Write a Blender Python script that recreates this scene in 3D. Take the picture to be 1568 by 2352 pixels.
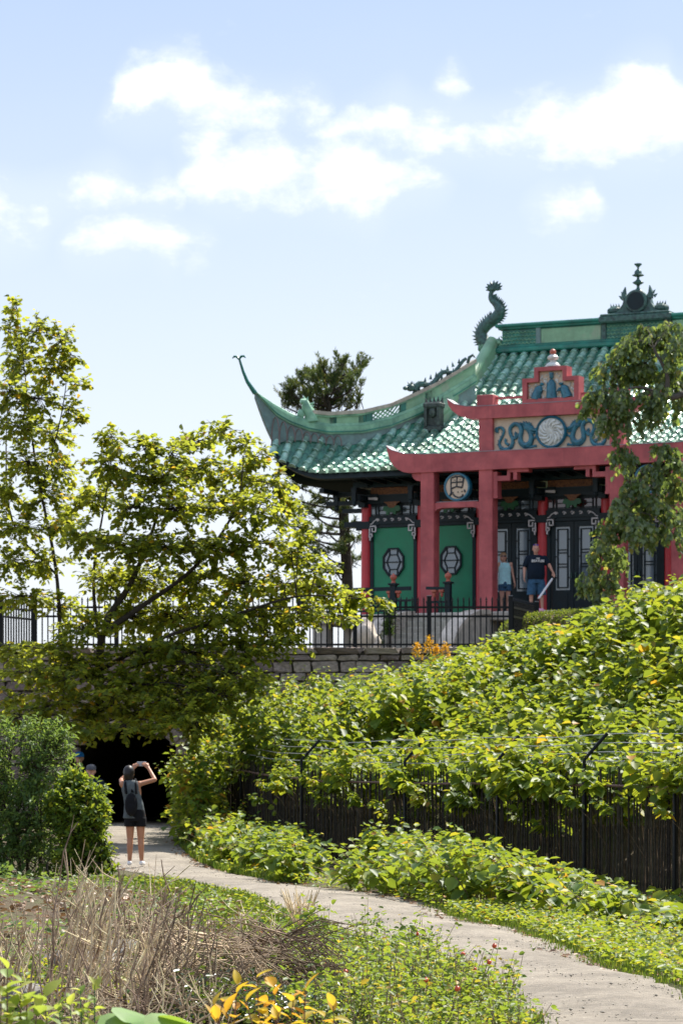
import bpy, bmesh, math, random
import numpy as np
from mathutils import Vector, Matrix

for o in list(bpy.data.objects):
    bpy.data.objects.remove(o, do_unlink=True)
SC = bpy.context.scene
COL = SC.collection
rnd = random.Random(11)
npr = np.random.default_rng(5)
R = math.radians
TAU = 2 * math.pi

# ------------------------------------------------------------------ camera
F, HZ, CX, EYE = 7000.0, 1765.0, 784.0, 1.65      # survey of the photograph: focal length, horizon line, eye height
cam = bpy.data.cameras.new('camera')
camo = bpy.data.objects.new('camera', cam)
COL.objects.link(camo)
camo.location = (0, 0, EYE)
camo.rotation_euler = (R(90), 0, 0)
cam.sensor_fit = 'VERTICAL'
cam.sensor_height = 36.0
cam.sensor_width = 24.0
cam.lens = F / 2352 * 36
cam.shift_y = (HZ - 1176) / 2352
cam.clip_start = 0.5
cam.clip_end = 20000
cam.dof.use_dof = True
cam.dof.focus_distance = 25.0
cam.dof.aperture_fstop = 8.0
SC.camera = camo

# ------------------------------------------------------------------ light
SUN_AZ, SUN_EL = R(36), R(53)                     # azimuth to the right of the view direction
sun_vec = Vector((math.sin(SUN_AZ) * math.cos(SUN_EL), math.cos(SUN_AZ) * math.cos(SUN_EL), math.sin(SUN_EL)))
sl = bpy.data.lights.new('sun', 'SUN')
sl.energy = 5.0
sl.angle = R(0.6)
sl.color = (1.0, 0.95, 0.86)
so = bpy.data.objects.new('sun', sl)
so.rotation_euler = (-sun_vec).to_track_quat('-Z', 'Y').to_euler()
COL.objects.link(so)
SC.view_settings.view_transform = 'Standard'
SC.view_settings.look = 'None'
SC.view_settings.exposure = 0.88
SC.view_settings.gamma = 1.0
SC.view_settings.use_curve_mapping = False
try:
    SC.cycles.max_bounces = 8
    SC.cycles.transparent_max_bounces = 8
except Exception:
    pass

# ------------------------------------------------------------------ world: sky with cumulus
world = bpy.data.worlds.new('World')
SC.world = world
world.use_nodes = True


class NT:
    """small node-tree writer"""
    def __init__(self, tree):
        self.t = tree
        self.n = tree.nodes
        self.l = tree.links

    def new(self, kind, **kw):
        nd = self.n.new(kind)
        for k, v in kw.items():
            setattr(nd, k, v)
        return nd

    def put(self, sock, v):
        if isinstance(v, bpy.types.NodeSocket):
            self.l.new(v, sock)
        elif v is not None:
            sock.default_value = v

    def math(self, op, a, b=None, c=None, clamp=False):
        nd = self.new('ShaderNodeMath', operation=op, use_clamp=clamp)
        self.put(nd.inputs[0], a)
        if b is not None:
            self.put(nd.inputs[1], b)
        if c is not None:
            self.put(nd.inputs[2], c)
        return nd.outputs[0]

    def mapr(self, v, a, b, c, d, smooth=False):
        nd = self.new('ShaderNodeMapRange')
        if smooth:
            nd.interpolation_type = 'SMOOTHSTEP'
        self.put(nd.inputs[0], v)
        for i, x in enumerate((a, b, c, d)):
            nd.inputs[i + 1].default_value = x
        return nd.outputs[0]

    def mix(self, f, a, b, blend='MIX'):
        nd = self.new('ShaderNodeMix', data_type='RGBA', blend_type=blend)
        self.put(nd.inputs[0], f)
        self.put(nd.inputs[6], rgba(a))
        self.put(nd.inputs[7], rgba(b))
        return nd.outputs[2]

    def noise(self, vec, scale, detail=4, rough=0.55, dist=0.0):
        nd = self.new('ShaderNodeTexNoise')
        self.put(nd.inputs['Vector'], vec)
        nd.inputs['Scale'].default_value = scale
        nd.inputs['Detail'].default_value = detail
        nd.inputs['Roughness'].default_value = rough
        nd.inputs['Distortion'].default_value = dist
        return nd.outputs[0]


def rgba(c):
    if isinstance(c, bpy.types.NodeSocket):
        return c
    return (c[0], c[1], c[2], 1.0)


def build_world():
    nt = NT(world.node_tree)
    nt.n.clear()
    out = nt.new('ShaderNodeOutputWorld')
    bg = nt.new('ShaderNodeBackground')
    sky = nt.new('ShaderNodeTexSky', sky_type='NISHITA')
    sky.sun_disc = False
    sky.sun_elevation = SUN_EL
    sky.sun_rotation = SUN_AZ
    sky.air_density = 1.0
    sky.dust_density = 2.0
    sky.ozone_density = 1.5
    tc = nt.new('ShaderNodeTexCoord')
    sep = nt.new('ShaderNodeSeparateXYZ')
    nt.l.new(tc.outputs['Generated'], sep.inputs[0])
    x, y, z = sep.outputs
    az = nt.math('ARCTAN2', x, y)
    el = nt.math('ARCSINE', z)
    comb = nt.new('ShaderNodeCombineXYZ')
    nt.put(comb.inputs[0], az)
    nt.put(comb.inputs[1], nt.math('MULTIPLY', el, 1.5))
    n1 = nt.noise(comb.outputs[0], 34, 6, 0.62, 0.2)
    n2 = nt.noise(comb.outputs[0], 9, 2, 0.5)
    # cumulus banks: outline of the top and of the base, each as (u, v) of the survey grid
    banks = [
        ([(255, 245), (275, 185), (320, 140), (370, 130), (420, 120), (450, 132), (500, 182), (570, 205), (640, 220), (700, 222), (750, 252)],
         [(255, 242), (400, 265), (460, 288), (600, 276), (700, 270), (750, 255)]),
        ([(425, 405), (480, 372), (540, 350), (590, 312), (640, 312), (700, 348), (760, 325), (810, 312), (860, 350), (900, 365), (960, 380), (1010, 410)],
         [(425, 410), (520, 455), (650, 440), (800, 462), (850, 480), (900, 440), (1010, 412)]),
        ([(730, 305), (820, 268), (880, 238), (910, 225), (960, 258), (1040, 270), (1100, 272), (1160, 262), (1220, 240), (1300, 225), (1370, 200), (1400, 172), (1490, 140), (1530, 150), (1568, 190), (1700, 160)],
         [(730, 308), (850, 318), (950, 342), (1060, 330), (1150, 350), (1300, 352), (1450, 368), (1568, 335), (1700, 330)]),
        ([(-160, 400), (0, 432), (60, 448), (110, 442), (170, 430), (210, 408), (250, 400), (290, 428), (330, 448), (370, 422), (405, 445)],
         [(-160, 540), (0, 540), (100, 515), (130, 470), (200, 455), (230, 470), (300, 452), (360, 462), (405, 446)]),
        ([(175, 530), (230, 508), (330, 502), (370, 506), (400, 528), (430, 540), (470, 545)],
         [(175, 560), (260, 565), (330, 556), (390, 585), (420, 556), (470, 548)]),
        ([(1225, 465), (1260, 445), (1320, 445), (1355, 425), (1370, 455)], [(1225, 470), (1270, 490), (1330, 488), (1370, 462)]),
        ([(425, 310), (450, 295), (485, 285), (515, 305)], [(425, 316), (470, 340), (515, 310)]),
        ([(1020, 195), (1040, 180), (1055, 195)], [(1020, 198), (1040, 208), (1055, 197)]),
    ]
    t = nt.mapr(az, -0.16, 0.16, 0.0, 1.0)

    def curve(pts, d0):
        """piecewise outline; beyond its ends the band closes"""
        nd = nt.new('ShaderNodeFloatCurve')
        nt.put(nd.inputs['Value'], t)
        cv = nd.mapping.curves[0]
        q = []
        for u, v in pts:
            a = math.atan2(u - CX, F)
            e = math.atan2(HZ - v, math.hypot(F, u - CX))
            q.append(((a + .16) / .32, (e - .1) / .2))
        q = [(0.0, q[0][1] + d0), (q[0][0] - .05, q[0][1] + d0)] + q + [(q[-1][0] + .05, q[-1][1] + d0), (1.0, q[-1][1] + d0)]
        q = [p for p in q if 0 <= p[0] <= 1]
        cv.points[0].location = q[0]
        cv.points[1].location = q[-1]
        for p in q[1:-1]:
            cv.points.new(*p)
        for p in cv.points:
            p.handle_type = 'AUTO_CLAMPED'
        nd.mapping.update()
        return nd.outputs[0]

    e01 = nt.mapr(el, 0.1, 0.3, 0.0, 1.0)
    acc = None
    for topc, botc in banks:
        m = nt.math('MINIMUM', nt.math('SUBTRACT', curve(topc, -.10), e01), nt.math('MULTIPLY', nt.math('SUBTRACT', e01, curve(botc, .10)), .75))
        acc = m if acc is None else nt.math('MAXIMUM', acc, m)
    # free-form cumulus over the rest of the sky
    n3 = nt.noise(tc.outputs['Generated'], 5.0, 6, 0.56, 0.3)
    side = nt.mapr(nt.math('ABSOLUTE', az), 0.17, 0.3, 0.0, 1.0)
    high = nt.mapr(el, 0.27, 0.36, 0.0, 1.0)
    free = nt.mapr(nt.math('MULTIPLY', nt.math('MAXIMUM', side, high), n3), 0.48, 0.66, -.05, .06)
    acc = nt.math('MAXIMUM', acc, free)
    dens = nt.math('ADD', acc, nt.math('MULTIPLY_ADD', n1, .14, -.066))
    n4 = nt.noise(comb.outputs[0], 120, 4, 0.6)
    dens = nt.math('ADD', dens, nt.math('MULTIPLY_ADD', n4, .036, -.018))
    mask = nt.mapr(dens, -.026, .040, 0.0, 0.97, True)
    veil = nt.mapr(nt.math('ADD', acc, nt.math('MULTIPLY_ADD', n2, .12, -.06)), -.06, .02, 0.0, .22, True)
    mask = nt.math('MAXIMUM', mask, veil)
    hz = nt.mapr(el, 0.07, 0.30, 1.0, 0.0)
    grad = nt.mix(hz, (2.9, 4.0, 6.1), (6.35, 6.8, 7.5))
    skyc = nt.mix(0.78, sky.outputs[0], grad)
    shade = nt.mapr(nt.math('ADD', dens, nt.math('MULTIPLY_ADD', n4, .10, -.05)), .0, .09, 0.0, 1.0)
    cloud = nt.mix(shade, (6.6, 7.05, 8.0), (8.9, 8.9, 8.9))
    col = nt.mix(mask, skyc, cloud)
    nt.l.new(col, bg.inputs[0])
    bg.inputs[1].default_value = 0.085
    nt.l.new(bg.outputs[0], out.inputs[0])


build_world()

# ------------------------------------------------------------------ helpers


def P(u, v, Y):
    """point at depth Y seen at u, v of the survey grid"""
    return Vector(((u - CX) / F * Y, Y, EYE + (HZ - v) / F * Y))


def tag(o, label, cat, group=None, kind=None):
    if label:
        o['label'] = label
    if cat:
        o['category'] = cat
    if group:
        o['group'] = group
    if kind:
        o['kind'] = kind
    return o


def empty(name, loc, rz=0.0):
    o = bpy.data.objects.new(name, None)
    o.empty_display_size = 0.2
    o.location = loc
    o.rotation_euler = (0, 0, rz)
    COL.objects.link(o)
    return o


def link(name, me, parent=None, mats=()):
    for m in mats:
        if m is not None and m.name not in me.materials:
            me.materials.append(m)
    o = bpy.data.objects.new(name, me)
    COL.objects.link(o)
    if parent is not None:
        o.parent = parent
    return o


def place(name, me, parent, loc=(0, 0, 0), rot=(0, 0, 0), scale=None):
    o = bpy.data.objects.new(name, me)
    COL.objects.link(o)
    o.parent = parent
    o.location = loc
    o.rotation_euler = rot
    if scale:
        o.scale = scale
    return o


def frame(axis):
    """orthonormal matrix whose z column is the axis"""
    z = Vector(axis).normalized()
    a = Vector((0, 0, 1)) if abs(z.z) < 0.95 else Vector((0, 1, 0))
    x = a.cross(z).normalized()
    return Matrix((x, z.cross(x), z)).transposed()


class MB:
    """collects shapes into one mesh"""
    def __init__(self):
        self.v = []
        self.f = []
        self.mi = []
        self.cur = 0

    def add(self, vs, fs):
        b = len(self.v)
        self.v.extend([tuple(p) for p in vs])
        for f in fs:
            self.f.append(tuple(b + i for i in f))
            self.mi.append(self.cur)

    def mat(self, i):
        self.cur = i
        return self

    def box(self, c, s, rz=0.0, m=None):
        hx, hy, hz = s[0] / 2, s[1] / 2, s[2] / 2
        vs = [Vector((x, y, z)) for z in (-hz, hz) for x, y in ((-hx, -hy), (hx, -hy), (hx, hy), (-hx, hy))]
        if rz:
            q = Matrix.Rotation(rz, 3, 'Z')
            vs = [q @ p for p in vs]
        if m is not None:
            vs = [m @ p for p in vs]
        c = Vector(c)
        self.add([c + p for p in vs], [(0, 3, 2, 1), (4, 5, 6, 7), (0, 1, 5, 4), (1, 2, 6, 5), (2, 3, 7, 6), (3, 0, 4, 7)])
        return self

    def bbox(self, c, s, b=0.02):
        """box with chamfered edges"""
        hx, hy, hz = s[0] / 2, s[1] / 2, s[2] / 2
        b = min(b, hx * .8, hy * .8, hz * .8)
        vs = []
        for sx in (-1, 1):
            for sy in (-1, 1):
                for sz in (-1, 1):
                    vs += [(sx * hx, sy * (hy - b), sz * (hz - b)), (sx * (hx - b), sy * hy, sz * (hz - b)), (sx * (hx - b), sy * (hy - b), sz * hz)]
        bm = bmesh.new()
        for p in vs:
            bm.verts.new(p)
        bmesh.ops.convex_hull(bm, input=bm.verts)
        bmesh.ops.dissolve_limit(bm, angle_limit=0.01, verts=bm.verts, edges=bm.edges)
        bm.verts.index_update()
        c = Vector(c)
        self.add([c + p.co for p in bm.verts], [[q.index for q in f.verts] for f in bm.faces])
        bm.free()
        return self

    def tube(self, pts, rad, n=8, caps=True, squash=None):
        pts = [Vector(p) for p in pts]
        k = len(pts)
        if not hasattr(rad, '__len__'):
            rad = [rad] * k
        vs = []
        prev = None
        for i, p in enumerate(pts):
            t = (pts[min(i + 1, k - 1)] - pts[max(i - 1, 0)])
            if t.length < 1e-9:
                t = Vector((0, 0, 1))
            t.normalize()
            if prev is None:
                x = frame(t).col[0].copy()
            else:
                x = prev - t * prev.dot(t)
                x = x.normalized() if x.length > 1e-6 else frame(t).col[0].copy()
            prev = x
            y = t.cross(x)
            for j in range(n):
                a = TAU * j / n
                vs.append(p + (x * math.cos(a) + y * math.sin(a)) * rad[i])
        fs = []
        for i in range(k - 1):
            for j in range(n):
                a, b = i * n + j, i * n + (j + 1) % n
                fs.append((a, b, b + n, a + n))
        if caps:
            fs.append(tuple(range(n - 1, -1, -1)))
            fs.append(tuple((k - 1) * n + j for j in range(n)))
        self.add(vs, fs)
        return self

    def lathe(self, prof, n=16, c=(0, 0, 0), m=None):
        """profile of (radius, height)"""
        vs, fs = [], []
        k = len(prof)
        c = Vector(c)
        for r, z in prof:
            for j in range(n):
                a = TAU * j / n
                p = Vector((r * math.cos(a), r * math.sin(a), z))
                vs.append(c + (m @ p if m is not None else p))
        for i in range(k - 1):
            for j in range(n):
                a, b = i * n + j, i * n + (j + 1) % n
                fs.append((a, b, b + n, a + n))
        fs.append(tuple(range(n - 1, -1, -1)))
        fs.append(tuple((k - 1) * n + j for j in range(n)))
        self.add(vs, fs)
        return self

    def prism(self, outline, y0, y1, m=None, c=(0, 0, 0)):
        """outline in x, z extruded along y; y0 is the front"""
        k = len(outline)
        c = Vector(c)
        vs = [Vector((x, y0, z)) for x, z in outline] + [Vector((x, y1, z)) for x, z in outline]
        if m is not None:
            vs = [m @ p for p in vs]
        area = sum(outline[i][0] * outline[(i + 1) % k][1] - outline[(i + 1) % k][0] * outline[i][1] for i in range(k))
        fs = [tuple(range(k)), tuple(range(2 * k - 1, k - 1, -1))] + [(i, k + i, k + (i + 1) % k, (i + 1) % k) for i in range(k)]
        if area < 0:
            fs = [tuple(reversed(f)) for f in fs]
        self.add([c + p for p in vs], fs)
        return self

    def ball(self, c, r, n=10, k=6):
        if not hasattr(r, '__len__'):
            r = (r, r, r)
        vs = [(c[0], c[1], c[2] - r[2])]
        for i in range(1, k):
            ph = -math.pi / 2 + math.pi * i / k
            for j in range(n):
                a = TAU * j / n
                vs.append((c[0] + r[0] * math.cos(ph) * math.cos(a), c[1] + r[1] * math.cos(ph) * math.sin(a), c[2] + r[2] * math.sin(ph)))
        vs.append((c[0], c[1], c[2] + r[2]))
        fs = []
        for j in range(n):
            fs.append((0, 1 + (j + 1) % n, 1 + j))
            fs.append((len(vs) - 1, 1 + (k - 2) * n + j, 1 + (k - 2) * n + (j + 1) % n))
        for i in range(k - 2):
            for j in range(n):
                a, b = 1 + i * n + j, 1 + i * n + (j + 1) % n
                fs.append((a, b, b + n, a + n))
        self.add(vs, fs)
        return self

    def spike(self, p, d, r, h, n=5):
        p, d = Vector(p), Vector(d).normalized()
        q = frame(d)
        vs = [p + q @ Vector((r * math.cos(TAU * j / n), r * math.sin(TAU * j / n), 0)) for j in range(n)] + [p + d * h]
        self.add(vs, [(j, (j + 1) % n, n) for j in range(n)] + [tuple(range(n - 1, -1, -1))])
        return self

    def mesh(self, name, mats, smooth=False):
        me = bpy.data.meshes.new(name)
        me.from_pydata(self.v, [], self.f)
        if not isinstance(mats, (list, tuple)):
            mats = [mats]
        for m in mats:
            me.materials.append(m)
        if len(mats) > 1:
            me.polygons.foreach_set('material_index', self.mi)
        if smooth:
            me.polygons.foreach_set('use_smooth', [True] * len(me.polygons))
            try:
                me.set_sharp_from_angle(angle=R(40))
            except Exception:
                pass
        me.update()
        return me

    def build(self, name, mats, parent=None, smooth=False):
        return link(name, self.mesh(name, mats, smooth), parent)


def npmesh(name, verts, faces_flat, loop_total, mat, tint=None, per=None):
    """fast mesh from numpy: faces_flat loop vertex indices, loop_total per-face counts"""
    me = bpy.data.meshes.new(name)
    nv, nf = len(verts), len(loop_total)
    me.vertices.add(nv)
    me.vertices.foreach_set('co', np.asarray(verts, np.float32).ravel())
    me.loops.add(len(faces_flat))
    me.loops.foreach_set('vertex_index', np.asarray(faces_flat, np.int32))
    me.polygons.add(nf)
    st = np.zeros(nf, np.int32)
    st[1:] = np.cumsum(loop_total)[:-1]
    me.polygons.foreach_set('loop_start', st)
    me.polygons.foreach_set('loop_total', np.asarray(loop_total, np.int32))
    if tint is not None:
        at = me.attributes.new('tint', 'FLOAT', 'POINT')
        at.data.foreach_set('value', np.repeat(np.asarray(tint, np.float32), per))
    me.materials.append(mat)
    me.update(calc_edges=True)
    return me


def unit(a):
    return a / np.maximum(np.linalg.norm(a, axis=-1, keepdims=True), 1e-9)


def leaves(name, pos, d, up, size, wr, tint, mat, parent=None, fold=0.12, curl=0.12):
    """one mesh of folded leaves: base, two shoulders a side, tip"""
    pos, d, up = np.asarray(pos, float), unit(np.asarray(d, float)), np.asarray(up, float)
    n = len(pos)
    s = unit(np.cross(d, up))
    w = unit(np.cross(s, d))
    size = np.broadcast_to(np.asarray(size, float), (n,))[:, None]
    tpl = [(0, 0, 0), (.28, .40, fold), (.66, .36, fold * .6), (1, 0, -curl), (.66, -.36, fold * .6), (.28, -.40, fold)]
    v = np.empty((n, 6, 3))
    for i, (a, b, c) in enumerate(tpl):
        v[:, i] = pos + (d * a + s * b * wr + w * c) * size
    base = (np.arange(n) * 6)[:, None]
    fl = (base + np.array([0, 1, 2, 3, 0, 3, 4, 5])[None]).ravel()
    me = npmesh(name, v.reshape(-1, 3), fl, np.full(n * 2, 4), mat, tint, 6)
    return link(name, me, parent)


def sticks(name, p0, p1, r0, r1, mat, parent=None, n=4):
    p0, p1 = np.asarray(p0, float), np.asarray(p1, float)
    k = len(p0)
    ax = unit(p1 - p0)
    ref = np.where(np.abs(ax[:, 2:3]) < .9, np.array([[0, 0, 1.]]), np.array([[0, 1., 0]]))
    x = unit(np.cross(ref, ax))
    y = np.cross(ax, x)
    r0 = np.broadcast_to(np.asarray(r0, float), (k,))[:, None]
    r1 = np.broadcast_to(np.asarray(r1, float), (k,))[:, None]
    v = np.empty((k, 2 * n, 3))
    for j in range(n):
        a = TAU * j / n
        off = x * math.cos(a) + y * math.sin(a)
        v[:, j] = p0 + off * r0
        v[:, n + j] = p1 + off * r1
    base = (np.arange(k) * 2 * n)[:, None]
    pat = []
    for j in range(n):
        pat += [j, (j + 1) % n, n + (j + 1) % n, n + j]
    fl = (base + np.array(pat)[None]).ravel()
    me = npmesh(name, v.reshape(-1, 3), fl, np.full(k * n, 4), mat, npr.random(k), 2 * n)
    me.polygons.foreach_set('use_smooth', np.ones(len(me.polygons), bool))
    return link(name, me, parent)


def interp(x, xs, ys):
    return float(np.interp(x, xs, ys))


def spline(pts, n=8):
    """Catmull-Rom through points"""
    pts = [Vector(p) for p in pts]
    q = [pts[0] * 2 - pts[1]] + pts + [pts[-1] * 2 - pts[-2]]
    out = []
    for i in range(1, len(q) - 2):
        for k in range(n):
            t = k / n
            a, b, c, d = q[i - 1], q[i], q[i + 1], q[i + 2]
            out.append(0.5 * ((2 * b) + (c - a) * t + (2 * a - 5 * b + 4 * c - d) * t * t + (3 * b - a - 3 * c + d) * t ** 3))
    out.append(pts[-1])
    return out


# ------------------------------------------------------------------ materials


def mat(name, col, rough=0.6, var=0.15, scale=6.0, spec=0.5, bump=0.0, bscale=30.0, col2=None, dirt_sheen=None, metal=0.0, coat=0.0, objvar=0.0, streak=0.0):
    """painted or natural surface with mottling, optional dirt and fine relief"""
    m = bpy.data.materials.new(name)
    m.use_nodes = True
    nt = NT(m.node_tree)
    b = nt.n['Principled BSDF']
    tc = nt.new('ShaderNodeTexCoord')
    co = tc.outputs['Object']
    n1 = nt.noise(co, scale, 5, 0.6)
    dark = tuple(c * (1 - var) for c in col)
    lite = tuple(min(1, c * (1 + var)) for c in (col2 or col))
    c = nt.mix(nt.mapr(n1, .3, .7, 0, 1), dark, lite)
    if dirt_sheen is not None:
        n2 = nt.noise(co, scale * 0.45, 6, 0.7, 0.6)
        c = nt.mix(nt.mapr(n2, .52, .75, 0, .75), c, dirt_sheen)  # grime blotches; on the roof tiles a painted sheen
    if streak:
        mp = nt.new('ShaderNodeMapping')
        nt.l.new(co, mp.inputs[0])
        mp.inputs['Scale'].default_value = (scale * 3, scale * 3, scale * .25)
        n3 = nt.noise(mp.outputs[0], 1.0, 4, .6)
        c = nt.mix(nt.mapr(n3, .55, .8, 0, streak), c, tuple(x * .45 for x in col))
    if objvar:
        oi = nt.new('ShaderNodeObjectInfo')
        hsv = nt.new('ShaderNodeHueSaturation')
        nt.put(hsv.inputs['Value'], nt.mapr(oi.outputs['Random'], 0, 1, 1 - objvar, 1 + objvar))
        nt.put(hsv.inputs['Hue'], nt.mapr(oi.outputs['Random'], 0, 1, .5 - objvar * .05, .5 + objvar * .05))
        nt.put(hsv.inputs['Color'], c)
        c = hsv.outputs[0]
    nt.put(b.inputs['Base Color'], c)
    nt.put(b.inputs['Roughness'], nt.mapr(n1, .2, .8, max(.02, rough - .08), min(1, rough + .1)))
    b.inputs['Specular IOR Level'].default_value = spec
    b.inputs['Metallic'].default_value = metal
    b.inputs['Coat Weight'].default_value = coat
    b.inputs['Coat Roughness'].default_value = .16
    if bump:
        bp = nt.new('ShaderNodeBump')
        bp.inputs['Strength'].default_value = bump
        bp.inputs['Distance'].default_value = 0.02
        nt.put(bp.inputs['Height'], nt.noise(co, bscale, 6, 0.65))
        nt.l.new(bp.outputs[0], b.inputs['Normal'])
    return m


def leafmat(name, stops, trans=0.42, rough=0.5, spec=0.3, tcol=(.38, .50, .05)):
    """foliage: per-leaf colour from the tint attribute, light through the blade"""
    m = bpy.data.materials.new(name)
    m.use_nodes = True
    nt = NT(m.node_tree)
    b = nt.n['Principled BSDF']
    out = nt.n['Material Output']
    at = nt.new('ShaderNodeAttribute', attribute_name='tint')
    cr = nt.new('ShaderNodeValToRGB')
    el = cr.color_ramp.elements
    while len(el) < len(stops):
        el.new(0.5)
    for e, (p, c) in zip(el, stops):
        e.position = p
        e.color = rgba(c)
    nt.l.new(at.outputs['Fac'], cr.inputs[0])
    tc = nt.new('ShaderNodeTexCoord')
    n = nt.noise(tc.outputs['Object'], 14, 3)
    c = nt.mix(nt.mapr(n, .3, .7, 0, .35), cr.outputs[0], (0.02, 0.04, 0.01))
    nt.put(b.inputs['Base Color'], c)
    b.inputs['Roughness'].default_value = rough
    b.inputs['Specular IOR Level'].default_value = spec
    tr = nt.new('ShaderNodeBsdfTranslucent')
    nt.put(tr.inputs['Color'], nt.mix(.55, nt.mix(1.0, cr.outputs[0], (3.2, 2.7, 1.6), 'MULTIPLY'), tcol))
    ms = nt.new('ShaderNodeMixShader')
    ms.inputs[0].default_value = trans
    nt.l.new(b.outputs[0], ms.inputs[1])
    nt.l.new(tr.outputs[0], ms.inputs[2])
    nt.l.new(ms.outputs[0], out.inputs['Surface'])
    return m


M = {}
M['red'] = mat('red_painted_stucco', (.45, .082, .092), .55, .24, 1.6, .4, .18, 40, col2=(.52, .12, .12), dirt_sheen=(.29, .075, .08), streak=.6)
M['redcol'] = mat('red_lacquer_column', (.60, .038, .050), .38, .12, 3, .5, .05, 30, dirt_sheen=(.42, .03, .04))
M['redtop'] = mat('grey_lead_flashing', (.33, .32, .36), .6, .25, 6, .4, .2, 30, dirt_sheen=(.55, .5, .5))
M['teal'] = mat('dark_teal_paint', (.006, .017, .022), .45, .3, 4, .3, .08, 40)
M['tealb'] = mat('mid_teal_paint', (.012, .036, .050), .45, .3, 4, .35, .08, 40)
M['green'] = mat('green_painted_panel', (.010, .235, .110), .45, .14, 2, .5, .06, 60)
M['leaf_green'] = mat('carved_green_paint', (.012, .11, .035), .45, .2, 6, .5, .1, 40)
M['white'] = mat('white_fret_paint', (.72, .68, .69), .5, .15, 12, .5)
M['cream'] = mat('cream_tile_ground', (.68, .52, .38), .45, .12, 8, .5, .1, 40)
M['blue'] = mat('blue_glazed_relief', (.018, .115, .175), .30, .35, 9, .6, .2, 60, col2=(.03, .17, .23))
M['pearl'] = mat('white_glazed_relief', (.66, .66, .62), .35, .25, 12, .6, .3, 60, dirt_sheen=(.35, .36, .34))
M['ring'] = mat('blue_glazed_ring', (.010, .14, .22), .3, .2, 9, .6)
M['ink'] = mat('ink_black_glaze', (.018, .020, .028), .35, .2, 9, .6)
M['gold'] = mat('carved_gilt_red_frieze', (.11, .028, .022), .5, .6, 30, .4, .5, 40, col2=(.24, .10, .035))
M['bronze'] = mat('dark_bronze_ornament', (.030, .052, .054), .45, .5, 10, .5, .4, 40, col2=(.05, .12, .10))
M['verd'] = mat('verdigris_copper', (.13, .32, .22), .45, .32, 2.5, .5, .15, 30, col2=(.24, .44, .28), dirt_sheen=(.05, .13, .10), streak=.5)
M['verdlight'] = mat('pale_verdigris', (.22, .40, .24), .42, .22, 3, .5, .12, 30, dirt_sheen=(.40, .34, .28), streak=.2)
M['verddark'] = mat('deep_green_copper', (.016, .13, .10), .38, .3, 3, .5, .12, 30, col2=(.02, .19, .14))
M['lead'] = mat('grey_blue_valley_lead', (.15, .235, .225), .5, .25, 5, .5, .15, 30, dirt_sheen=(.17, .15, .15))
M['tan'] = mat('weathered_ridge_cap', (.42, .36, .29), .6, .3, 5, .4, .2, 30, dirt_sheen=(.22, .26, .2))
M['glass'] = mat('window_glass', (.16, .21, .25), .06, .12, 1.5, .9, coat=.6)
M['glassred'] = mat('window_glass_curtain', (.10, .025, .025), .06, .2, 2, .8, coat=.6)
M['muntin'] = mat('pale_muntin_paint', (.40, .44, .46), .45, .2, 8, .5)
M['orange'] = mat('terracotta_red_finial', (.48, .12, .075), .4, .2, 8, .5)
M['stone'] = mat('granite_ashlar', (.50, .44, .37), .8, .22, 5, .3, .35, 45, dirt_sheen=(.22, .21, .18))
M['step'] = mat('stair_granite', (.44, .40, .33), .85, .2, 6, .3, .3, 45, dirt_sheen=(.20, .20, .16))
M['rubble'] = mat('rubble_wall_stone', (.22, .175, .15), .9, .35, 5, .25, .6, 22, col2=(.30, .235, .20), dirt_sheen=(.12, .11, .09), objvar=.35)
M['mortar'] = mat('wall_mortar', (.10, .09, .075), .95, .3, 6, .2, .5, 30)
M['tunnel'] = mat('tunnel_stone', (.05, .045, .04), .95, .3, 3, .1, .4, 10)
M['iron'] = mat('black_painted_iron', (.005, .006, .007), .5, .3, 8, .25)
M['iron_sunlit'] = mat('grey_sunlit_iron', (.30, .31, .33), .35, .2, 8, .6)  # lit copy of the iron: sun glare put into the grey colour
M['picket'] = mat('weathered_dark_picket', (.016, .016, .014), .8, .5, 9, .2, .3, 60, col2=(.045, .036, .028), objvar=.45)
M['rust'] = mat('rusty_rail', (.14, .075, .055), .7, .35, 14, .4, .3, 60)
M['wire'] = mat('galvanised_wire', (.30, .30, .31), .5, .2, 20, .5)
M['bark'] = mat('tree_bark', (.045, .036, .028), .9, .35, 9, .2, .6, 30)
M['barkpale'] = mat('grey_bark', (.12, .10, .085), .9, .35, 9, .2, .6, 30)
M['boulder'] = mat('pale_boulder', (.62, .53, .44), .85, .25, 3, .3, .5, 14, dirt_sheen=(.25, .22, .18))
M['rock'] = mat('grey_rock', (.20, .185, .165), .85, .3, 6, .3, .6, 16, dirt_sheen=(.13, .13, .12))
M['skin'] = mat('suntanned_skin', (.42, .19, .105), .5, .08, 10, .4)
M['skinpale'] = mat('fair_skin', (.58, .30, .215), .5, .08, 10, .4)
M['hair'] = mat('dark_brown_hair', (.014, .009, .007), .45, .4, 40, .4)
M['hairblond'] = mat('sandy_hair', (.36, .20, .10), .5, .3, 40, .4)
M['hairgrey'] = mat('short_grey_hair', (.22, .17, .14), .6, .3, 40, .4)
M['cloth_grey'] = mat('grey_jersey_fabric', (.10, .115, .12), .9, .2, 18, .2, .3, 90)
M['cloth_black'] = mat('black_fabric', (.008, .008, .010), .85, .2, 20, .2, .2, 90)
M['cloth_navy'] = mat('navy_fabric', (.010, .018, .032), .9, .2, 18, .2, .3, 90)
M['cloth_denim'] = mat('blue_denim', (.045, .11, .19), .9, .3, 16, .2, .3, 90)
M['cloth_aqua'] = mat('pale_aqua_fabric', (.46, .78, .82), .9, .1, 16, .2, .2, 90)
M['cloth_blue'] = mat('bright_blue_fabric', (.02, .17, .48), .8, .15, 16, .2, .2, 90)
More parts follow.
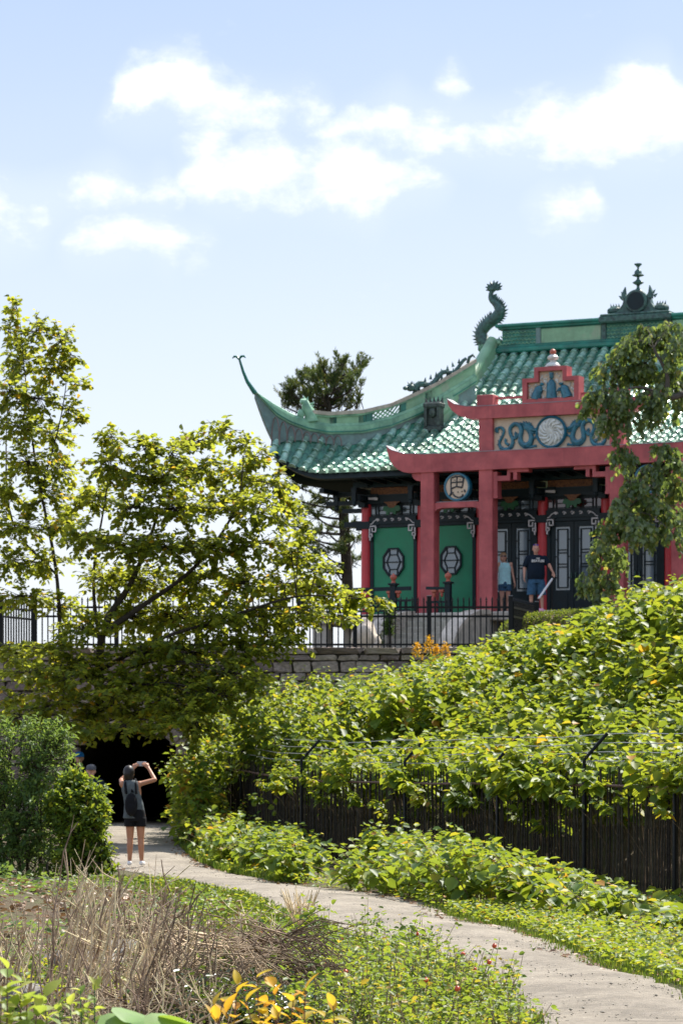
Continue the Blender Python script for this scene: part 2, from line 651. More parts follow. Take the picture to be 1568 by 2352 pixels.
M['cloth_white'] = mat('white_fabric', (.78, .76, .75), .85, .1, 16, .2)
M['capgrey'] = mat('grey_cap_fabric', (.10, .10, .11), .9, .15, 16, .2)
M['darkglass'] = mat('dark_plastic', (.010, .010, .012), .15, .2, 8, .6)
M['phone'] = mat('silver_phone_shell', (.35, .35, .37), .3, .1, 8, .6)
M['purple'] = mat('violet_mirrored_lens', (.05, .02, .32), .15, .1, 8, .8)
M['pink'] = mat('pink_petals', (.75, .38, .52), .6, .15, 20, .3)
M['twig'] = mat('bleached_dry_stem', (.34, .235, .14), .85, .4, 9, .25, .3, 60, col2=(.58, .45, .30), objvar=.55)
M['twigbrown'] = mat('brown_dry_stem', (.125, .085, .058), .9, .4, 9, .2, .3, 60, col2=(.22, .16, .11))
M['hip'] = mat('red_rose_hip', (.50, .035, .02), .3, .2, 20, .5, col2=(.62, .10, .03))

G1 = [(0, (.036, .066, .010)), (.40, (.095, .150, .016)), (.75, (.19, .22, .020)), (.95, (.32, .27, .025)), (1, (.42, .20, .02))]
M['l_tree'] = leafmat('tree_leaf', G1, .55, tcol=(.56, .56, .06))
M['l_right'] = leafmat('drooping_tree_leaf', [(0, (.055, .095, .030)), (.5, (.115, .175, .055)), (.85, (.23, .28, .10)), (1, (.38, .32, .07))], .36, rough=.38, spec=.7, tcol=(.30, .42, .08))
M['l_bank'] = leafmat('knotweed_leaf', [(0, (.040, .090, .016)), (.38, (.095, .165, .020)), (.70, (.20, .255, .022)), (.92, (.36, .31, .03)), (1, (.44, .21, .03))], .40, tcol=(.44, .48, .04))
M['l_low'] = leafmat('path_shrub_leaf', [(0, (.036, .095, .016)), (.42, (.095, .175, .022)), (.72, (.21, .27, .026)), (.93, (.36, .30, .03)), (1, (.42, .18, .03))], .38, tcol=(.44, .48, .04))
M['l_shrub'] = leafmat('fine_shrub_leaf', [(0, (.035, .080, .022)), (.5, (.075, .140, .035)), (.85, (.13, .19, .045)), (1, (.20, .22, .04))], .36, tcol=(.34, .46, .08))
M['l_hedge'] = leafmat('hedge_leaf', [(0, (.05, .085, .02)), (.6, (.12, .16, .03)), (1, (.22, .22, .04))], .3)
M['l_rose'] = leafmat('rose_leaf', [(0, (.04, .09, .018)), (.5, (.11, .17, .025)), (.8, (.22, .24, .03)), (1, (.42, .27, .04))], .38)
M['l_dark'] = leafmat('glossy_dark_leaf', [(0, (.012, .03, .012)), (.7, (.03, .06, .02)), (1, (.08, .11, .03))], .2, rough=.25)
M['l_yellow'] = leafmat('yellow_autumn_leaf', [(0, (.34, .30, .04)), (.5, (.52, .38, .03)), (1, (.58, .26, .03))], .35, tcol=(.75, .55, .06))
M['l_spring'] = leafmat('lime_leaf', [(0, (.12, .20, .03)), (.6, (.25, .33, .05)), (1, (.42, .42, .12))], .4, tcol=(.55, .62, .10))
M['l_big'] = leafmat('broad_green_leaf', [(0, (.13, .26, .05)), (1, (.20, .34, .07))], .3)
M['l_litter'] = leafmat('fallen_leaf', [(0, (.13, .075, .045)), (.6, (.26, .15, .09)), (1, (.38, .24, .16))], .1, tcol=(.3, .2, .1))
M['l_pine'] = leafmat('pine_needle', [(0, (.035, .070, .024)), (.6, (.085, .125, .038)), (1, (.17, .16, .05))], .3, tcol=(.12, .16, .04))
M['grass'] = leafmat('grass_blade', [(0, (.06, .12, .02)), (.6, (.14, .22, .03)), (1, (.32, .28, .08))], .35)
M['gold_flower'] = leafmat('goldenrod_flower', [(0, (.60, .34, .02)), (1, (.80, .50, .03))], .2, tcol=(.8, .5, .05))

# ------------------------------------------------------------------ terrain
FENCE = [(5.1, 25.0), (4.8, 31.0), (4.2, 37.4), (3.1, 41.6), (1.6, 46.5), (.2, 51.0), (-1.1, 56.0), (-2.15, 61.0), (-2.75, 66.3)]
FX, FY = np.array([p[0] for p in FENCE]), np.array([p[1] for p in FENCE])


def fence_d(X, Y):
    """distance behind the fence line (positive on the bank side)"""
    X, Y = np.asarray(X, float), np.asarray(Y, float)
    best = np.full(X.shape, 1e9)
    sign = np.ones(X.shape)
    for i in range(len(FENCE) - 1):
        ax, ay, bx, by = FX[i], FY[i], FX[i + 1], FY[i + 1]
        dx, dy = bx - ax, by - ay
        t = np.clip(((X - ax) * dx + (Y - ay) * dy) / (dx * dx + dy * dy), 0, 1)
        d = np.hypot(X - ax - t * dx, Y - ay - t * dy)
        cr = dx * (Y - ay) - dy * (X - ax)
        m = d < best
        best = np.where(m, d, best)
        sign = np.where(m, np.where(cr < 0, 1.0, -1.0), sign)
    return best * sign


def sstep(x):
    x = np.clip(x, 0, 1)
    return x * x * (3 - 2 * x)


def ground_z(X, Y):
    X, Y = np.asarray(X, float), np.asarray(Y, float)
    z = 0.30 * sstep((Y - 51) / 15.0)
    d = fence_d(X, Y)
    bank = np.minimum(np.clip(d - .9, 0, 99) * (.62 + .06 * np.clip(X - 3, 0, 4)), 3.0 + .34 * np.clip(X - 2, 0, 5)) * sstep((70.3 - Y) / 0.2) * sstep((Y - 22) / 6) * sstep((X + 3.4) / 1.2)
    mound = 0.35 * np.exp(-(((X + 5.0) / 2.2) ** 2 + ((Y - 33) / 9) ** 2)) + 0.10 * np.exp(-(((X + 1.6) / 1.2) ** 2 + ((Y - 21) / 3.0) ** 2))
    return z + bank + mound


def gz(x, y):
    return float(ground_z(np.array([x]), np.array([y]))[0])


LE = [(-1.5, -6), (-0.9, 0), (0.7, 8), (1.2, 14), (1.223, 19.7), (1.18, 20.7), (1.107, 22.8), (1.0, 25.0), (.755, 26.4), (.396, 27.7), (0, 29.8), (-.153, 31.5), (-.66, 34.5),
      (-1.32, 39.6), (-1.93, 41.7), (-2.88, 46.4), (-3.47, 48.7), (-4.6, 55), (-5.6, 62), (-6.05, 70), (-6.05, 90)]
RE = [(.6, -6), (1.2, 0), (2.6, 8), (2.9, 15), (2.5, 22.3), (2.36, 23.6), (2.14, 25), (2.0, 26.7), (1.87, 29.1), (1.69, 31.5), (1.42, 32.3), (1.15, 33.7), (.93, 37.0), (.56, 39.2), (0, 41),
      (-.98, 43.6), (-1.74, 47.1), (-2.54, 53.2), (-3.3, 60), (-3.75, 70), (-3.75, 90)]


def path_l(y):
    return np.interp(y, [p[1] for p in LE], [p[0] for p in LE])


def path_r(y):
    return np.interp(y, [p[1] for p in RE], [p[0] for p in RE])


def grid_mesh(name, xs, ys, zf, m):
    X, Y = np.meshgrid(xs, ys)
    Z = zf(X, Y)
    v = np.stack([X, Y, Z], -1).reshape(-1, 3)
    nx, ny = len(xs), len(ys)
    i = (np.arange(ny - 1)[:, None] * nx + np.arange(nx - 1)[None]).ravel()
    fl = np.stack([i, i + 1, i + 1 + nx, i + nx], -1).ravel()
    me = npmesh(name, v, fl, np.full(len(i), 4), m)
    me.polygons.foreach_set('use_smooth', np.ones(len(me.polygons), bool))
    return me


def ground_material():
    m = bpy.data.materials.new('earth_and_turf')
    m.use_nodes = True
    nt = NT(m.node_tree)
    b = nt.n['Principled BSDF']
    co = nt.new('ShaderNodeTexCoord').outputs['Object']
    a = nt.noise(co, .9, 6, .65, .5)
    c = nt.mix(nt.mapr(a, .42, .6, 0, 1), (.085, .060, .038), (.060, .085, .022))
    c = nt.mix(nt.mapr(nt.noise(co, 18, 6, .7), .35, .7, 0, .7), c, (.16, .115, .08))
    nt.put(b.inputs['Base Color'], c)
    b.inputs['Roughness'].default_value = .95
    b.inputs['Specular IOR Level'].default_value = .2
    bp = nt.new('ShaderNodeBump')
    bp.inputs['Strength'].default_value = .7
    bp.inputs['Distance'].default_value = .05
    nt.put(bp.inputs['Height'], nt.noise(co, 25, 6, .7))
    nt.l.new(bp.outputs[0], b.inputs['Normal'])
    return m


def path_material():
    m = bpy.data.materials.new('packed_gravel')
    m.use_nodes = True
    nt = NT(m.node_tree)
    b = nt.n['Principled BSDF']
    co = nt.new('ShaderNodeTexCoord').outputs['Object']
    a = nt.noise(co, .8, 7, .62, .4)
    c = nt.mix(nt.mapr(a, .38, .62, 0, 1), (.25, .215, .172), (.40, .345, .275))
    g = nt.noise(co, 60, 4, .75)
    c = nt.mix(nt.mapr(g, .5, .78, 0, .55), c, (.17, .155, .14))
    g2 = nt.noise(co, 33, 3, .6)
    c = nt.mix(nt.mapr(g2, .6, .75, 0, .6), c, (.42, .39, .36))
    g3 = nt.noise(co, 13, 4, .7, .3)
    c = nt.mix(nt.mapr(g3, .35, .68, 0, .55), c, (.15, .135, .115))
    g4 = nt.noise(co, 2.2, 5, .7, .8)
    c = nt.mix(nt.mapr(g4, .5, .72, 0, .6), c, (.40, .35, .29))
    wn = nt.noise(co, 5, 4, .7, .5)
    c = nt.mix(nt.mapr(wn, .6, .8, 0, .5), c, (.15, .12, .095))
    nt.put(b.inputs['Base Color'], c)
    b.inputs['Roughness'].default_value = .95
    b.inputs['Specular IOR Level'].default_value = .2
    bp = nt.new('ShaderNodeBump')
    bp.inputs['Strength'].default_value = .8
    bp.inputs['Distance'].default_value = .02
    nt.put(bp.inputs['Height'], nt.math('ADD', nt.noise(co, 70, 5, .75), nt.math('MULTIPLY', nt.noise(co, 6, 5, .6), 2.5)))
    nt.l.new(bp.outputs[0], b.inputs['Normal'])
    return m


M['ground'] = ground_material()
M['path'] = path_material()
xs = np.concatenate([[-9000, -2500, -700, -200, -60, -25], np.linspace(-12, 14, 131), [25, 60, 200, 700, 2500, 9000]])
ys = np.concatenate([[-9000, -2000, -400, -80, -20, -5, 0, 4], np.linspace(8, 70.1, 210), [70.3, 71, 75, 100, 200, 600, 2500, 9000]])
go = link('ground', grid_mesh('ground', xs, ys, ground_z, M['ground']))
tag(go, 'brown earth and turf on both sides of the gravel path', 'ground', kind='structure')

pys = np.concatenate([np.linspace(-6, 16, 40), np.linspace(16.3, 92, 420)])
pts = np.linspace(0, 1, 13)
ker = np.ones(9) / 9
jl, jr = [np.convolve(npr.normal(0, .16, len(pys)), ker, 'same') + npr.normal(0, .025, len(pys)) for _ in range(2)]
pv = []
for k, y in enumerate(pys):
    a, b = path_l(y) + jl[k] - .04, path_r(y) + jr[k] + .04
    for t in pts:
        x = a + (b - a) * t
        crown = .012 + .05 * (1 - (2 * t - 1) ** 2)
        pv.append((x, y, crown + (0.30 * float(sstep((y - 51) / 15.0))) + .012 * math.sin(x * 5 + y * 1.7)))
nx = len(pts)
i = (np.arange(len(pys) - 1)[:, None] * nx + np.arange(nx - 1)[None]).ravel()
me = npmesh('path', np.array(pv), np.stack([i, i + 1, i + 1 + nx, i + nx], -1).ravel(), np.full(len(i), 4), M['path'])
me.polygons.foreach_set('use_smooth', np.ones(len(me.polygons), bool))
tag(link('path', me), 'pale grey gravel footpath winding to the dark tunnel', 'path', kind='structure')

# ------------------------------------------------------------------ terrace, retaining wall, tunnel
TZ = 4.44
WY = 70.5
tb = MB()
tb.add([(-13, WY + .35, TZ - .05), (45, WY + .35, TZ - .05), (45, 150, TZ - .05), (-13, 150, TZ - .05)], [(0, 1, 2, 3)])
tag(tb.build('terrace_ground', M['ground']), 'level terrace lawn behind the stone wall', 'ground', kind='structure')

wall = empty('retaining_wall', (0, WY, 0))
tag(wall, 'rubble stone retaining wall with the tunnel arch under the terrace fence', 'wall')
TX0, TX1 = -6.35, -3.62
arc = [(TX0 + (TX1 - TX0) * k / 12, 1.75 + .98 * math.sin(math.pi * k / 12) ** .6) for k in range(13)]
wb = MB()
wb.prism([(-13, -.2), (TX0, -.2), (TX0, 1.75), (-13, 1.75)], .06, .7)
wb.prism([(TX1, -.2), (20, -.2), (20, 1.75), (TX1, 1.75)], .06, .7)
wb.prism([(-13, 1.75)] + arc + [(20, 1.75), (20, TZ - .1), (-13, TZ - .1)], .06, .7)
wb.build('core', M['mortar'], wall)
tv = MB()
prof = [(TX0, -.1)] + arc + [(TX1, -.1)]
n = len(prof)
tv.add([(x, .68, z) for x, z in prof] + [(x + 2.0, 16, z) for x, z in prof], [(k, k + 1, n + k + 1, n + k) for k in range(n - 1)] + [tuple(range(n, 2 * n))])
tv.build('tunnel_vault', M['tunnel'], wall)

stone_meshes = []
for k in range(12):
    r2 = random.Random(50 + k)
    bm = bmesh.new()
    bmesh.ops.create_cube(bm, size=1.0)
    bmesh.ops.bevel(bm, geom=bm.edges[:] , offset=.10, segments=1, affect='EDGES')
    for vv in bm.verts:
        vv.co += Vector((r2.uniform(-.07, .07), r2.uniform(-.10, .10), r2.uniform(-.08, .08)))
    me = bpy.data.meshes.new('stone')
    bm.to_mesh(me)
    bm.free()
    me.materials.append(M['rubble'])
    stone_meshes.append(me)
srest = MB()
ns = 0
z = .12
rowi = 0
sr = random.Random(4)
while z < TZ - .2:
    h = sr.uniform(.20, .31)
    if z + h > TZ - .22:
        h = TZ - .16 - z
    x = -8.6 + sr.uniform(0, .3)
    while x < 3.9:
        w = sr.uniform(.34, .72)
        xc, zc = x + w / 2, z + h / 2
        inside = TX0 - .05 < xc < TX1 + .05 and zc < interp(xc, [a[0] for a in arc], [a[1] for a in arc]) + .14
        if not inside and zc > gz(xc, WY - .6) - .3:
            if ns < 300:
                place('stone', sr.choice(stone_meshes), wall, (xc, .02 + sr.uniform(-.03, .03), zc), (0, sr.uniform(-.03, .03), sr.choice((0, math.pi))), (w - .025, .22, h - .025))
                ns += 1
        x += w
    z += h
x = -8.6
while x < 6.0:
    w = sr.uniform(.7, 1.15)
    place('coping_stone', sr.choice(stone_meshes), wall, (x + w / 2, .25, TZ - .07), (0, sr.uniform(-.01, .01), 0), (w - .02, .75, .16))
    x += w
for k in range(11):
    a0, a1 = arc[k], arc[k + 1]
    ang = math.atan2(a1[1] - a0[1], a1[0] - a0[0])
    place('arch_stone', stone_meshes[k % 12], wall, ((a0[0] + a1[0]) / 2 - math.sin(ang) * .14, -.0, (a0[1] + a1[1]) / 2 + math.cos(ang) * .14), (0, -ang, 0), (math.hypot(a1[0] - a0[0], a1[1] - a0[1]) - .02, .26, .30))

# ------------------------------------------------------------------ tea house
TH = R(25)
TC, TS = math.cos(TH), math.sin(TH)
GX, GY, GZ0 = (1269 - CX) / F * 80, 80.0, 5.76


def L(u, v, W):
    """tea-house coordinates of the survey point u, v on the plane W"""
    k = (u - CX) / F
    U = (k * (GY + W * TC) - GX - W * TS) / (TC + k * TS)
    Y = GY - U * TS + W * TC
    return Vector((U, W, EYE + (HZ - v) / F * Y - GZ0))


house = empty('tea_house', (GX, GY, GZ0), -TH)
tag(house, 'green tiled pavilion with upswept eaves, red columns and dark doors above the wall', 'pavilion')

pf = MB()
pf.bbox((.45, 5.4, -.12), (14.3, 12.6, .24), .03)
pf.box((.45, 6.4, -.75), (14.1, 10.4, 1.06)).box((-2.67, .15, -.75), (2.5, 2.0, 1.06)).box((3.4, .15, -.75), (8.0, 2.0, 1.06))
for u_ in (-6.4, -5.2):
    pf.box((u_, -.6, -.75), (.4, .4, 1.06))
pf.build('platform', M['stone'], house)

COLS = [-6.1, -4.42, -2.68, -.9, .9, 2.68, 4.42, 6.1]
CW = 1.6
cm = MB()
cm.lathe([(.20, 0), (.20, .06), (.165, .12), (.15, .2), (.148, 1.6), (.14, 3.16)], 20)
colme = cm.mesh('column', M['redcol'], True)
for u in COLS:
    place('column', colme, house, (u, CW, 0))
for w in (4.1, 6.6, 9.1, 11.6):
    place('column', colme, house, (-6.1, w, 0))

# back and side walls so that the house is closed
MB().box((0, 11.6, 1.9), (12.2, .12, 3.8)).box((6.1, 6.6, 1.9), (.12, 10, 3.8)).box((-6.1, 6.9, 1.9), (.12, 9.4, 3.8)).build('wall', M['teal'], house)


def octagon(w, h, c):
    """elongated octagon outline"""
    return [(-w, -h + c * 1.35), (-w + c, -h), (w - c, -h), (w, -h + c * 1.35), (w, h - c * 1.35), (w - c, h), (-w + c, h), (-w, h - c * 1.35)]


def bar(mb, a, b, W, w=.03, dep=.04):
    """flat bar between two points of the facade"""
    a, b = Vector((a[0], 0, a[1])), Vector((b[0], 0, b[1]))
    d = (b - a).normalized()
    nrm = Vector((-d.z, 0, d.x)) * w / 2
    o = [a - nrm, b - nrm, b + nrm, a + nrm]
    mb.prism([(p.x, p.z) for p in o], W - dep, W)


def key_fret(mb, u0, z0, s, flip):
    """square meander hook about six units tall"""
    segs = [((0, 0), (0, 3)), ((0, 3), (3, 3)), ((3, 3), (3, .6)), ((3, .6), (1.3, .6)), ((1.3, .6), (1.3, 1.9)), ((0, 0), (-.1, -.2)),
            ((-.1, -.4), (1.2, -.4)), ((-.1, -.4), (-.1, -1.8)), ((1.2, -.4), (1.2, -1.4)), ((-.1, -1.8), (.6, -1.8)), ((.3, -1.8), (.3, -3.0))]
    for a, b in segs:
        a = (u0 + (a[0] * s if not flip else -a[0] * s), z0 + a[1] * s)
        b = (u0 + (b[0] * s if not flip else -b[0] * s), z0 + b[1] * s)
        dx = .5 * s
        ux0, ux1 = min(a[0], b[0]) - dx / 2, max(a[0], b[0]) + dx / 2
        zz0, zz1 = min(a[1], b[1]) - dx / 2, max(a[1], b[1]) + dx / 2
        mb.box(((ux0 + ux1) / 2, CW - .155, (zz0 + zz1) / 2), (ux1 - ux0, .03, zz1 - zz0))


for bi in range(7):
    u0, u1 = COLS[bi] + .14, COLS[bi + 1] - .14
    uc, bw = (u0 + u1) / 2, u1 - u0
    fr = MB()
    fr.box((u0 + .05, CW, 1.25), (.10, .16, 2.5)).box((u1 - .05, CW, 1.25), (.10, .16, 2.5))
    fr.box((uc, CW, 2.66), (bw, .2, .30)).box((uc, CW, .05), (bw - .2, .15, .1))
    fr.box((uc, CW, 3.28), (bw + .3, .22, .22))
    # arched bracket below the transom
    o = [(u0, 2.14), (u0 + .09, 2.14), (u0 + .12, 2.45), (u0 + .22, 2.56), (u0 + .3, 2.6), (u1 - .3, 2.6), (u1 - .22, 2.56), (u1 - .12, 2.45), (u1 - .09, 2.14), (u1, 2.14), (u1, 2.80), (u0, 2.80)]
    fr.prism(o, CW - .14, CW - .102)
    fr.build('bay_frame', M['teal'], house)
    for ue_, fl_ in ((u0 + .02, False), (u1 - .02, True)):
        wf = MB()
        key_fret(wf, ue_, 2.36, .062, fl_)
        wf.build('key_fret', M['white'], house)
    wf = MB()
    for k in range(5):
        cu = uc + (k - 2) * bw * .155
        cz = 2.715
        wf.tube([(cu - .05, CW - .15, cz + .015), (cu - .015, CW - .155, cz + .04), (cu + .02, CW - .155, cz + .01), (cu + .01, CW - .15, cz - .03), (cu - .03, CW - .15, cz - .025)], .013, 5)
        wf.tube([(cu + .03, CW - .15, cz + .035), (cu + .05, CW - .15, cz - .02)], .010, 5)
    wf.build('cloud_scrolls', M['white'], house)['kind'] = 'stuff'
    for sgn, ue in ((1, u0), (-1, u1)):
        wf = MB()
        wf.tube([(ue + sgn * .04, CW - .15, 2.60), (ue + sgn * .10, CW - .155, 2.62), (ue + sgn * .15, CW - .155, 2.68), (ue + sgn * .22, CW - .155, 2.72), (ue + sgn * .29, CW - .15, 2.715)], .015, 5)
        wf.build('corner_scroll', M['white'], house)
    # transom with lattice
    MB().box((uc, CW + .03, 2.99), (bw, .02, .36)).build('transom_glass', M['glass'] if bi in (0, 1, 2, 6) else M['glassred'], house)
    tl = MB()
    for q in (.10, .16, .34, .5, .66, .84, .90):
        tl.box((u0 + bw * q, CW, 2.99), (.022, .06, .36))
    tl.box((uc, CW, 2.87), (bw, .05, .022)).box((uc, CW, 3.11), (bw, .05, .022)).box((uc, CW, 3.155), (bw, .07, .05)).box((uc, CW, 2.825), (bw, .07, .04))
    tl.box((u0 + bw * .25, CW - .004, 2.99), (bw * .18, .05, .02)).box((u0 + bw * .75, CW - .004, 2.99), (bw * .18, .05, .02))
    tl.build('transom_lattice', M['teal'], house)
    # carved green cloud with a red pendant
    cg = MB()
    cl = [(-.26, .02), (-.22, .10), (-.12, .10), (-.05, .05), (.06, .05), (.14, .11), (.24, .10), (.27, .0), (.20, -.05), (.15, -.03), (.13, -.13), (.07, -.13), (.05, -.07), (-.06, -.07), (-.08, -.14), (-.15, -.14), (-.16, -.04), (-.23, -.03)]
    cg.prism([(uc + a, 2.98 + b) for a, b in cl], CW - .22, CW - .16)
    cg.build('carved_cloud', M['leaf_green'], house)
    pg = MB()
    pg.prism([(uc - .24, 3.20), (uc - .14, 3.14), (uc - .10, 3.06), (uc - .03, 3.02), (uc, 2.97), (uc + .04, 3.02), (uc + .11, 3.06), (uc + .15, 3.14), (uc + .25, 3.20)], CW - .20, CW - .14)
    pg.build('carved_pendant', M['gold'], house)
    MB().box((uc, CW - .04, 3.51), (bw - .06, .10, .19)).build('gilt_frieze', M['gold'], house)
    if bi in (0, 1, 5, 6):
        MB().box((uc, CW - .01, 1.30), (bw - .2, .06, 2.4)).build('green_panel', M['green'], house)
        wz = 1.55
        win = MB()
        ot, it = octagon(.315, .39, .17), octagon(.27, .345, .15)
        for k in range(8):
            a, b, c, d = ot[k], ot[(k + 1) % 8], it[(k + 1) % 8], it[k]
            win.prism([(uc + p[0], wz + p[1]) for p in (a, b, c, d)], CW - .10, CW - .035)
        for a, b in (((-.27, 0), (.27, 0)), ((-.20, .0), (-.115, .2)), ((.20, .0), (.115, .2)), ((-.20, 0), (-.115, -.2)), ((.20, 0), (.115, -.2)), ((-.115, .2), (.115, .2)),
                     ((-.115, -.2), (.115, -.2)), ((-.115, .2), (-.12, .35)), ((.115, .2), (.12, .35)), ((-.115, -.2), (-.12, -.35)), ((.115, -.2), (.12, -.35)), ((-.20, 0), (-.27, 0)), ((.2, 0), (.27, 0))):
            bar(win, (uc + a[0], wz + a[1]), (uc + b[0], wz + b[1]), CW - .055, .028, .03)
        wo = win.build('octagon_window', M['teal'], house)
        MB().prism([(uc + p[0], wz + p[1]) for p in octagon(.275, .35, .152)], CW - .052, CW - .045).build('pane', M['glass'], wo)
    else:
        for s in (-1, 1):
            lc = uc + s * (bw / 2 - .1) / 2
            lw = (bw / 2 - .1) - .012
            d = MB()
            x0, x1 = lc - lw / 2, lc + lw / 2
            d.box((x0 + .055, CW - .01, 1.30), (.11, .07, 2.4)).box((x1 - .055, CW - .01, 1.30), (.11, .07, 2.4))
            d.box((lc, CW - .01, 2.43), (lw - .22, .07, .14)).box((lc, CW - .01, .38), (lw - .22, .07, .56))
            d.box((lc, CW - .035, .38), (lw - .34, .05, .40))
            gx0, gx1, g0, g1 = x0 + .11, x1 - .11, .66, 2.36
            gw = gx1 - gx0
            for uu in (gx0 + gw * .17, gx1 - gw * .17):
                d.box((uu, CW - .02, (g0 + g1) / 2), (.030, .04, g1 - g0 - .12))
            for zz in (g0 + .07, g0 + .62, g0 + .70, g1 - .70, g1 - .62, g1 - .07):
                d.box((lc, CW - .021, zz), (gw * .70, .04, .028))
            for zz in (g0 + .34, g0 + .9, g1 - .34):
                d.box((gx0 + gw * .085, CW - .022, zz), (gw * .17, .04, .028))
                d.box((gx1 - gw * .085, CW - .022, zz), (gw * .17, .04, .028))
            dr = d.build('door', M['teal'], house)
            MB().box((lc, CW + .01, (g0 + g1) / 2), (gw, .012, g1 - g0)).build('pane', M['glass'], dr)
            MB().bbox((x1 - .055 if s < 0 else x0 + .055, CW - .07, 1.05), (.03, .05, .16), .01).build('handle', M['bronze'], dr)

# entablature and bracket arms
en = MB()
en.box((0, CW, 3.70), (12.9, .26, .16))
en.box((0, CW, 3.395), (12.5, .20, .04))
en.box((-6.1, 6.6, 3.70), (.26, 10.4, .16)).box((-6.1, 6.6, 3.28), (.22, 10, .22))
en.build('architrave', M['tealb'], house)
for u in COLS:
    br = MB()
    br.box((u, CW - .42, 3.50), (.16, .84, .13)).box((u, CW - .30, 3.30), (.18, .60, .15)).box((u, CW - .18, 3.12), (.2, .34, .12))
    br.box((u, CW - .80, 3.36), (.12, .12, .36)).ball((u, CW - .80, 3.13), (.07, .07, .09), 8, 5)
    br.box((u - .28, CW - .05, 3.36), (.22, .20, .14)).box((u + .28, CW - .05, 3.36), (.22, .20, .14))
    MB().box((u, CW - .14, 2.58), (.34, .07, .2)).build('beam_end', M['teal'], house)
    bo = br.build('bracket', M['teal'], house)
    MB().prism([(u + .16, 3.28), (u + .42, 3.25), (u + .44, 3.31), (u + .40, 3.33), (u + .16, 3.33)], CW - .24, CW - .20).build('bracket_tip', M['white'], bo)
lb = MB()
lb.box((-6.62, CW, 3.46), (.95, .16, .13)).box((-6.75, CW, 3.22), (1.1, .14, .12)).box((-6.5, CW, 3.0), (.6, .16, .12)).box((-7.0, CW, 3.34), (.12, .18, .36))
lb.ball((-7.0, CW, 3.10), (.07, .07, .1), 8, 5).box((-6.48, CW, 2.62), (.55, .12, .15)).box((-6.3, CW - .04, 2.58), (.16, .12, .26))
lb.box((-7.0, CW - .5, 3.50), (.13, 1.0, .12))
lb.build('corner_bracket', M['teal'], house)

# ---------------- roof
UC, W0 = 8.35, .12


def lift(s, d):
    return np.where(s < 1.8, .78 * np.clip(1 - s / 1.8, 0, 1) ** 2.1 * (1 + 2.2 * np.clip(d, 0, 1.5)), 0)


def roofz(U, d):
    U, d = np.asarray(U, float), np.asarray(d, float)
    hipd = np.clip(UC - np.abs(U) - d, 0, 9)
    swell = .24 * np.exp(-hipd / .32) * sstep((d - .3) / 1.2) * sstep((4.4 - d) / .8)
    return 3.93 + .36 * d + .038 * d * d + lift(np.clip(UC - np.abs(U), 0, 99), d) + swell


def rz1(u, d):
    return float(roofz(np.array([u]), np.array([d]))[0])


GD, GU, RD = 4.0, 4.35, 6.5     # where the hip meets the gable, gable half width, run to the ridge


def half_width(d):
    return UC - d if d < GD else GU


roof = MB()
roof.cur = 0
ds = [RD * k / 26 for k in range(27)]
for face in ('front', 'back', 'left', 'right'):
    NU = 60
    g = []
    lim = RD if face in ('front', 'back') else GD
    dd = [lim * k / 26 for k in range(27)]
    for d in dd:
        hw = half_width(d)
        for k in range(NU + 1):
            t = -1 + 2 * k / NU
            if face in ('front', 'back'):
                u = hw * t
                zz = rz1(u, d)
                g.append((u, W0 + d, zz) if face == 'front' else (-u, 13.18 - W0 - d + .06, zz))
            else:
                ln = (13.24 - 2 * W0) / 2 - d
                a = ln * t
                s_ = (13.24 - 2 * W0) / 2 - abs(a)
                zz = 3.93 + .36 * d + .038 * d * d + float(lift(np.array([s_]), np.array([d]))[0])
                g.append((-UC + d, 6.62 - a, zz) if face == 'left' else (UC - d, 6.62 + a, zz))
    n = NU + 1
    roof.add(g, [(r * n + k, r * n + k + 1, (r + 1) * n + k + 1, (r + 1) * n + k) for r in range(26) for k in range(NU)])
for s in (-1, 1):
    zg = rz1(0, GD)
    roof.add([(s * GU, W0 + GD, zg), (s * GU, 6.62, rz1(0, RD)), (s * GU, 13.24 - W0 - GD, zg)], [(0, 1, 2)])
M['pan'] = mat('green_glazed_pan_tile', (.022, .13, .085), .28, .3, 5, .6, .15, 20, col2=(.05, .20, .13))
roofo = roof.build('roof', M['pan'], house, True)

M['tile'] = mat('green_glazed_barrel_tile', (.075, .26, .185), .28, .42, 7, .9, .08, 40, col2=(.30, .48, .38), dirt_sheen=(.54, .57, .45), objvar=.45, coat=1.0)  # sun sheen on the glaze put into the colour as pale cream blotches


def tile_shape(seg=7):
    """half barrel with a rolled lower lip, lower end at y = 0"""
    prof = [(0.0, .118), (.035, .120), (.045, .108), (.40, .094)]
    vs, fs = [], []
    for y, r in prof:
        for k in range(seg + 1):
            a = math.pi * k / seg
            vs.append((r * math.cos(a), y, r * math.sin(a) * 1.02))
    n = seg + 1
    for i in range(len(prof) - 1):
        for k in range(seg):
            a = i * n + k
            fs.append((a, a + n, a + n + 1, a + 1))
    # lower end cap
    vs.append((0, .012, .0))
    for k in range(seg):
        fs.append((len(vs) - 1, k, k + 1))
    return vs, fs


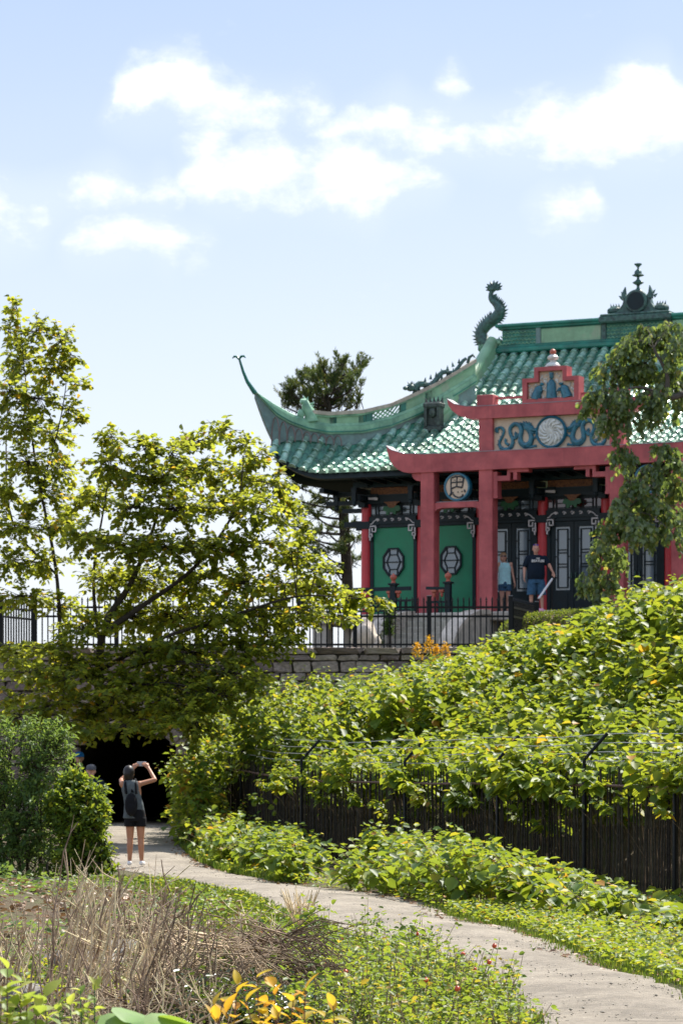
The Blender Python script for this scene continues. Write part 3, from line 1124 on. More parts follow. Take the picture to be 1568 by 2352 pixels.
tvs, tfs = tile_shape()
tme = bpy.data.meshes.new('tile')
tme.from_pydata(tvs, [], tfs)
tme.materials.append(M['tile'])
tme.polygons.foreach_set('use_smooth', [True] * len(tme.polygons))
try:
    tme.set_sharp_from_angle(angle=R(50))
except Exception:
    pass
tiles = []
sp, ex = .305, .335
ncol = int(2 * UC / sp)
for c in range(ncol + 1):
    u = -UC + .12 + c * sp
    if abs(u) > UC - .05:
        continue
    dist = 0.0
    d = -.10
    while d < RD - .1:
        hw = half_width(max(d, 0))
        if abs(u) > hw - .04:
            break
        e = .02
        dz = (rz1(u, max(d, 0) + e) - rz1(u, max(d, 0))) / e
        du = (rz1(u + e, max(d, 0)) - rz1(u - e, max(d, 0))) / (2 * e)
        zz = rz1(u, max(d, 0)) + min(d, 0) * dz
        tiles.append((u + rnd.uniform(-.012, .012), W0 + d, zz, dz, du, d))
        d += ex / math.sqrt(1 + dz * dz)


def tile_matrix(u, w, z, dz, du):
    y = Vector((0, 1, dz - .10)).normalized()
    x = Vector((1, 0, du * .8))
    x = (x - y * x.dot(y)).normalized()
    zz = x.cross(y)
    m = Matrix((x, y, zz)).transposed().to_4x4()
    m.translation = Vector((u, w, z + .015))
    return m


seen = [t for t in tiles if (t[0] < -2.9 and t[5] < 2.6) or (-4.2 < t[0] < 1.2 and t[5] > 3.4)]
seen = seen[:300]
sset = set(id(t) for t in seen)
rest = MB()
for t in tiles:
    m = tile_matrix(*t[:5])
    if id(t) in sset:
        o = bpy.data.objects.new('tile', tme)
        COL.objects.link(o)
        o.parent = roofo
        o.matrix_local = m
    else:
        rest.add([m @ Vector(p) for p in tvs], tfs)
ro = rest.build('tile_field', mat('green_glazed_tile_field', (.075, .25, .18), .28, .55, 3.2, .9, .08, 40, col2=(.30, .48, .38), dirt_sheen=(.54, .57, .45), coat=1.0), roofo, True)  # same pale blotches painting the sheen into the field's colour
ro['kind'] = 'stuff'

# eave board and soffit following the eave curve
fb, sf = [], []
us = [-UC + 2 * UC * k / 80 for k in range(81)]
ev = MB()
g = []
for u in us:
    zz = rz1(u, 0)
    g += [(u, W0 + .04, zz - .02), (u, W0 + .02, zz - .16), (u, W0 + .12, zz - .20), (u, W0 + .16, zz - .06)]
ev.add(g, [(k * 4 + j, (k + 1) * 4 + j, (k + 1) * 4 + (j + 1) % 4, k * 4 + (j + 1) % 4) for k in range(80) for j in range(4)])
ev.build('eave_board', M['teal'], house)
sfm = MB()
g = []
for u in us:
    zz = rz1(u, 0)
    hw = max(-6.3, min(6.3, u))
    g += [(u, W0 + .10, zz - .10), (hw, CW + .1, 3.80)]
sfm.add(g, [(k * 2, k * 2 + 1, k * 2 + 3, k * 2 + 2) for k in range(80)])
g = []
for k in range(41):
    a = 6.5 * (1 - 2 * k / 40)
    s_ = 6.5 - abs(a)
    zz = 3.93 + float(lift(np.array([s_]), np.array([0]))[0])
    g += [(-UC + .10, 6.62 - a, zz - .10), (-6.0, max(CW, min(11.6, 6.62 - a)), 3.80)]
sfm.add(g, [(k * 2, k * 2 + 1, k * 2 + 3, k * 2 + 2) for k in range(40)])
sfm.build('soffit', mat('matt_dark_soffit', (.008, .016, .018), .9, .3, 4, .05), house)
for k, u in enumerate([x * .42 for x in range(-14, 15)]):
    zz = rz1(u, 0)
    rf = MB()
    a, b = Vector((u, W0 + .16, zz - .17)), Vector((u, CW, 3.72))
    rf.box((a + b) / 2, (.07, (b - a).length, .09), m=Matrix.Rotation(math.atan2(b.z - a.z, b.y - a.y), 3, 'X'))
    rf.build('rafter', M['teal'], house)

# ---------------- hip ridges
M['flash'] = mat('brown_flashing_edge', (.17, .13, .12), .6, .3, 6, .4)
HT = [-.62, -.58, -.45, -.28, .07, .40, .766, 1.2, 1.9, 2.5, 3.0, 3.5, 3.94, 4.3]
HZT = [7.14, 6.92, 6.5, 6.18, 5.84, 5.60, 5.44, 5.36, 5.42, 5.62, 5.92, 6.25, 6.62, 6.95]      # top of the lower roll
HWALL = [.0, .0, .0, .0, .0, .0, .28, .32, .36, .38, .40, .42, .42, .40]                         # openwork wall above it


def hip_point(t, s):
    return (s * (-UC + t), W0 + t)


for s in (1, -1):
    samp = [HT[0] + (HT[-1] - HT[0]) * k / 60 for k in range(61)]
    tail = [t for t in samp if t <= -.25]
    tr = MB()
    tr.tube([(*hip_point(t, s), interp(t, HT, HZT) - .03) for t in tail], [.03 + .05 * min(1, max(0, (t + .62) / .4)) for t in tail], 10)
    zt = interp(-.62, HT, HZT)
    pt = hip_point(-.62, s)
    for q in (-1, 1):
        tr.tube([(pt[0], pt[1], zt - .06), (pt[0] + q * .07, pt[1], zt + .015), (pt[0] + q * .14, pt[1] + q * .02, zt + .02), (pt[0] + q * .19, pt[1] + q * .03, zt - .03)], [.03, .035, .03, .01], 8)
    tr.build('upturned_tip', M['verddark'], house, True)
    body = [t for t in samp if t >= -.34]

    def strip(name, fz0, fz1, th, m, ts, cap=False):
        mb = MB()
        vs = []
        nx_, ny_ = .7071, -.7071 * s
        for t in ts:
            pu, pw = hip_point(t, s)
            for zf, sd in ((fz0, 1), (fz0, -1), (fz1, -1), (fz1, 1)):
                vs.append((pu + nx_ * sd * th / 2, pw + ny_ * sd * th / 2, zf(t)))
        k_ = len(ts)
        fs = [(i * 4 + j, (i + 1) * 4 + j, (i + 1) * 4 + (j + 1) % 4, i * 4 + (j + 1) % 4) for i in range(k_ - 1) for j in range(4)]
        fs += [(0, 1, 2, 3), tuple((k_ - 1) * 4 + j for j in (3, 2, 1, 0))]
        mb.add(vs, fs)
        return mb.build(name, m, house)

    top = lambda t: interp(t, HT, HZT)
    wal = lambda t: interp(t, HT, HWALL)
    tap = lambda t: min(1.0, max(.12, (t + .36) / .5))
    surf = lambda t: (rz1(-UC + t, t) - .05) if t > .12 else (rz1(-UC + .12, .12) - .05) + (top(-.34) - .06 - (rz1(-UC + .12, .12) - .05)) * ((.12 - t) / .46) ** 1.3
    strip('ridge_skirt', surf, lambda t: top(t) - .20 * tap(t), .14, M['lead'], body)
    strip('ridge_base', lambda t: top(t) - .24 * tap(t), lambda t: top(t) - .03, .26, M['verd'], body)
    strip('ridge_fillet', lambda t: top(t) - .20 * tap(t), lambda t: top(t) - .17 * tap(t), .32, M['verddark'], body)
    rb = MB()
    rb.tube([(*hip_point(t, s), top(t) - .02) for t in body], [.045 + .055 * tap(t) for t in body], 8)
    rb.build('ridge_roll', M['verd'], house, True)
    up = [t for t in samp if t >= .78]
    strip('ridge_cap', lambda t: top(t) + wal(t) - .05, lambda t: top(t) + wal(t) + .05, .30, M['tan'], up)
    strip('ridge_cornice', lambda t: top(t) + wal(t) - .10, lambda t: top(t) + wal(t) - .05, .22, M['verd'], up)
    for a, b in ((.78, 1.95), (2.75, 4.3)):
        strip('ridge_panel', lambda t: top(t), lambda t: top(t) + wal(t) - .08, .12, M['verdlight'], [t for t in samp if a <= t <= b])
    for t in (.85, 1.3, 1.9, 2.05, 2.78, 3.3):
        pu, pw = hip_point(t, s)
        MB().box((pu, pw, top(t) + wal(t) / 2 - .02), (.12, .20, wal(t)), rz=-s * math.pi / 4).build('ridge_stud', M['verddark'], house)
    # openwork lattice
    lt = MB()
    q = 1.95
    while q < 2.75:
        for dq in (-.24, .24):
            a, b = q, min(max(q + dq, 1.9), 2.8)
            pa, pb = hip_point(a, s), hip_point(b, s)
            lt.tube([(pa[0], pa[1], top(a) + .02), (pb[0], pb[1], top(b) + wal(b) - .08)], .022, 5)
        q += .10
    lt.build('ridge_lattice', M['verd'], house)
    # arched lead flashings under the ridge
    for k in range(9):
        t = .10 + k * .16
        u_ = -UC + .22 + k * .305
        wq = W0 + t
        zt_, zb_ = top(t) - .25, surf(t)
        ar = MB()
        pts_ = []
        for j in range(9):
            a = math.pi * j / 8
            pts_.append((s * (-UC + t + .10 + .12 * math.cos(a) * 1.0), wq - .06 - .07 + .0 * math.cos(a), zb_ - .05 + (zt_ - zb_ + .0) * math.sin(a) ** .8))
        ar.tube(pts_, .018, 5)
        ar.build('arched_flashing', M['flash'], house, True)
    # guardian beast at the foot of the openwork
    pu, pw = hip_point(.74, s)
    z0 = top(.74)
    be = MB()
    be.tube([(pu + s * .12, pw + .12, z0), (pu + s * .10, pw + .10, z0 + .2), (pu + s * .02, pw + .02, z0 + .40), (pu - s * .02, pw - .02, z0 + .55), (pu - s * .10, pw - .10, z0 + .56)], [.20, .17, .14, .11, .06], 9)
    be.ball((pu - s * .10, pw - .10, z0 + .18), (.10, .10, .16), 8, 5).ball((pu - s * .2, pw - .2, z0 + .05), (.14, .12, .08), 8, 5)
    for k in range(5):
        be.spike((pu + s * .12, pw + .12, z0 + .12 + k * .09), (s * .7, .3, .6), .04, .13)
    be.spike((pu - s * .02, pw, z0 + .6), (-.3, 0, 1), .05, .14).spike((pu + s * .04, pw, z0 + .58), (.4, 0, 1), .05, .12)
    be.tube([(pu - s * .38, pw - .38, z0 + .0), (pu - s * .42, pw - .42, z0 + .12), (pu - s * .36, pw - .36, z0 + .14)], .02, 5)
    be.build('guardian_beast', M['verd'], house, True)
    # small dragon walking up the hip
    dg = MB()
    base = lambda t: top(t) + wal(t)
    pts_, rr = [], []
    for k in range(19):
        t = 3.0 + k * .062
        pu, pw = hip_point(t, s)
        pts_.append((pu, pw, base(t) + .13 + .09 * math.sin(k * .8)))
        rr.append(.10 - .003 * k)
    dg.tube(pts_, rr, 8)
    pu, pw = hip_point(2.93, s)
    zb = base(2.93)
    dg.ball((pu, pw, zb + .24), (.13, .12, .11), 8, 5).ball((pu - s * .10, pw - .10, zb + .22), (.09, .08, .06), 8, 5)
    for k in range(9):
        t = 3.0 + k * .12
        a_, b_ = hip_point(t, s)
        dg.spike((a_, b_, base(t) + .2), (rnd.uniform(-.3, .3), rnd.uniform(-.3, .3), 1), .05, .15)
        dg.spike((a_, b_, base(t) + .02), (0, 0, 1), .05, .16)
    for k in range(4):
        dg.spike((pu, pw, zb + .3), (rnd.uniform(-1, 1), rnd.uniform(-.5, .5), 1), .04, .15)
    t = 4.15
    a_, b_ = hip_point(t, s)
    dg.tube([(a_, b_, base(t) + .05), (a_ + s * .05, b_, base(t) + .22), (a_ + s * .16, b_, base(t) + .28), (a_ + s * .22, b_, base(t) + .20)], [.05, .05, .04, .02], 6)
    dg.build('hip_dragon', M['bronze'], house, True)

M['maskdark'] = mat('blackened_bronze_mask', (.020, .026, .026), .5, .5, 10, .4, .4, 40, col2=(.05, .07, .06))
# ---------------- vertical ridges from the gable
for s in (1, -1):
    vr = MB()
    ws = [6.5 - k * .22 for k in range(16)]
    cl = []
    for w in ws:
        z = rz1(0, w - W0)
        k = (6.5 - w) / 3.3
        cl.append((s * (-GU - .02 - .30 * k * k), w, z + .42 - .06 * k))
    vr.tube(cl, [.16 + .03 * (i / 15) for i in range(16)], 12)
    vr.build('gable_ridge_roll', M['verdlight'], house, True)
    vw = MB()
    for x0, x1, h0, h1, mt in ((-.17, .17, -.1, .36, 0),):
        vs = []
        for i, w in enumerate(ws):
            z = rz1(0, w - W0)
            gu = s * (-GU - .30 * (i / 15) ** 2)
            vs += [(gu + x0, w, z + h0), (gu + x1, w, z + h0), (gu + x1 * .8, w, z + h1), (gu + x0 * .8, w, z + h1)]
        vw.add(vs, [(i * 4 + j, i * 4 + (j + 1) % 4, (i + 1) * 4 + (j + 1) % 4, (i + 1) * 4 + j) for i in range(15) for j in range(4)] + [(0, 1, 2, 3), (63, 62, 61, 60)])
    vw.build('gable_ridge_wall', M['verdlight'], house)
    cx, cw = s * (-GU - .32), 3.05
    zc = rz1(0, cw - W0)
    bs = MB()
    bs.bbox((cx, cw - .02, zc + .30), (.46, .26, .78), .05).bbox((cx, cw - .08, zc + .66), (.56, .34, .18), .05).bbox((cx, cw - .10, zc + .0), (.56, .30, .18), .04)
    bs.box((cx - .19, cw - .18, zc + .34), (.08, .14, .52)).box((cx + .19, cw - .18, zc + .34), (.08, .14, .52))
    bs.ball((cx, cw - .16, zc + .46), (.13, .10, .15), 8, 5)
    for k in range(-2, 3):
        bs.spike((cx + k * .11, cw - .06, zc + .72), (k * .12, -.1, 1), .06, .20)
    bs.build('ridge_end_mask', M['maskdark'], house)

# ---------------- main ridge
RW = 6.67
rg = MB()
rg.bbox((0, RW, 7.89), (8.5, .62, .16), .04).bbox((0, RW, 8.0), (8.4, .46, .08), .02)
rg.build('ridge_plinth', M['verddark'], house)
rg = MB()
rg.box((0, RW, 8.25), (8.15, .26, .46))
rg.build('ridge_core', M['verddark'], house)
for u0, u1 in ((-2.88, -1.06), (1.06, 2.88)):
    MB().bbox(((u0 + u1) / 2, RW - .135, 8.25), (u1 - u0, .03, .42), .012).build('plain_ridge_panel', M['verdlight'], house)
for u0, u1 in ((-4.06, -3.02), (-.88, .88), (3.02, 4.06)):
    lt = MB()
    nn = int((u1 - u0) / .115)
    for k in range(nn + 1):
        uu = u0 + (u1 - u0) * k / nn
        for r_ in range(4):
            zz = 8.06 + r_ * .105
            a = [(uu - .058, zz + .05), (uu - .03, zz + .012), (uu, zz), (uu + .03, zz + .012), (uu + .058, zz + .05)]
            lt.tube([(x + (.058 if r_ % 2 else 0), RW - .145, q) for x, q in a], .016, 4)
    lt.build('scale_lattice', M['verd'], house)
for u in (-2.95, -.97, .97, 2.95):
    MB().bbox((u, RW - .12, 8.27), (.15, .14, .52), .02).build('ridge_pilaster', M['lead'] if abs(u) > 1 else M['bronze'], house)
MB().bbox((0, RW, 8.53), (8.35, .42, .08), .02).bbox((0, RW, 8.60), (8.5, .56, .10), .03).build('ridge_cornice_cap', M['verddark'], house)
MB().bbox((0, RW - .02, 8.58), (2.15, .66, .20), .04).bbox((0, RW - .03, 8.70), (2.05, .62, .06), .02).build('ornament_base', M['bronze'], house)
orn = MB()
for s in (-1, 1):
    orn.bbox((s * .68, RW, 8.86), (.34, .30, .24), .08)
    orn.prism([(s * .10, 8.72), (s * .80, 8.72), (s * .55, 8.82), (s * .42, 9.0), (s * .36, 9.2), (s * .10, 9.25)], RW - .14, RW + .14)
    orn.tube([(s * .36, RW - .05, 9.15), (s * .40, RW - .05, 9.3), (s * .36, RW - .05, 9.5)], [.11, .08, .015], 7)
    orn.spike((s * .47, RW, 9.20), (s * .8, 0, .5), .06, .14).spike((s * .44, RW, 9.3), (s * .7, 0, .8), .05, .12)
    for k in range(4):
        orn.spike((s * (.56 + k * .08), RW, 8.95), (s * .2, 0, 1), .03, .12)
    orn.ball((s * .84, RW, 8.84), (.08, .12, .10), 8, 5)
orn.build('scroll', M['bronze'], house)
md = MB()
md.lathe([(.30, 0), (.33, .03), (.33, .2), (.30, .23)], 24, (0, RW + .02, 9.06), Matrix.Rotation(R(90), 3, 'X'))
mo = md.build('ridge_medallion', M['bronze'], house, True)
MB().lathe([(.245, 0), (.25, .02)], 24, (0, RW - .21, 9.06), Matrix.Rotation(R(90), 3, 'X')).build('mirror', M['teal'], mo)
fn = MB()
fn.lathe([(.22, 9.34), (.20, 9.38), (.12, 9.44), (.05, 9.50), (.035, 9.56), (.06, 9.60), (.15, 9.65), (.16, 9.67), (.08, 9.72), (.04, 9.76), (.035, 9.82), (.16, 9.86), (.17, 9.88), (.11, 9.90), (.10, 9.98), (.06, 10.02),
          (.025, 10.05), (.03, 10.10), (.11, 10.18), (.105, 10.2), (.0, 10.2)], 14, (0, RW, -.06))
fn.build('ridge_finial', M['bronze'], house, True)

# ridge-end sea dragon, tail raised
for s in (-1, 1):
    def LL(u, v):
        p = L(u, v, RW)
        return Vector((p.x if s < 0 else -p.x, RW, p.z))
    path_ = spline([LL(1128, 800), LL(1112, 786), LL(1104, 766), LL(1117, 746), LL(1137, 731), LL(1147, 714), LL(1140, 700), LL(1128, 687), LL(1127, 674), LL(1133, 662)], 5)
    n = len(path_)
    rr = [interp(i / (n - 1), [0, .12, .25, .42, .55, .7, .85, 1], [.20, .20, .17, .17, .165, .10, .07, .06]) for i in range(n)]
    dg = MB()
    dg.tube(path_, rr, 10)
    for i in range(6, n - 8):
        t = (path_[i + 1] - path_[i - 1]).normalized()
        side = Vector((-t.z, 0, t.x))
        if side.x * (-1 if i < n * .42 else 1) * (-s) < 0:
            side = -side
        dg.spike(path_[i] + side * rr[i] * .8, side + t * .4, .05, .16, 4)
    topp = path_[-1]
    for k in range(9):
        a = R(-20 + 220 * k / 8)
        dg.tube([topp, topp + Vector((math.cos(a) * .14, .02 * (k % 3 - 1), math.sin(a) * .10)), topp + Vector((math.cos(a) * .27, .02, math.sin(a) * .20 + .03))], [.07, .06, .008], 6)
    dg.ball(LL(1130, 664), (.13, .09, .10), 8, 5)
    dg.build('ridge_dragon', M['bronze'], house, True)
    hd = MB()
    hd.ball(LL(1118, 794), (.28, .2, .16), 10, 6).ball(LL(1143, 787), (.16, .16, .12), 8, 5).ball(LL(1108, 800), (.16, .16, .14), 8, 5).ball(LL(1152, 795), (.12, .14, .06), 8, 5)
    for k in range(6):
        hd.spike(LL(1110 + k * 7, 786 - (k % 2) * 3), (rnd.uniform(-.4, .4), -.2, 1), .05, .13)
    hd.build('dragon_head', M['verd'], house, True)

# ------------------------------------------------------------------ ceremonial gate in front of the pavilion
gate = empty('ceremonial_gate', (GX, GY, GZ0), -TH)
tag(gate, 'red four-post gate with dragon panel and stepped pediment before the pavilion', 'gate')
PW = .39


def mirror(pts):
    return pts + [(-x, z) for x, z in reversed(pts)]


for u in (-3.51, -1.83, 1.83, 3.51):
    pm = MB()
    top = 5.16 if abs(u) < 2 else 3.81
    pm.bbox((u, 0, top / 2), (PW, PW, top), .018)
    pm.build('post', M['red'], gate)
lo = mirror([(-4.68, 4.53), (-4.66, 4.40), (-4.60, 4.20), (-4.50, 4.03), (-4.35, 3.90), (-4.18, 3.82), (-4.0, 3.79)]) + []
up_ = [(4.55, 4.42), (4.2, 4.31), (3.6, 4.27), (-3.6, 4.27), (-4.2, 4.31), (-4.55, 4.42)]
MB().prism(lo + up_, -.23, .23).build('lower_beam', M['red'], gate)
hi = mirror([(-2.92, 5.70), (-2.89, 5.56), (-2.78, 5.40), (-2.6, 5.26), (-2.35, 5.17), (-2.1, 5.14)]) + [(2.72, 5.56), (2.4, 5.49), (2.1, 5.475), (-2.1, 5.475), (-2.4, 5.49), (-2.72, 5.56)]
MB().prism(hi, -.22, .22).build('upper_beam', M['red'], gate)
fl = MB()
for a, z, w in ((-3.6, 4.272, .48),):
    fl.box((0, 0, 4.279), (7.2, w, .014))
fl.box((0, 0, 5.483), (4.2, .46, .014))
for s in (-1, 1):
    for (x0, z0), (x1, z1) in (((2.1, 5.483), (2.4, 5.497)), ((2.4, 5.497), (2.72, 5.567)), ((2.72, 5.567), (2.93, 5.71))):
        fl.prism([(s * x0, z0), (s * x1, z1), (s * x1, z1 + .014), (s * x0, z0 + .014)], -.225, .225)
    for (x0, z0), (x1, z1) in (((3.6, 4.278), (4.2, 4.318)), ((4.2, 4.318), (4.55, 4.428)), ((4.55, 4.428), (4.70, 4.545))):
        fl.prism([(s * x0, z0), (s * x1, z1), (s * x1, z1 + .014), (s * x0, z0 + .014)], -.235, .235)
fl.build('flashing', M['redtop'], gate)
for s in (-1, 1):
    MB().bbox((s * 1.85, 0, 5.63), (.46, .42, .29), .015).build('stub_post', M['red'], gate)
    MB().box((s * 1.2, .05, 5.69), (.84, .10, .055)).build('thin_rail', M['red'], gate)
    # corbel below the beam tip
    MB().prism([(s * 3.705, 3.79), (s * 3.97, 3.79), (s * 3.96, 3.70), (s * 3.90, 3.62), (s * 3.82, 3.58), (s * 3.705, 3.57)], -.15, .15).build('corbel', M['red'], gate)
    # tie beam of the side bay, arched ends
    MB().prism([(s * 2.02, 2.72), (s * 2.10, 2.80), (s * 2.25, 2.83), (s * 3.1, 2.83), (s * 3.24, 2.80), (s * 3.32, 2.72), (s * 3.32, 2.95), (s * 3.2, 2.98), (s * 2.14, 2.98), (s * 2.02, 2.95)], -.14, .14).build('tie_beam', M['red'], gate)
    MB().box((s * 2.67, 0, 2.987), (1.2, .30, .012)).build('tie_flashing', M['redtop'], gate)
    # meander bracket under the lower beam
    fb = MB()
    x = s * 1.635
    sg = -s
    fb.box((x + sg * .06, 0, 3.42), (.12, .30, .62))
    fb.box((x + sg * .30, 0, 3.55), (.36, .295, .13))
    fb.box((x + sg * .44, 0, 3.65), (.09, .29, .12))
    fb.box((x + sg * .70, 0, 3.745), (.60, .285, .09))
    fb.box((x + sg * .62, 0, 3.60), (.10, .28, .20))
    fb.box((x + sg * .05, 0, 3.07), (.16, .31, .08))
    fb.build('meander_bracket', M['red'], gate)
    # round character medallion
    cu, cz = s * 2.67, 3.375
    q = Matrix.Rotation(R(90), 3, 'X')
    rm = MB()
    rm.lathe([(.30, 0), (.375, .0), (.385, .03), (.385, .16), (.37, .20), (.325, .20), (.315, .165), (.0, .165)], 36, (cu, .04, cz), q)
    ring = rm.build('character_medallion', M['ring'], gate, True)
    MB().lathe([(.318, 0), (.318, .012), (.0, .014)], 36, (cu, -.122, cz), q).build('cream_disc', M['cream'], ring)
    ch = MB()

    def stroke(p, r):
        ch.tube([(cu + a * .385, -.142, cz + b * .385) for a, b in p], [x_ * .385 for x_ in r], 7)
    # brush strokes of the written sign: a crowned box of four cells over a heart with dots
    for p, r in ((((-.40, .62), (-.10, .72), (.30, .70), (.52, .62)), (.05, .06, .06, .09)), (((-.44, .60), (-.46, .2), (-.44, -.15)), (.05, .05, .06)), (((.50, .62), (.44, .2), (.38, -.08)), (.08, .05, .05)),
                 (((-.42, .30), (0, .32), (.40, .32)), (.045, .05, .06)), (((0, .70), (-.02, .3), (-.02, .05)), (.05, .045, .05)), (((-.42, -.12), (-.05, .02), (.36, -.06)), (.06, .055, .07)),
                 (((-.44, -.15), (-.42, -.45), (-.60, -.66)), (.06, .09, .04)), (((-.30, -.48), (-.16, -.64), (.10, -.74), (.36, -.70), (.46, -.54)), (.04, .06, .05, .06, .08)),
                 (((-.30, -.36), (-.26, -.44)), (.045, .03)), (((.06, -.34), (.09, -.40)), (.05, .04)), (((.34, -.36), (.42, -.30)), (.045, .03)), (((.55, -.22), (.60, -.38)), (.06, .07)), (((-.22, .48), (-.14, .46)), (.03, .03)),
                 (((.2, .48), (.28, .46)), (.03, .03))):
        stroke(p, r)
    ch.build('brush_character', M['ink'], ring, True)

# dragon panel
MB().box((0, .02, 4.705), (3.27, .16, .864)).build('cream_panel', M['cream'], gate)
q = Matrix.Rotation(R(90), 3, 'X')
mm = MB()
mm.lathe([(.37, 0), (.42, .0), (.43, .03), (.425, .12), (.40, .15), (.375, .13), (.365, .06), (.0, .06)], 40, (0, -.055, 4.71), q)
md = mm.build('whorl_medallion', M['ring'], gate, True)
wh = MB()
wh.lathe([(.362, 0), (.362, .05), (.0, .055)], 36, (0, -.10, 4.71), q)
for k in range(13):
    a0 = TAU * k / 13
    pts_, rr = [], []
    for j in range(7):
        t = j / 6
        a = a0 + .42 * math.sin(t * math.pi * 1.4) * (1 - t * .3)
        r_ = .04 + .30 * t
        pts_.append((r_ * math.cos(a), -.155 - .012 * math.sin(t * 3), 4.71 + r_ * math.sin(a)))
        rr.append(.018 + .038 * t if t < .95 else .03)
    wh.tube(pts_, rr, 6)
wh.ball((0, -.155, 4.71), (.06, .035, .06), 10, 6)
wh.build('whorl', M['pearl'], md, True)


def dz(x, y, s):
    return Vector(((x - 848) * .00297 * s, -.085, 4.71 - (y - 748) * .00277))


for s in (1, -1):
    dr = MB()
    seq = [(318, 700), (335, 682), (372, 682), (395, 715), (378, 765), (355, 810), (352, 850), (385, 888), (435, 888), (470, 855), (478, 800), (455, 745), (455, 690), (495, 655), (540, 670), (560, 715), (552, 775), (552, 825), (590, 862), (635, 850), (655, 800), (640, 745), (620, 700)]
    wid = [.02, .03, .035, .035, .038, .04, .045, .052, .055, .055, .05, .05, .055, .06, .06, .065, .065, .075, .085, .085, .075, .06, .07]
    pts_ = spline([dz(x, y, s) for x, y in seq], 4)
    n = len(pts_)
    dr.tube(pts_, [interp(i / (n - 1) * (len(wid) - 1), range(len(wid)), wid) for i in range(n)], 8)
    # tail tuft, mane, jaws, legs with claws
    for dx, dy in ((-14, 26), (-2, 34), (14, 36), (-20, 8)):
        dr.tube([dz(325, 690, s), dz(325 + dx * .6, 690 + dy * .6, s), dz(325 + dx, 690 + dy + 8, s)], [.045, .03, .006], 6)
    dr.ball(dz(628, 694, s), (.15, .06, .085), 9, 6)
    dr.tube([dz(640, 705, s), dz(680, 720, s), dz(712, 722, s)], [.07, .06, .035], 7)
    dr.tube([dz(640, 725, s), dz(672, 748, s), dz(696, 752, s)], [.05, .035, .018], 7)
    for dx, dy in ((-70, -52), (-40, -62), (-10, -60), (20, -52), (40, -40), (48, -22)):
        dr.tube([dz(615, 690, s), dz(615 + dx * .6, 690 + dy * .55, s), dz(615 + dx, 690 + dy, s)], [.05, .04, .008], 6)
    for leg in (((600, 858), (640, 880), (690, 872)), ((640, 790), (675, 800), (700, 782)), ((470, 800), (505, 770), (500, 740)), ((440, 850), (410, 830), (405, 800)), ((470, 790), (510, 790), (525, 760))):
        dr.tube([dz(x, y, s) for x, y in leg], [.045, .035, .03], 7)
        e = leg[-1]
        for cx_, cy_ in ((18, -10), (22, 6), (10, 16), (2, -18)):
            dr.tube([dz(*e, s), dz(e[0] + cx_, e[1] + cy_, s)], [.022, .006], 5)
    for i in range(8, n - 10, 3):
        t = (pts_[i + 1] - pts_[i - 1]).normalized()
        dr.spike(pts_[i] + Vector((t.z, 0, -t.x)) * .03, (t.z, -.1, -t.x), .02, .05, 4)
    dr.build('relief_dragon', M['blue'], gate, True)

# stepped pediment
ped = [(-.79, 5.497), (.79, 5.497), (.79, 6.14), (.455, 6.14), (.455, 6.42), (-.455, 6.42), (-.455, 6.14), (-.79, 6.14)]
inn = [(-.66, 5.59), (.66, 5.59), (.66, 6.03), (.34, 6.03), (.34, 6.31), (-.34, 6.31), (-.34, 6.03), (-.66, 6.03)]
pb = MB()
pb.prism(ped, -.06, .20)
for k in range(8):
    a, b, c, d = ped[k], ped[(k + 1) % 8], inn[(k + 1) % 8], inn[k]
    pb.prism([a, b, c, d], -.20, -.055)
pb.build('pediment', M['red'], gate)
MB().prism(inn, -.075, -.062).build('relief_ground', M['cream'], gate)
wl = MB()
for k in range(150):
    x, z = rnd.uniform(-.64, .64), rnd.uniform(5.6, 6.26)
    if (z > 5.99 and abs(x) > .31) or (abs(x) < .1) or (z > 6.2 and abs(x) > .2):
        continue
    wl.ball((x, -.085, z), (rnd.uniform(.02, .045), .03, rnd.uniform(.02, .045)), 6, 4)
wl.build('relief_clouds', M['pearl'], gate, True)['kind'] = 'stuff'


def robed(mb, x, z, h, lean, w):
    """relief figure in a long robe: hem, waist, shoulders, head"""
    mb.tube([(x, -.09, z), (x + lean * .25, -.10, z + h * .3), (x + lean * .6, -.105, z + h * .6), (x + lean, -.10, z + h * .78)], [w, w * .86, w * .80, w * .35], 9)
    mb.ball((x + lean * 1.15, -.115, z + h * .9), (w * .42, .05, h * .10), 8, 6)
    mb.tube([(x + lean * .7 - w * .6, -.13, z + h * .62), (x + lean * .5 - w * .2 + lean, -.17, z + h * .45), (x + lean * .9 + w * .3, -.16, z + h * .5)], [w * .28, w * .24, w * .16], 7)
    for k in (-1, 0, 1):
        mb.tube([(x + k * w * .5, -.15, z + .01), (x + k * w * .35 + lean * .3, -.165, z + h * .45)], [.022, .012], 5)


for x, h, lean, w in ((0.0, .62, 0.0, .155), (-.44, .42, .15, .15), (.44, .40, -.15, .15)):
    fm = MB()
    robed(fm, x, 5.60, h, lean, w)
    if x == 0:
        fm.tube([(0, -.12, 6.16), (0, -.12, 6.27)], [.06, .065], 8)
    fm.build('relief_figure', M['blue'], gate, True)
fp = MB()
fp.lathe([(.20, 6.43), (.20, 6.46), (.15, 6.52), (.07, 6.57), (.07, 6.60), (.14, 6.64), (.15, 6.69), (.10, 6.73), (.06, 6.76)], 16)
fo = fp.build('finial_pedestal', M['pearl'], gate, True)
MB().ball((0, 0, 6.82), .082, 12, 8).build('red_ball', M['orange'], fo, True)

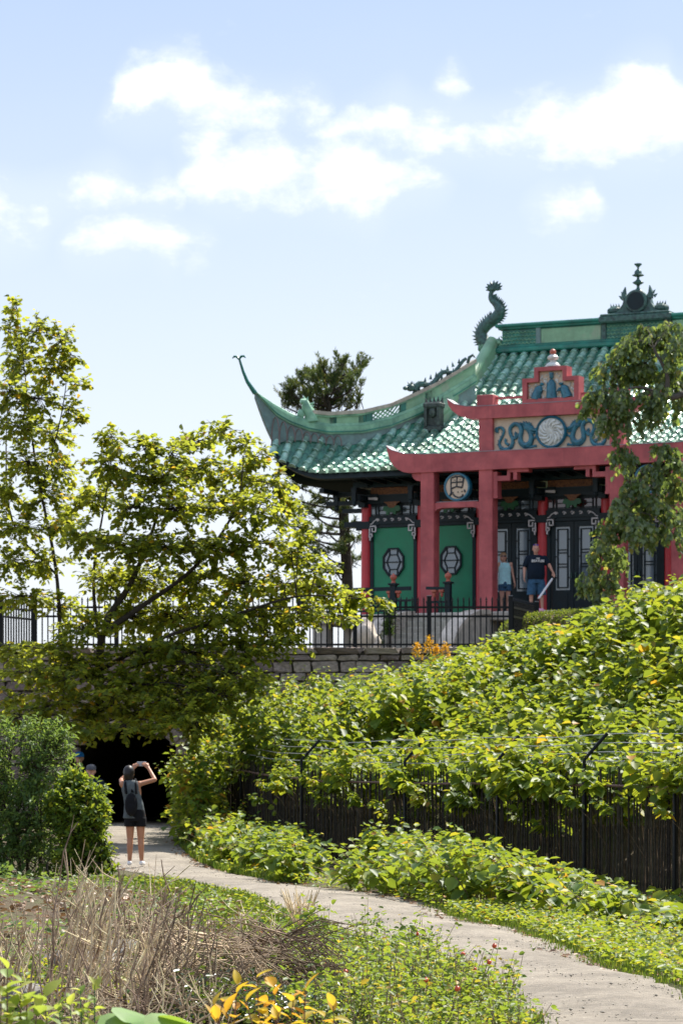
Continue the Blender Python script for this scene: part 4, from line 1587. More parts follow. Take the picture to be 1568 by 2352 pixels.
# ------------------------------------------------------------------ balustrade, stairs
bal = empty('veranda_railing', (GX, GY, GZ0), -TH)
tag(bal, 'dark veranda railing with round terracotta newel caps before the green panels', 'railing')
BW = -.62
r_ = MB()
r_.box((-5.45, BW, .68), (3.3, .09, .10)).build('top_rail', M['teal'], bal)
MB().box((-5.45, BW, .36), (3.3, .05, .06)).box((-5.45, BW, .10), (3.3, .05, .06)).build('lower_rail', M['teal'], bal)
for x in [-7.0 + .16 * k for k in range(20)]:
    MB().box((x, BW, .23), (.035, .035, .24)).build('baluster', M['teal'], bal)
nw = MB()
nw.bbox((0, 0, .39), (.16, .16, .78), .01).bbox((0, 0, .80), (.24, .24, .05), .01)
nwm = nw.mesh('newel', M['teal'])
cp = MB()
cp.lathe([(.06, .825), (.07, .84), (.045, .88), (.05, .91), (.085, .95), (.092, .99), (.075, 1.03), (.03, 1.06), (.012, 1.09), (.0, 1.10)], 14)
cpm = cp.mesh('newel_cap', M['orange'], True)
for x, w in ((-4.30, BW), (-2.72, BW), (-7.05, BW)):
    o = place('newel', nwm, bal, (x, w, 0))
    place('newel_cap', cpm, o)
MB().box((-3.05, BW, .66), (.6, .07, .08), m=Matrix.Rotation(R(3), 3, 'Y')).build('short_rail', M['teal'], bal)
MB().box((-3.05, BW, .30), (.6, .05, .06)).build('short_rail', M['teal'], bal)
for x in (-2.90, -3.12, -4.16, -4.42):
    dp = MB()
    dp.lathe([(.0, .42), (.03, .44), (.05, .49), (.045, .53), (.09, .57), (.09, .62)], 8, (x, BW, 0))
    dp.build('carved_drop', M['orange'], bal, True)
for x in [-3.32 + .11 * k for k in range(6)]:
    MB().box((x, BW, .15), (.03, .03, .3)).build('baluster', M['teal'], bal)

stairs = empty('stone_stairs', (GX, GY, GZ0), -TH)
tag(stairs, 'granite stairs with curved cheek walls rising to the gate', 'stairs')
STU = -2.67
for k in range(8):
    MB().bbox((STU, -.88 - .15 - k * .30, -.17 * (k + .5) - .08), (1.86, .34, .175), .012).build('step', M['step'], stairs)
MB().box((STU, -2.0, -1.15), (1.84, 2.0, .3)).build('stair_base', M['step'], stairs)
for s in (-1, 1):
    o_ = []
    for k in range(13):
        a = math.pi / 2 * k / 12
        o_.append((-.92 - 2.55 * math.sin(a), -1.35 + 1.28 * math.cos(a)))
    rot = Matrix.Rotation(R(90), 3, 'Z')
    mb = MB()
    mb.prism([(-.9, -1.36)] + [(w, z - .0) for w, z in o_] + [(-3.47, -1.36)], -.17, .17, rot, (STU + s * 1.08, 0, 0))
    co = mb.build('cheek_wall', M['stone'], stairs)
    mb = MB()
    mb.prism([(w, z) for w, z in o_] + [(w - .03 * math.sin(math.pi / 2 * k / 12) * 3.0, z + .10 * math.cos(math.pi / 2 * k / 12) + .02) for k, (w, z) in reversed(list(enumerate(o_)))], -.21, .21, rot, (STU + s * 1.08, 0, 0))
    mb.build('cheek_coping', M['boulder'], co)

# ------------------------------------------------------------------ terrace fence on the wall
def spear_mesh(h):
    p = MB()
    p.box((0, 0, h * .46), (.030, .030, h * .92))
    p.spike((0, 0, h * .94), (0, 0, 1), .028, h * .075, 4)
    p.box((0, 0, h * .925), (.045, .03, .018))
    return p.mesh('picket', M['iron'])


def iron_fence(name, label, pts, h, spacing, posts, rails=(.80, .62, .06), matp='iron', postcap=None):
    """fence along pts (world x, y) with z0; spear pickets and square posts"""
    f = empty(name, (pts[0][0], pts[0][1], pts[0][2]))
    tag(f, label, 'fence')
    base = Vector(pts[0])
    sm = spear_mesh(h)
    for i in range(len(pts) - 1):
        a, b = Vector(pts[i]) - base, Vector(pts[i + 1]) - base
        ln = (b - a).length
        rz = math.atan2(b.y - a.y, b.x - a.x)
        tilt = math.atan2(b.z - a.z, math.hypot(b.x - a.x, b.y - a.y))
        for q in rails:
            m_ = MB()
            m_.box((0, 0, 0), (ln, .036, .048))
            o = m_.build('rail', M[matp], f)
            o.location = (a + b) / 2 + Vector((0, 0, h * q))
            o.rotation_euler = (0, -tilt, rz)
        k = spacing / 2
        while k < ln:
            p = a + (b - a) * k / ln
            place('picket', sm, f, p, (0, 0, rz))
            k += spacing
    pm = MB()
    pm.box((0, 0, h * .5), (.10, .10, h * 1.0)).box((0, 0, h * 1.01), (.12, .12, .02)).box((0, 0, .01), (.12, .12, .02))
    pmm = pm.mesh('post', M['iron'])
    for x, y, z in posts:
        o = place('post', pmm, f, Vector((x, y, z)) - base)
        if postcap:
            c = MB()
            c.box((0, 0, h * 1.03), (.095, .095, .012))
            c.build('post_cap', M[postcap], o)
    return f


fy = 70.75
fz = TZ + .015


def fx(u, Y=fy):
    return (u - CX) / F * Y


iron_fence('terrace_fence', 'black iron spear fence running along the top of the stone wall', [(fx(78), fy, fz), (fx(1176), fy, fz)], 1.17, .132,
           [(fx(u), fy, fz) for u in (78, 268, 458, 640, 815, 985, 1172)], postcap='iron_sunlit')
iron_fence('terrace_fence', 'black iron fence turning away at the far end of the wall beside the tall tree', [(fx(5), fy, fz), (fx(75, 72.3), 72.3, fz)], 1.17, .14, [(fx(3), fy, fz)])
iron_fence('terrace_fence', 'short black fence section beside the clipped hedge below the man', [(fx(1178), fy + .1, fz), (fx(1229, 73.6), 73.6, fz + .02)], 1.17, .132, [(fx(1232, 73.6), 73.6, fz + .02)], postcap='iron_sunlit')

hr = empty('stair_handrail', P(1234, 1420, 77.0))
tag(hr, 'pale sloping handrail under the hand of the man in the navy shirt', 'handrail')
a, b = P(1236, 1375, 77.0), P(1267, 1330, 79.2)
base = hr.location
MB().tube([a - base, b - base], .028, 8).build('rail', M['cloth_white'], hr)
MB().tube([a - base, Vector((a.x, a.y, GZ0 - 1.1)) - base], .02, 8).build('post', M['iron'], hr)
MB().tube([b - base, Vector((b.x, b.y, GZ0 - .3)) - base], .02, 8).build('post', M['iron'], hr)

# ------------------------------------------------------------------ palisade with barbed wire along the bank
pal = empty('palisade_fence', (4.2, 37.4, 0))
tag(pal, 'weathered dark palisade with rusty rail and barbed wire below the bank', 'fence')
PO = Vector((4.2, 37.4, 0))

fpts = spline([(x, y, 0) for x, y in FENCE], 40)
cum = [0]
for i in range(1, len(fpts)):
    cum.append(cum[-1] + (fpts[i] - fpts[i - 1]).length)


def along(s):
    x = np.interp(s, cum, [p.x for p in fpts])
    y = np.interp(s, cum, [p.y for p in fpts])
    e = .05
    x2, y2 = np.interp(s + e, cum, [p.x for p in fpts]), np.interp(s + e, cum, [p.y for p in fpts])
    return Vector((float(x), float(y), 0.0)), math.atan2(float(y2 - y), float(x2 - x))


PH = 1.62
pk = []
for k in range(5):
    r2 = random.Random(k)
    mb = MB()
    pts_ = [(r2.uniform(-.006, .006), r2.uniform(-.006, .006), PH * j / 5) for j in range(6)]
    mb.tube(pts_, [.0135] * 5 + [.009], 6)
    pk.append(mb.mesh('picket', M['picket']))
s_ = 4.2
npk = 0
pkrest = MB()
while s_ < cum[-1] - .2:
    p, rz = along(s_)
    zz = 0.30 * float(sstep((p.y - 51) / 15.0))
    if npk < 300:
        place('picket', rnd.choice(pk), pal, Vector((p.x, p.y, zz)) - PO, (rnd.uniform(-.025, .025), rnd.uniform(-.025, .025), rnd.uniform(0, 6)), (1, 1, rnd.uniform(.97, 1.03)))
    else:
        pkrest.tube([Vector((p.x, p.y, zz)) - PO, Vector((p.x, p.y, zz + PH)) - PO], .022, 5)
    npk += 1
    s_ += .118 + rnd.uniform(-.016, .016)
if pkrest.v:
    po_ = pkrest.build('distant_pickets', M['picket'], pal)
    po_['kind'] = 'stuff'


def run(name, off, h, r, m, wob, step=.5, n=6):
    pts_ = []
    s = 4.2
    k = 0
    while s < cum[-1] - .1:
        p, rz = along(s)
        zz = 0.30 * float(sstep((p.y - 51) / 15.0))
        nrm = Vector((math.sin(rz), -math.cos(rz), 0))
        pts_.append(Vector((p.x, p.y, zz + h + wob * math.sin(s * 1.3) + rnd.uniform(-wob, wob) * .4)) + nrm * off - PO)
        s += step
        k += 1
    MB().tube(pts_, r, n).build(name, m, pal, True)


run('rail', -.05, 1.42, .019, M['rust'], .010, 1.4)
for off, h in ((.10, 1.86), (.20, 1.98), (.30, 2.10), (.0, 1.74)):
    run('barbed_wire', off, h, .006, M['wire'], .012, .35, 4)
for u in (1558, 1349, 1150, 938, 700, 560):
    best = min((abs(CX + F * along(s / 20)[0].x / along(s / 20)[0].y - u), s / 20) for s in range(80, int(cum[-1] * 20)))[1]
    p, rz = along(best)
    zz = 0.30 * float(sstep((p.y - 51) / 15.0))
    nrm = Vector((math.sin(rz), -math.cos(rz), 0))
    b0 = Vector((p.x, p.y, zz)) - PO - nrm * .06
    ps = MB()
    ps.tube([b0, b0 + Vector((0, 0, 1.76)), b0 + Vector((0, 0, 1.80)) + nrm * .03, b0 + Vector((0, 0, 2.12)) + nrm * .33], .024, 8)
    ps.build('post', M['iron'], pal, True)
    s2 = best

# ------------------------------------------------------------------ people


def capsule(mb, p0, r0, p1, r1, n=12):
    p0, p1 = Vector(p0), Vector(p1)
    d = p1 - p0
    d = d.normalized() if d.length > 1e-6 else Vector((0, 0, 1))
    pts_, rr = [], []
    for a in (85, 60, 30, 0):
        pts_.append(p0 - d * r0 * math.sin(R(a)))
        rr.append(r0 * math.cos(R(a)))
    for a in (0, 30, 60, 85):
        pts_.append(p1 + d * r1 * math.sin(R(a)))
        rr.append(r1 * math.cos(R(a)))
    mb.tube(pts_, rr, n)


def fuse(name, mb, m, parent, voxel=.009, smooth=4):
    """one continuous skin from overlapping limbs"""
    me = mb.mesh(name + '_raw', m)
    o = bpy.data.objects.new(name + '_raw', me)
    COL.objects.link(o)
    md_ = o.modifiers.new('r', 'REMESH')
    md_.mode = 'VOXEL'
    md_.voxel_size = voxel
    sm_ = o.modifiers.new('s', 'SMOOTH')
    sm_.factor = .5
    sm_.iterations = smooth
    dg_ = bpy.context.evaluated_depsgraph_get()
    new = bpy.data.meshes.new_from_object(o.evaluated_get(dg_))
    new.name = name
    bpy.data.objects.remove(o, do_unlink=True)
    bpy.data.meshes.remove(me)
    if not new.materials:
        new.materials.append(m)
    new.polygons.foreach_set('use_smooth', [True] * len(new.polygons))
    return link(name, new, parent)


def loft(mb, rings, n=22, wob=0.0, seed=0):
    """closed garment from elliptical rings (cx, cy, z, rx, ry)"""
    r2 = random.Random(seed)
    vs, fs = [], []
    for i, (cx, cy, z, rx, ry) in enumerate(rings):
        for j in range(n):
            a = TAU * j / n
            f = 1 + wob * math.sin(3 * a + i * .7 + seed) + wob * r2.uniform(-.6, .6)
            vs.append((cx + rx * f * math.cos(a), cy + ry * f * math.sin(a), z))
    k = len(rings)
    for i in range(k - 1):
        for j in range(n):
            a, b = i * n + j, i * n + (j + 1) % n
            fs.append((a, b, b + n, a + n))
    fs += [tuple(range(n - 1, -1, -1)), tuple((k - 1) * n + j for j in range(n))]
    mb.add(vs, fs)


def hand(mb, wrist, d, palm_n, grip=.5, side=1, sc=1.0):
    """palm, four bent fingers and a thumb; d points along the hand, palm_n out of the palm"""
    w, d, pn = Vector(wrist), Vector(d).normalized(), Vector(palm_n).normalized()
    x = d.cross(pn).normalized() * side
    c = w + d * .045 * sc
    for k in (-1, 0, 1):
        capsule(mb, w + x * k * .016 * sc, .017 * sc, w + d * .075 * sc + x * k * .022 * sc, .015 * sc, 8)
    for k, ln in ((-1.5, .062), (-.5, .075), (.5, .078), (1.5, .068)):
        b0 = w + d * .082 * sc + x * k * .019 * sc
        b1 = b0 + (d * (1 - grip * .4) + pn * grip * .7).normalized() * ln * .5 * sc
        b2 = b1 + (d * (1 - grip) + pn * grip * 1.2).normalized() * ln * .5 * sc
        capsule(mb, b0, .0095 * sc, b1, .009 * sc, 7)
        capsule(mb, b1, .009 * sc, b2, .0075 * sc, 7)
    t0 = w + d * .03 * sc + x * .03 * sc
    t1 = t0 + (d * .6 + x * .7 + pn * .3).normalized() * .035 * sc
    t2 = t1 + (d * .9 + pn * .5).normalized() * .03 * sc
    capsule(mb, t0, .013 * sc, t1, .011 * sc, 7)
    capsule(mb, t1, .011 * sc, t2, .009 * sc, 7)


def head(mb, c, f, r=.1):
    """skull, jaw, nose, ears; f = +1 faces away from the camera, -1 towards it"""
    c = Vector(c)
    mb.ball(c + Vector((0, -f * .01, .02)), (r * .78, r * .95, r * 1.08), 16, 10)
    mb.ball(c + Vector((0, f * .025, -.055)), (r * .60, r * .66, r * .72), 14, 8)
    capsule(mb, c + Vector((0, f * r * .90, .02)), .010, c + Vector((0, f * r * 1.10, -.022)), .015, 8)
    mb.ball(c + Vector((0, f * r * .86, -.055)), (.026, .016, .010), 8, 5)
    for s in (-1, 1):
        mb.ball(c + Vector((s * r * .78, -f * .005, -.008)), (.014, .022, .032), 8, 6)
        mb.ball(c + Vector((s * .034, f * r * .86, .018)), (.018, .014, .012), 8, 5)


def figure(name, label, loc, f, J, garments, hair, group=None, extra=None, skin='skin', headr=.1, voxel=.009):
    """J: joints. f: +1 faces away, -1 faces the camera"""
    root = empty(name, loc)
    tag(root, label, 'person', group)
    b = MB()
    sc = J.get('sc', 1)
    for s, q in (('L', -1), ('R', 1)):
        capsule(b, J['hip' + s], .088, J['knee' + s], .055)
        kn, an = Vector(J['knee' + s]), Vector(J['ankle' + s])
        calf = kn.lerp(an, .32) + Vector((0, -f * .02, 0))
        capsule(b, kn, .052, calf, .052)
        capsule(b, calf, .052, an, .034)
        capsule(b, an + Vector((0, -f * .03, -.03)), .033, an + Vector((q * .02, f * .12, -.055)), .028)
        sh, el, wr = Vector(J['sh' + s]), Vector(J['el' + s]), Vector(J['wr' + s])
        capsule(b, sh, J.get('arm', .045), el, J.get('arm', .045) * .82)
        capsule(b, el, J.get('arm', .045) * .82, wr, .026)
        hd_, pn = J.get('hand' + s, ((wr - el), (0, 0, -1)))
        hand(b, wr, hd_, pn, J.get('grip', .5), J.get('side' + s, 1))
    hm = (Vector(J['hipL']) + Vector(J['hipR'])) / 2
    sm = (Vector(J['shL']) + Vector(J['shR'])) / 2
    tw = J.get('tw', .115)
    for s in (-1, 1):
        capsule(b, hm + Vector((s * .06, 0, .03)), tw, hm.lerp(sm, .45) + Vector((s * .045, 0, 0)), tw * .88)
        capsule(b, hm.lerp(sm, .45) + Vector((s * .045, 0, 0)), tw * .88, hm.lerp(sm, .8) + Vector((s * .065, 0, 0)), tw * .92)
        capsule(b, hm.lerp(sm, .8) + Vector((s * .06, 0, .02)), tw * .8, Vector(J['shL'] if s < 0 else J['shR']), .05)
    h = Vector(J['head'])
    capsule(b, sm + Vector((0, 0, .0)), .065, h + Vector((0, -f * .015, -.09)), .052)
    head(b, h, f, headr)
    fuse('body', b, M[skin], root, voxel)
    for gname, gm, rings_list, wob in garments:
        g = MB()
        for rings in rings_list:
            if isinstance(rings[0], str):
                capsule(g, *rings[1:])
            else:
                loft(g, rings, 24, wob, len(gname))
        fuse(gname, g, M[gm], root, .010, 2)
    if hair:
        hmb = MB()
        for c, r in hair[1]:
            hmb.ball(h + Vector(c), r, 14, 9)
        fuse('hair', hmb, M[hair[0]], root, .010, 1)
    return root


# woman photographing, back to the camera
wy = 49.8
wl_ = ((308 - CX) / F * wy, wy, .02 + .04)
Jw = dict(hipL=(-.065, 0, .82), hipR=(.105, 0, .82), kneeL=(-.062, .0, .455), kneeR=(.112, 0, .455), ankleL=(-.068, -.02, .085), ankleR=(.125, .0, .085),
          shL=(-.19, .0, 1.335), shR=(.085, .0, 1.335), elL=(-.225, .19, 1.40), elR=(.335, .10, 1.405), wrL=(-.045, .36, 1.585), wrR=(.215, .33, 1.60),
          handL=((.5, .1, .55), (.3, .6, -.1)), handR=((-.45, .1, .45), (-.3, .6, -.1)), grip=.75, sideL=1, sideR=-1, head=(-.085, .03, 1.50), tw=.10, arm=.043)
woman = figure('person', 'woman in grey sleeveless top and black shorts photographing the tunnel', wl_, 1, Jw, [
    ('tank_top', 'cloth_grey', [[(.0, -.01, .775, .185, .125), (.005, 0, .86, .175, .12), (0, 0, 1.0, .158, .118), (-.025, 0, 1.12, .148, .115), (-.045, 0, 1.24, .155, .118), (-.052, 0, 1.32, .150, .105), (-.052, 0, 1.375, .125, .08), (-.055, 0, 1.40, .08, .06)]], .025),
    ('shorts', 'cloth_black', [[(.02, 0, .92, .155, .12), (.02, 0, .80, .175, .13), (.02, 0, .73, .178, .125)], [(-.065, 0, .78, .095, .105), (-.068, 0, .64, .092, .10)], [(.108, 0, .78, .095, .105), (.112, 0, .64, .092, .10)]], .01),
    ('shoe', 'cloth_white', [('c', (-.068, -.05, .045), .042, (-.082, .11, .035), .036)], 0), ('shoe', 'cloth_white', [('c', (.125, -.03, .045), .042, (.145, .13, .035), .036)], 0)],
    ('hair', [((0, -.015, .03), (.095, .108, .115)), ((0, -.035, -.03), (.088, .085, .095)), ((-.01, -.07, .0), (.07, .06, .075)), ((.0, .01, .07), (.07, .085, .06))]))
bp = MB()
bp.ball((-.035, -.145, 1.00), (.105, .075, .19), 14, 10).ball((-.03, -.185, .94), (.075, .05, .11), 12, 8)
bp.tube([(-.12, -.12, 1.18), (-.135, -.08, 1.34), (-.13, .02, 1.41), (-.13, .10, 1.33)], .022, 6)
bp.tube([(.05, -.12, 1.18), (.035, -.08, 1.34), (.02, .02, 1.41), (.02, .10, 1.33)], .022, 6)
bp.tube([(-.03, -.15, 1.20), (-.03, -.14, 1.25), (.0, -.13, 1.20)], .012, 5)
o = bp.build('backpack', M['cloth_black'])
o.location = wl_
tag(o, 'small black backpack worn by the woman taking a picture', 'backpack')
ph = MB()
ph.bbox((.10, .395, 1.665), (.155, .010, .078), .004)
o = ph.build('phone', M['phone'])
o.location = wl_
tag(o, 'silver phone held up in both hands by the woman in grey', 'phone')
MB().box((.10, .4015, 1.665), (.140, .002, .068)).build('screen', M['darkglass'], o)

# man in the navy shirt at the handrail
def at_house(u, W, z=0.0):
    p = L(u, 1408, W)
    q = house.location + Matrix.Rotation(-TH, 3, 'Z') @ Vector((p.x, W, z))
    return q


ml = at_house(1230.5, -.25, -.02)
Jm = dict(hipL=(-.10, 0, .88), hipR=(.11, 0, .88), kneeL=(-.13, -.06, .50), kneeR=(.14, -.02, .50), ankleL=(-.14, -.02, .09), ankleR=(.16, .02, .09), shL=(-.215, 0, 1.44), shR=(.225, 0, 1.44), elL=(-.30, .02, 1.17), elR=(.345, -.08, 1.22),
          wrL=(-.315, -.05, .92), wrR=(.425, -.16, 1.05), handL=((0, -.1, -1), (.9, -.2, 0)), handR=((.25, -.2, -.7), (-.2, -.6, -.5)), grip=.5, sideL=-1, sideR=1, head=(-.01, -.02, 1.665), tw=.15, arm=.056)
man = figure('person', 'man in navy printed shirt and blue shorts holding the handrail', ml, -1, Jm, [
    ('shirt', 'cloth_navy', [[(0, 0, .86, .215, .175), (0, -.01, .98, .235, .20), (0, -.015, 1.12, .228, .195), (0, 0, 1.28, .218, .165), (.0, 0, 1.40, .225, .135), (.0, 0, 1.47, .20, .10), (0, 0, 1.51, .11, .075)],
                             ('c', (-.205, 0, 1.42), .085, (-.275, .015, 1.25), .082), ('c', (.215, 0, 1.42), .085, (.295, -.035, 1.29), .082)], .015),
    ('shorts', 'cloth_denim', [[(0, 0, .95, .205, .16), (0, 0, .84, .22, .17), (0, 0, .76, .22, .165)], [(-.10, 0, .82, .125, .14), (-.135, -.04, .46, .118, .13)], [(.11, 0, .82, .125, .14), (.145, -.02, .46, .118, .13)]], .02),
    ('shoe', 'cloth_white', [('c', (-.14, .04, .045), .05, (-.16, -.14, .035), .04)], 0), ('shoe', 'cloth_white', [('c', (.16, .06, .045), .05, (.19, -.12, .035), .04)], 0)],
    ('hairgrey', [((0, .03, .05), (.082, .085, .075))]), skin='skinpale', headr=.108)
sg = MB()
sg.bbox((-.045, -.085, 1.765), (.065, .03, .030), .01).bbox((.03, -.085, 1.765), (.065, .03, .030), .01).tube([(-.085, .02, 1.76), (-.08, -.08, 1.765), (.065, -.08, 1.765), (.07, .02, 1.76)], .006, 5)
o = sg.build('sunglasses', M['purple'])
o.location = ml
tag(o, 'violet sunglasses pushed up on the head of the man in navy', 'sunglasses')
shirt = [c for c in man.children if c.name.startswith('shirt')][0]
for txt, size, z, x in (('THE', .045, 1.392, .035), ('BEATLES', .088, 1.312, .035)):
    cu_ = bpy.data.curves.new('t', 'FONT')
    cu_.body = txt
    cu_.size = size
    cu_.align_x = 'CENTER'
    cu_.extrude = .03
    cu_.offset = .0022
    to = bpy.data.objects.new('t', cu_)
    COL.objects.link(to)
    me = bpy.data.meshes.new_from_object(to.evaluated_get(bpy.context.evaluated_depsgraph_get()))
    bpy.data.objects.remove(to, do_unlink=True)
    me.name = 'shirt_print'
    me.materials.clear()
    me.materials.append(M['cloth_white'])
    o = bpy.data.objects.new('shirt_print', me)
    COL.objects.link(o)
    o.parent = shirt
    o.location = (x, -.150, z)
    o.rotation_euler = (R(90), 0, 0)

# woman in pale aqua top beside the gate post
w2 = at_house(1158.5, .75)
Jq = dict(hipL=(-.08, 0, .82), hipR=(.08, 0, .82), kneeL=(-.075, -.02, .46), kneeR=(.085, .0, .46), ankleL=(-.075, 0, .085), ankleR=(.085, .02, .085), shL=(-.165, 0, 1.35), shR=(.165, 0, 1.35), elL=(-.22, .02, 1.10), elR=(.215, .02, 1.08),
          wrL=(-.23, -.04, .87), wrR=(.26, -.05, .84), handL=((0, -.1, -1), (.9, -.2, 0)), handR=((.1, -.1, -1), (-.9, -.2, 0)), sideL=-1, sideR=1, grip=.4, head=(-.04, -.02, 1.53), tw=.105, arm=.04)
figure('person', 'woman in pale aqua top and denim shorts half behind the gate post', w2, -1, Jq, [
    ('top', 'cloth_aqua', [[(0, 0, .80, .175, .13), (0, 0, .95, .165, .125), (0, 0, 1.10, .158, .125), (0, -.005, 1.24, .168, .13), (0, 0, 1.34, .155, .10), (0, 0, 1.385, .12, .075)]], .015),
    ('shorts', 'cloth_denim', [[(0, 0, .88, .16, .125), (0, 0, .74, .18, .13)], [(-.082, 0, .78, .10, .11), (-.08, 0, .63, .10, .108)], [(.082, 0, .78, .10, .11), (.086, 0, .63, .10, .108)]], .015),
    ('shoe', 'cloth_black', [('c', (-.075, .03, .045), .045, (-.085, -.12, .035), .036)], 0), ('shoe', 'cloth_black', [('c', (.085, .05, .045), .045, (.10, -.10, .035), .036)], 0)],
    ('hairblond', [((0, .02, .04), (.09, .10, .10)), ((0, .05, -.03), (.085, .07, .10))]), skin='skinpale')
sg = MB()
sg.bbox((-.076, -.118, 1.552), (.06, .02, .036), .008).bbox((-.004, -.118, 1.552), (.06, .02, .036), .008).tube([(-.12, .0, 1.555), (-.11, -.11, 1.556), (.03, -.11, 1.556), (.04, .0, 1.555)], .005, 5)
o = sg.build('sunglasses', M['darkglass'])
o.location = w2
tag(o, 'dark sunglasses worn by the woman in the pale aqua top', 'sunglasses')

# two walkers coming out of the tunnel behind the left shrub
for u, hgt, sh_, cap, lab, cl, Y in ((183, 1.775, 'cloth_navy', 'cloth_blue', 'walker in a bright blue cap almost hidden behind the left shrub', 'bright blue cap on the walker behind the left shrub', 59.0),
                                     (210, 1.60, 'cloth_navy', 'capgrey', 'walker in a grey cap almost hidden behind the left shrub', 'grey cap on the walker beside the blue-capped one', 56.0)):
    k = hgt / 1.70
    z0 = gz((u - CX) / F * Y, Y) + .03
    J = dict(hipL=(-.09 * k, 0, .86 * k), hipR=(.09 * k, 0, .86 * k), kneeL=(-.09 * k, -.03, .48 * k), kneeR=(.09 * k, .02, .48 * k), ankleL=(-.09 * k, 0, .085), ankleR=(.09 * k, .05, .085), shL=(-.19 * k, 0, 1.38 * k), shR=(.19 * k, 0, 1.38 * k),
             elL=(-.25 * k, .02, 1.11 * k), elR=(.25 * k, .02, 1.11 * k), wrL=(-.26 * k, -.08, .88 * k), wrR=(.26 * k, -.06, .88 * k), handL=((0, -.1, -1), (.9, -.2, 0)), handR=((0, -.1, -1), (-.9, -.2, 0)), sideL=-1, grip=.4, head=(0, -.02, 1.58 * k), tw=.125, arm=.046)
    pl = ((u - CX) / F * Y, Y, z0)
    figure('person', lab, pl, -1, J, [
        ('shirt', sh_, [[(0, 0, .84 * k, .19, .14), (0, 0, 1.0 * k, .185, .145), (0, 0, 1.2 * k, .19, .145), (0, 0, 1.34 * k, .19, .115), (0, 0, 1.43 * k, .11, .075)], ('c', (-.18 * k, 0, 1.36 * k), .075, (-.235 * k, .015, 1.17 * k), .07), ('c', (.18 * k, 0, 1.36 * k), .075, (.235 * k, .015, 1.17 * k), .07)], .01),
        ('shorts', 'cloth_denim', [[(0, 0, .92 * k, .17, .13), (0, 0, .76 * k, .19, .14)], [(-.09 * k, 0, .80 * k, .105, .12), (-.09 * k, -.02, .5 * k, .10, .11)], [(.09 * k, 0, .80 * k, .105, .12), (.09 * k, .01, .5 * k, .10, .11)]], .01),
        ('shoe', 'cloth_white', [('c', (-.09 * k, .03, .045), .045, (-.10 * k, -.13, .035), .037)], 0), ('shoe', 'cloth_white', [('c', (.09 * k, .08, .045), .045, (.10 * k, -.08, .035), .037)], 0)],
        ('hair', [((0, .03, .03), (.085, .09, .085))]), skin='skinpale', voxel=.012)
    cm_ = MB()
    h = Vector(J['head'])
    cm_.lathe([(.092, 0), (.094, .03), (.086, .065), (.06, .092), (.02, .104), (0, .105)], 18, h + Vector((0, .005, .028)))
    cm_.prism([(-.065, .0), (.065, .0), (.05, .012), (-.05, .012)], -.20, -.06, None, h + Vector((0, .0, .030)))
    o = cm_.build('cap', M[cap], None, True)
    o.location = pl
    tag(o, cl, 'cap')

# ------------------------------------------------------------------ vegetation


def rvec(n, s=1.0):
    return npr.normal(0, s, (n, 3))


class Leaves:
    """gathers leaf rows until they become one mesh"""
    def __init__(self):
        self.p, self.d, self.u, self.s, self.t = [], [], [], [], []

    def add(self, p, d, u, s, t):
        self.p.append(np.asarray(p, float))
        self.d.append(np.asarray(d, float))
        self.u.append(np.asarray(u, float))
        n = len(p)
        self.s.append(np.broadcast_to(np.asarray(s, float), (n,)).copy())
        self.t.append(np.broadcast_to(np.asarray(t, float), (n,)).copy())

    def build(self, name, wr, m, parent=None, origin=(0, 0, 0), fold=.12, curl=.12):
        if not self.p:
            return None
        p = np.concatenate(self.p) - np.array(origin)
        o = leaves(name, p, np.concatenate(self.d), np.concatenate(self.u), np.concatenate(self.s), wr, np.clip(np.concatenate(self.t), 0, 1), m, parent, fold, curl)
        if parent is not None:
            o['kind'] = 'stuff'
        return o


class Twigs:
    def __init__(self):
        self.a, self.b, self.r, self.q = [], [], [], []

    def seg(self, a, b, r0, r1):
        self.a.append(tuple(a))
        self.b.append(tuple(b))
        self.r.append(r0)
        self.q.append(r1)

    def line(self, pts, r0, r1):
        n = len(pts) - 1
        for i in range(n):
            self.seg(pts[i], pts[i + 1], r0 + (r1 - r0) * i / n, r0 + (r1 - r0) * (i + 1) / n)

    def build(self, name, m, parent=None, origin=(0, 0, 0), n=4):
        if not self.a:
            return None
        o = np.array(origin)
        so_ = sticks(name, np.array(self.a) - o, np.array(self.b) - o, self.r, self.q, m, parent, n)
        if parent is not None and name not in ('stem',):
            so_['kind'] = 'stuff'
        return so_


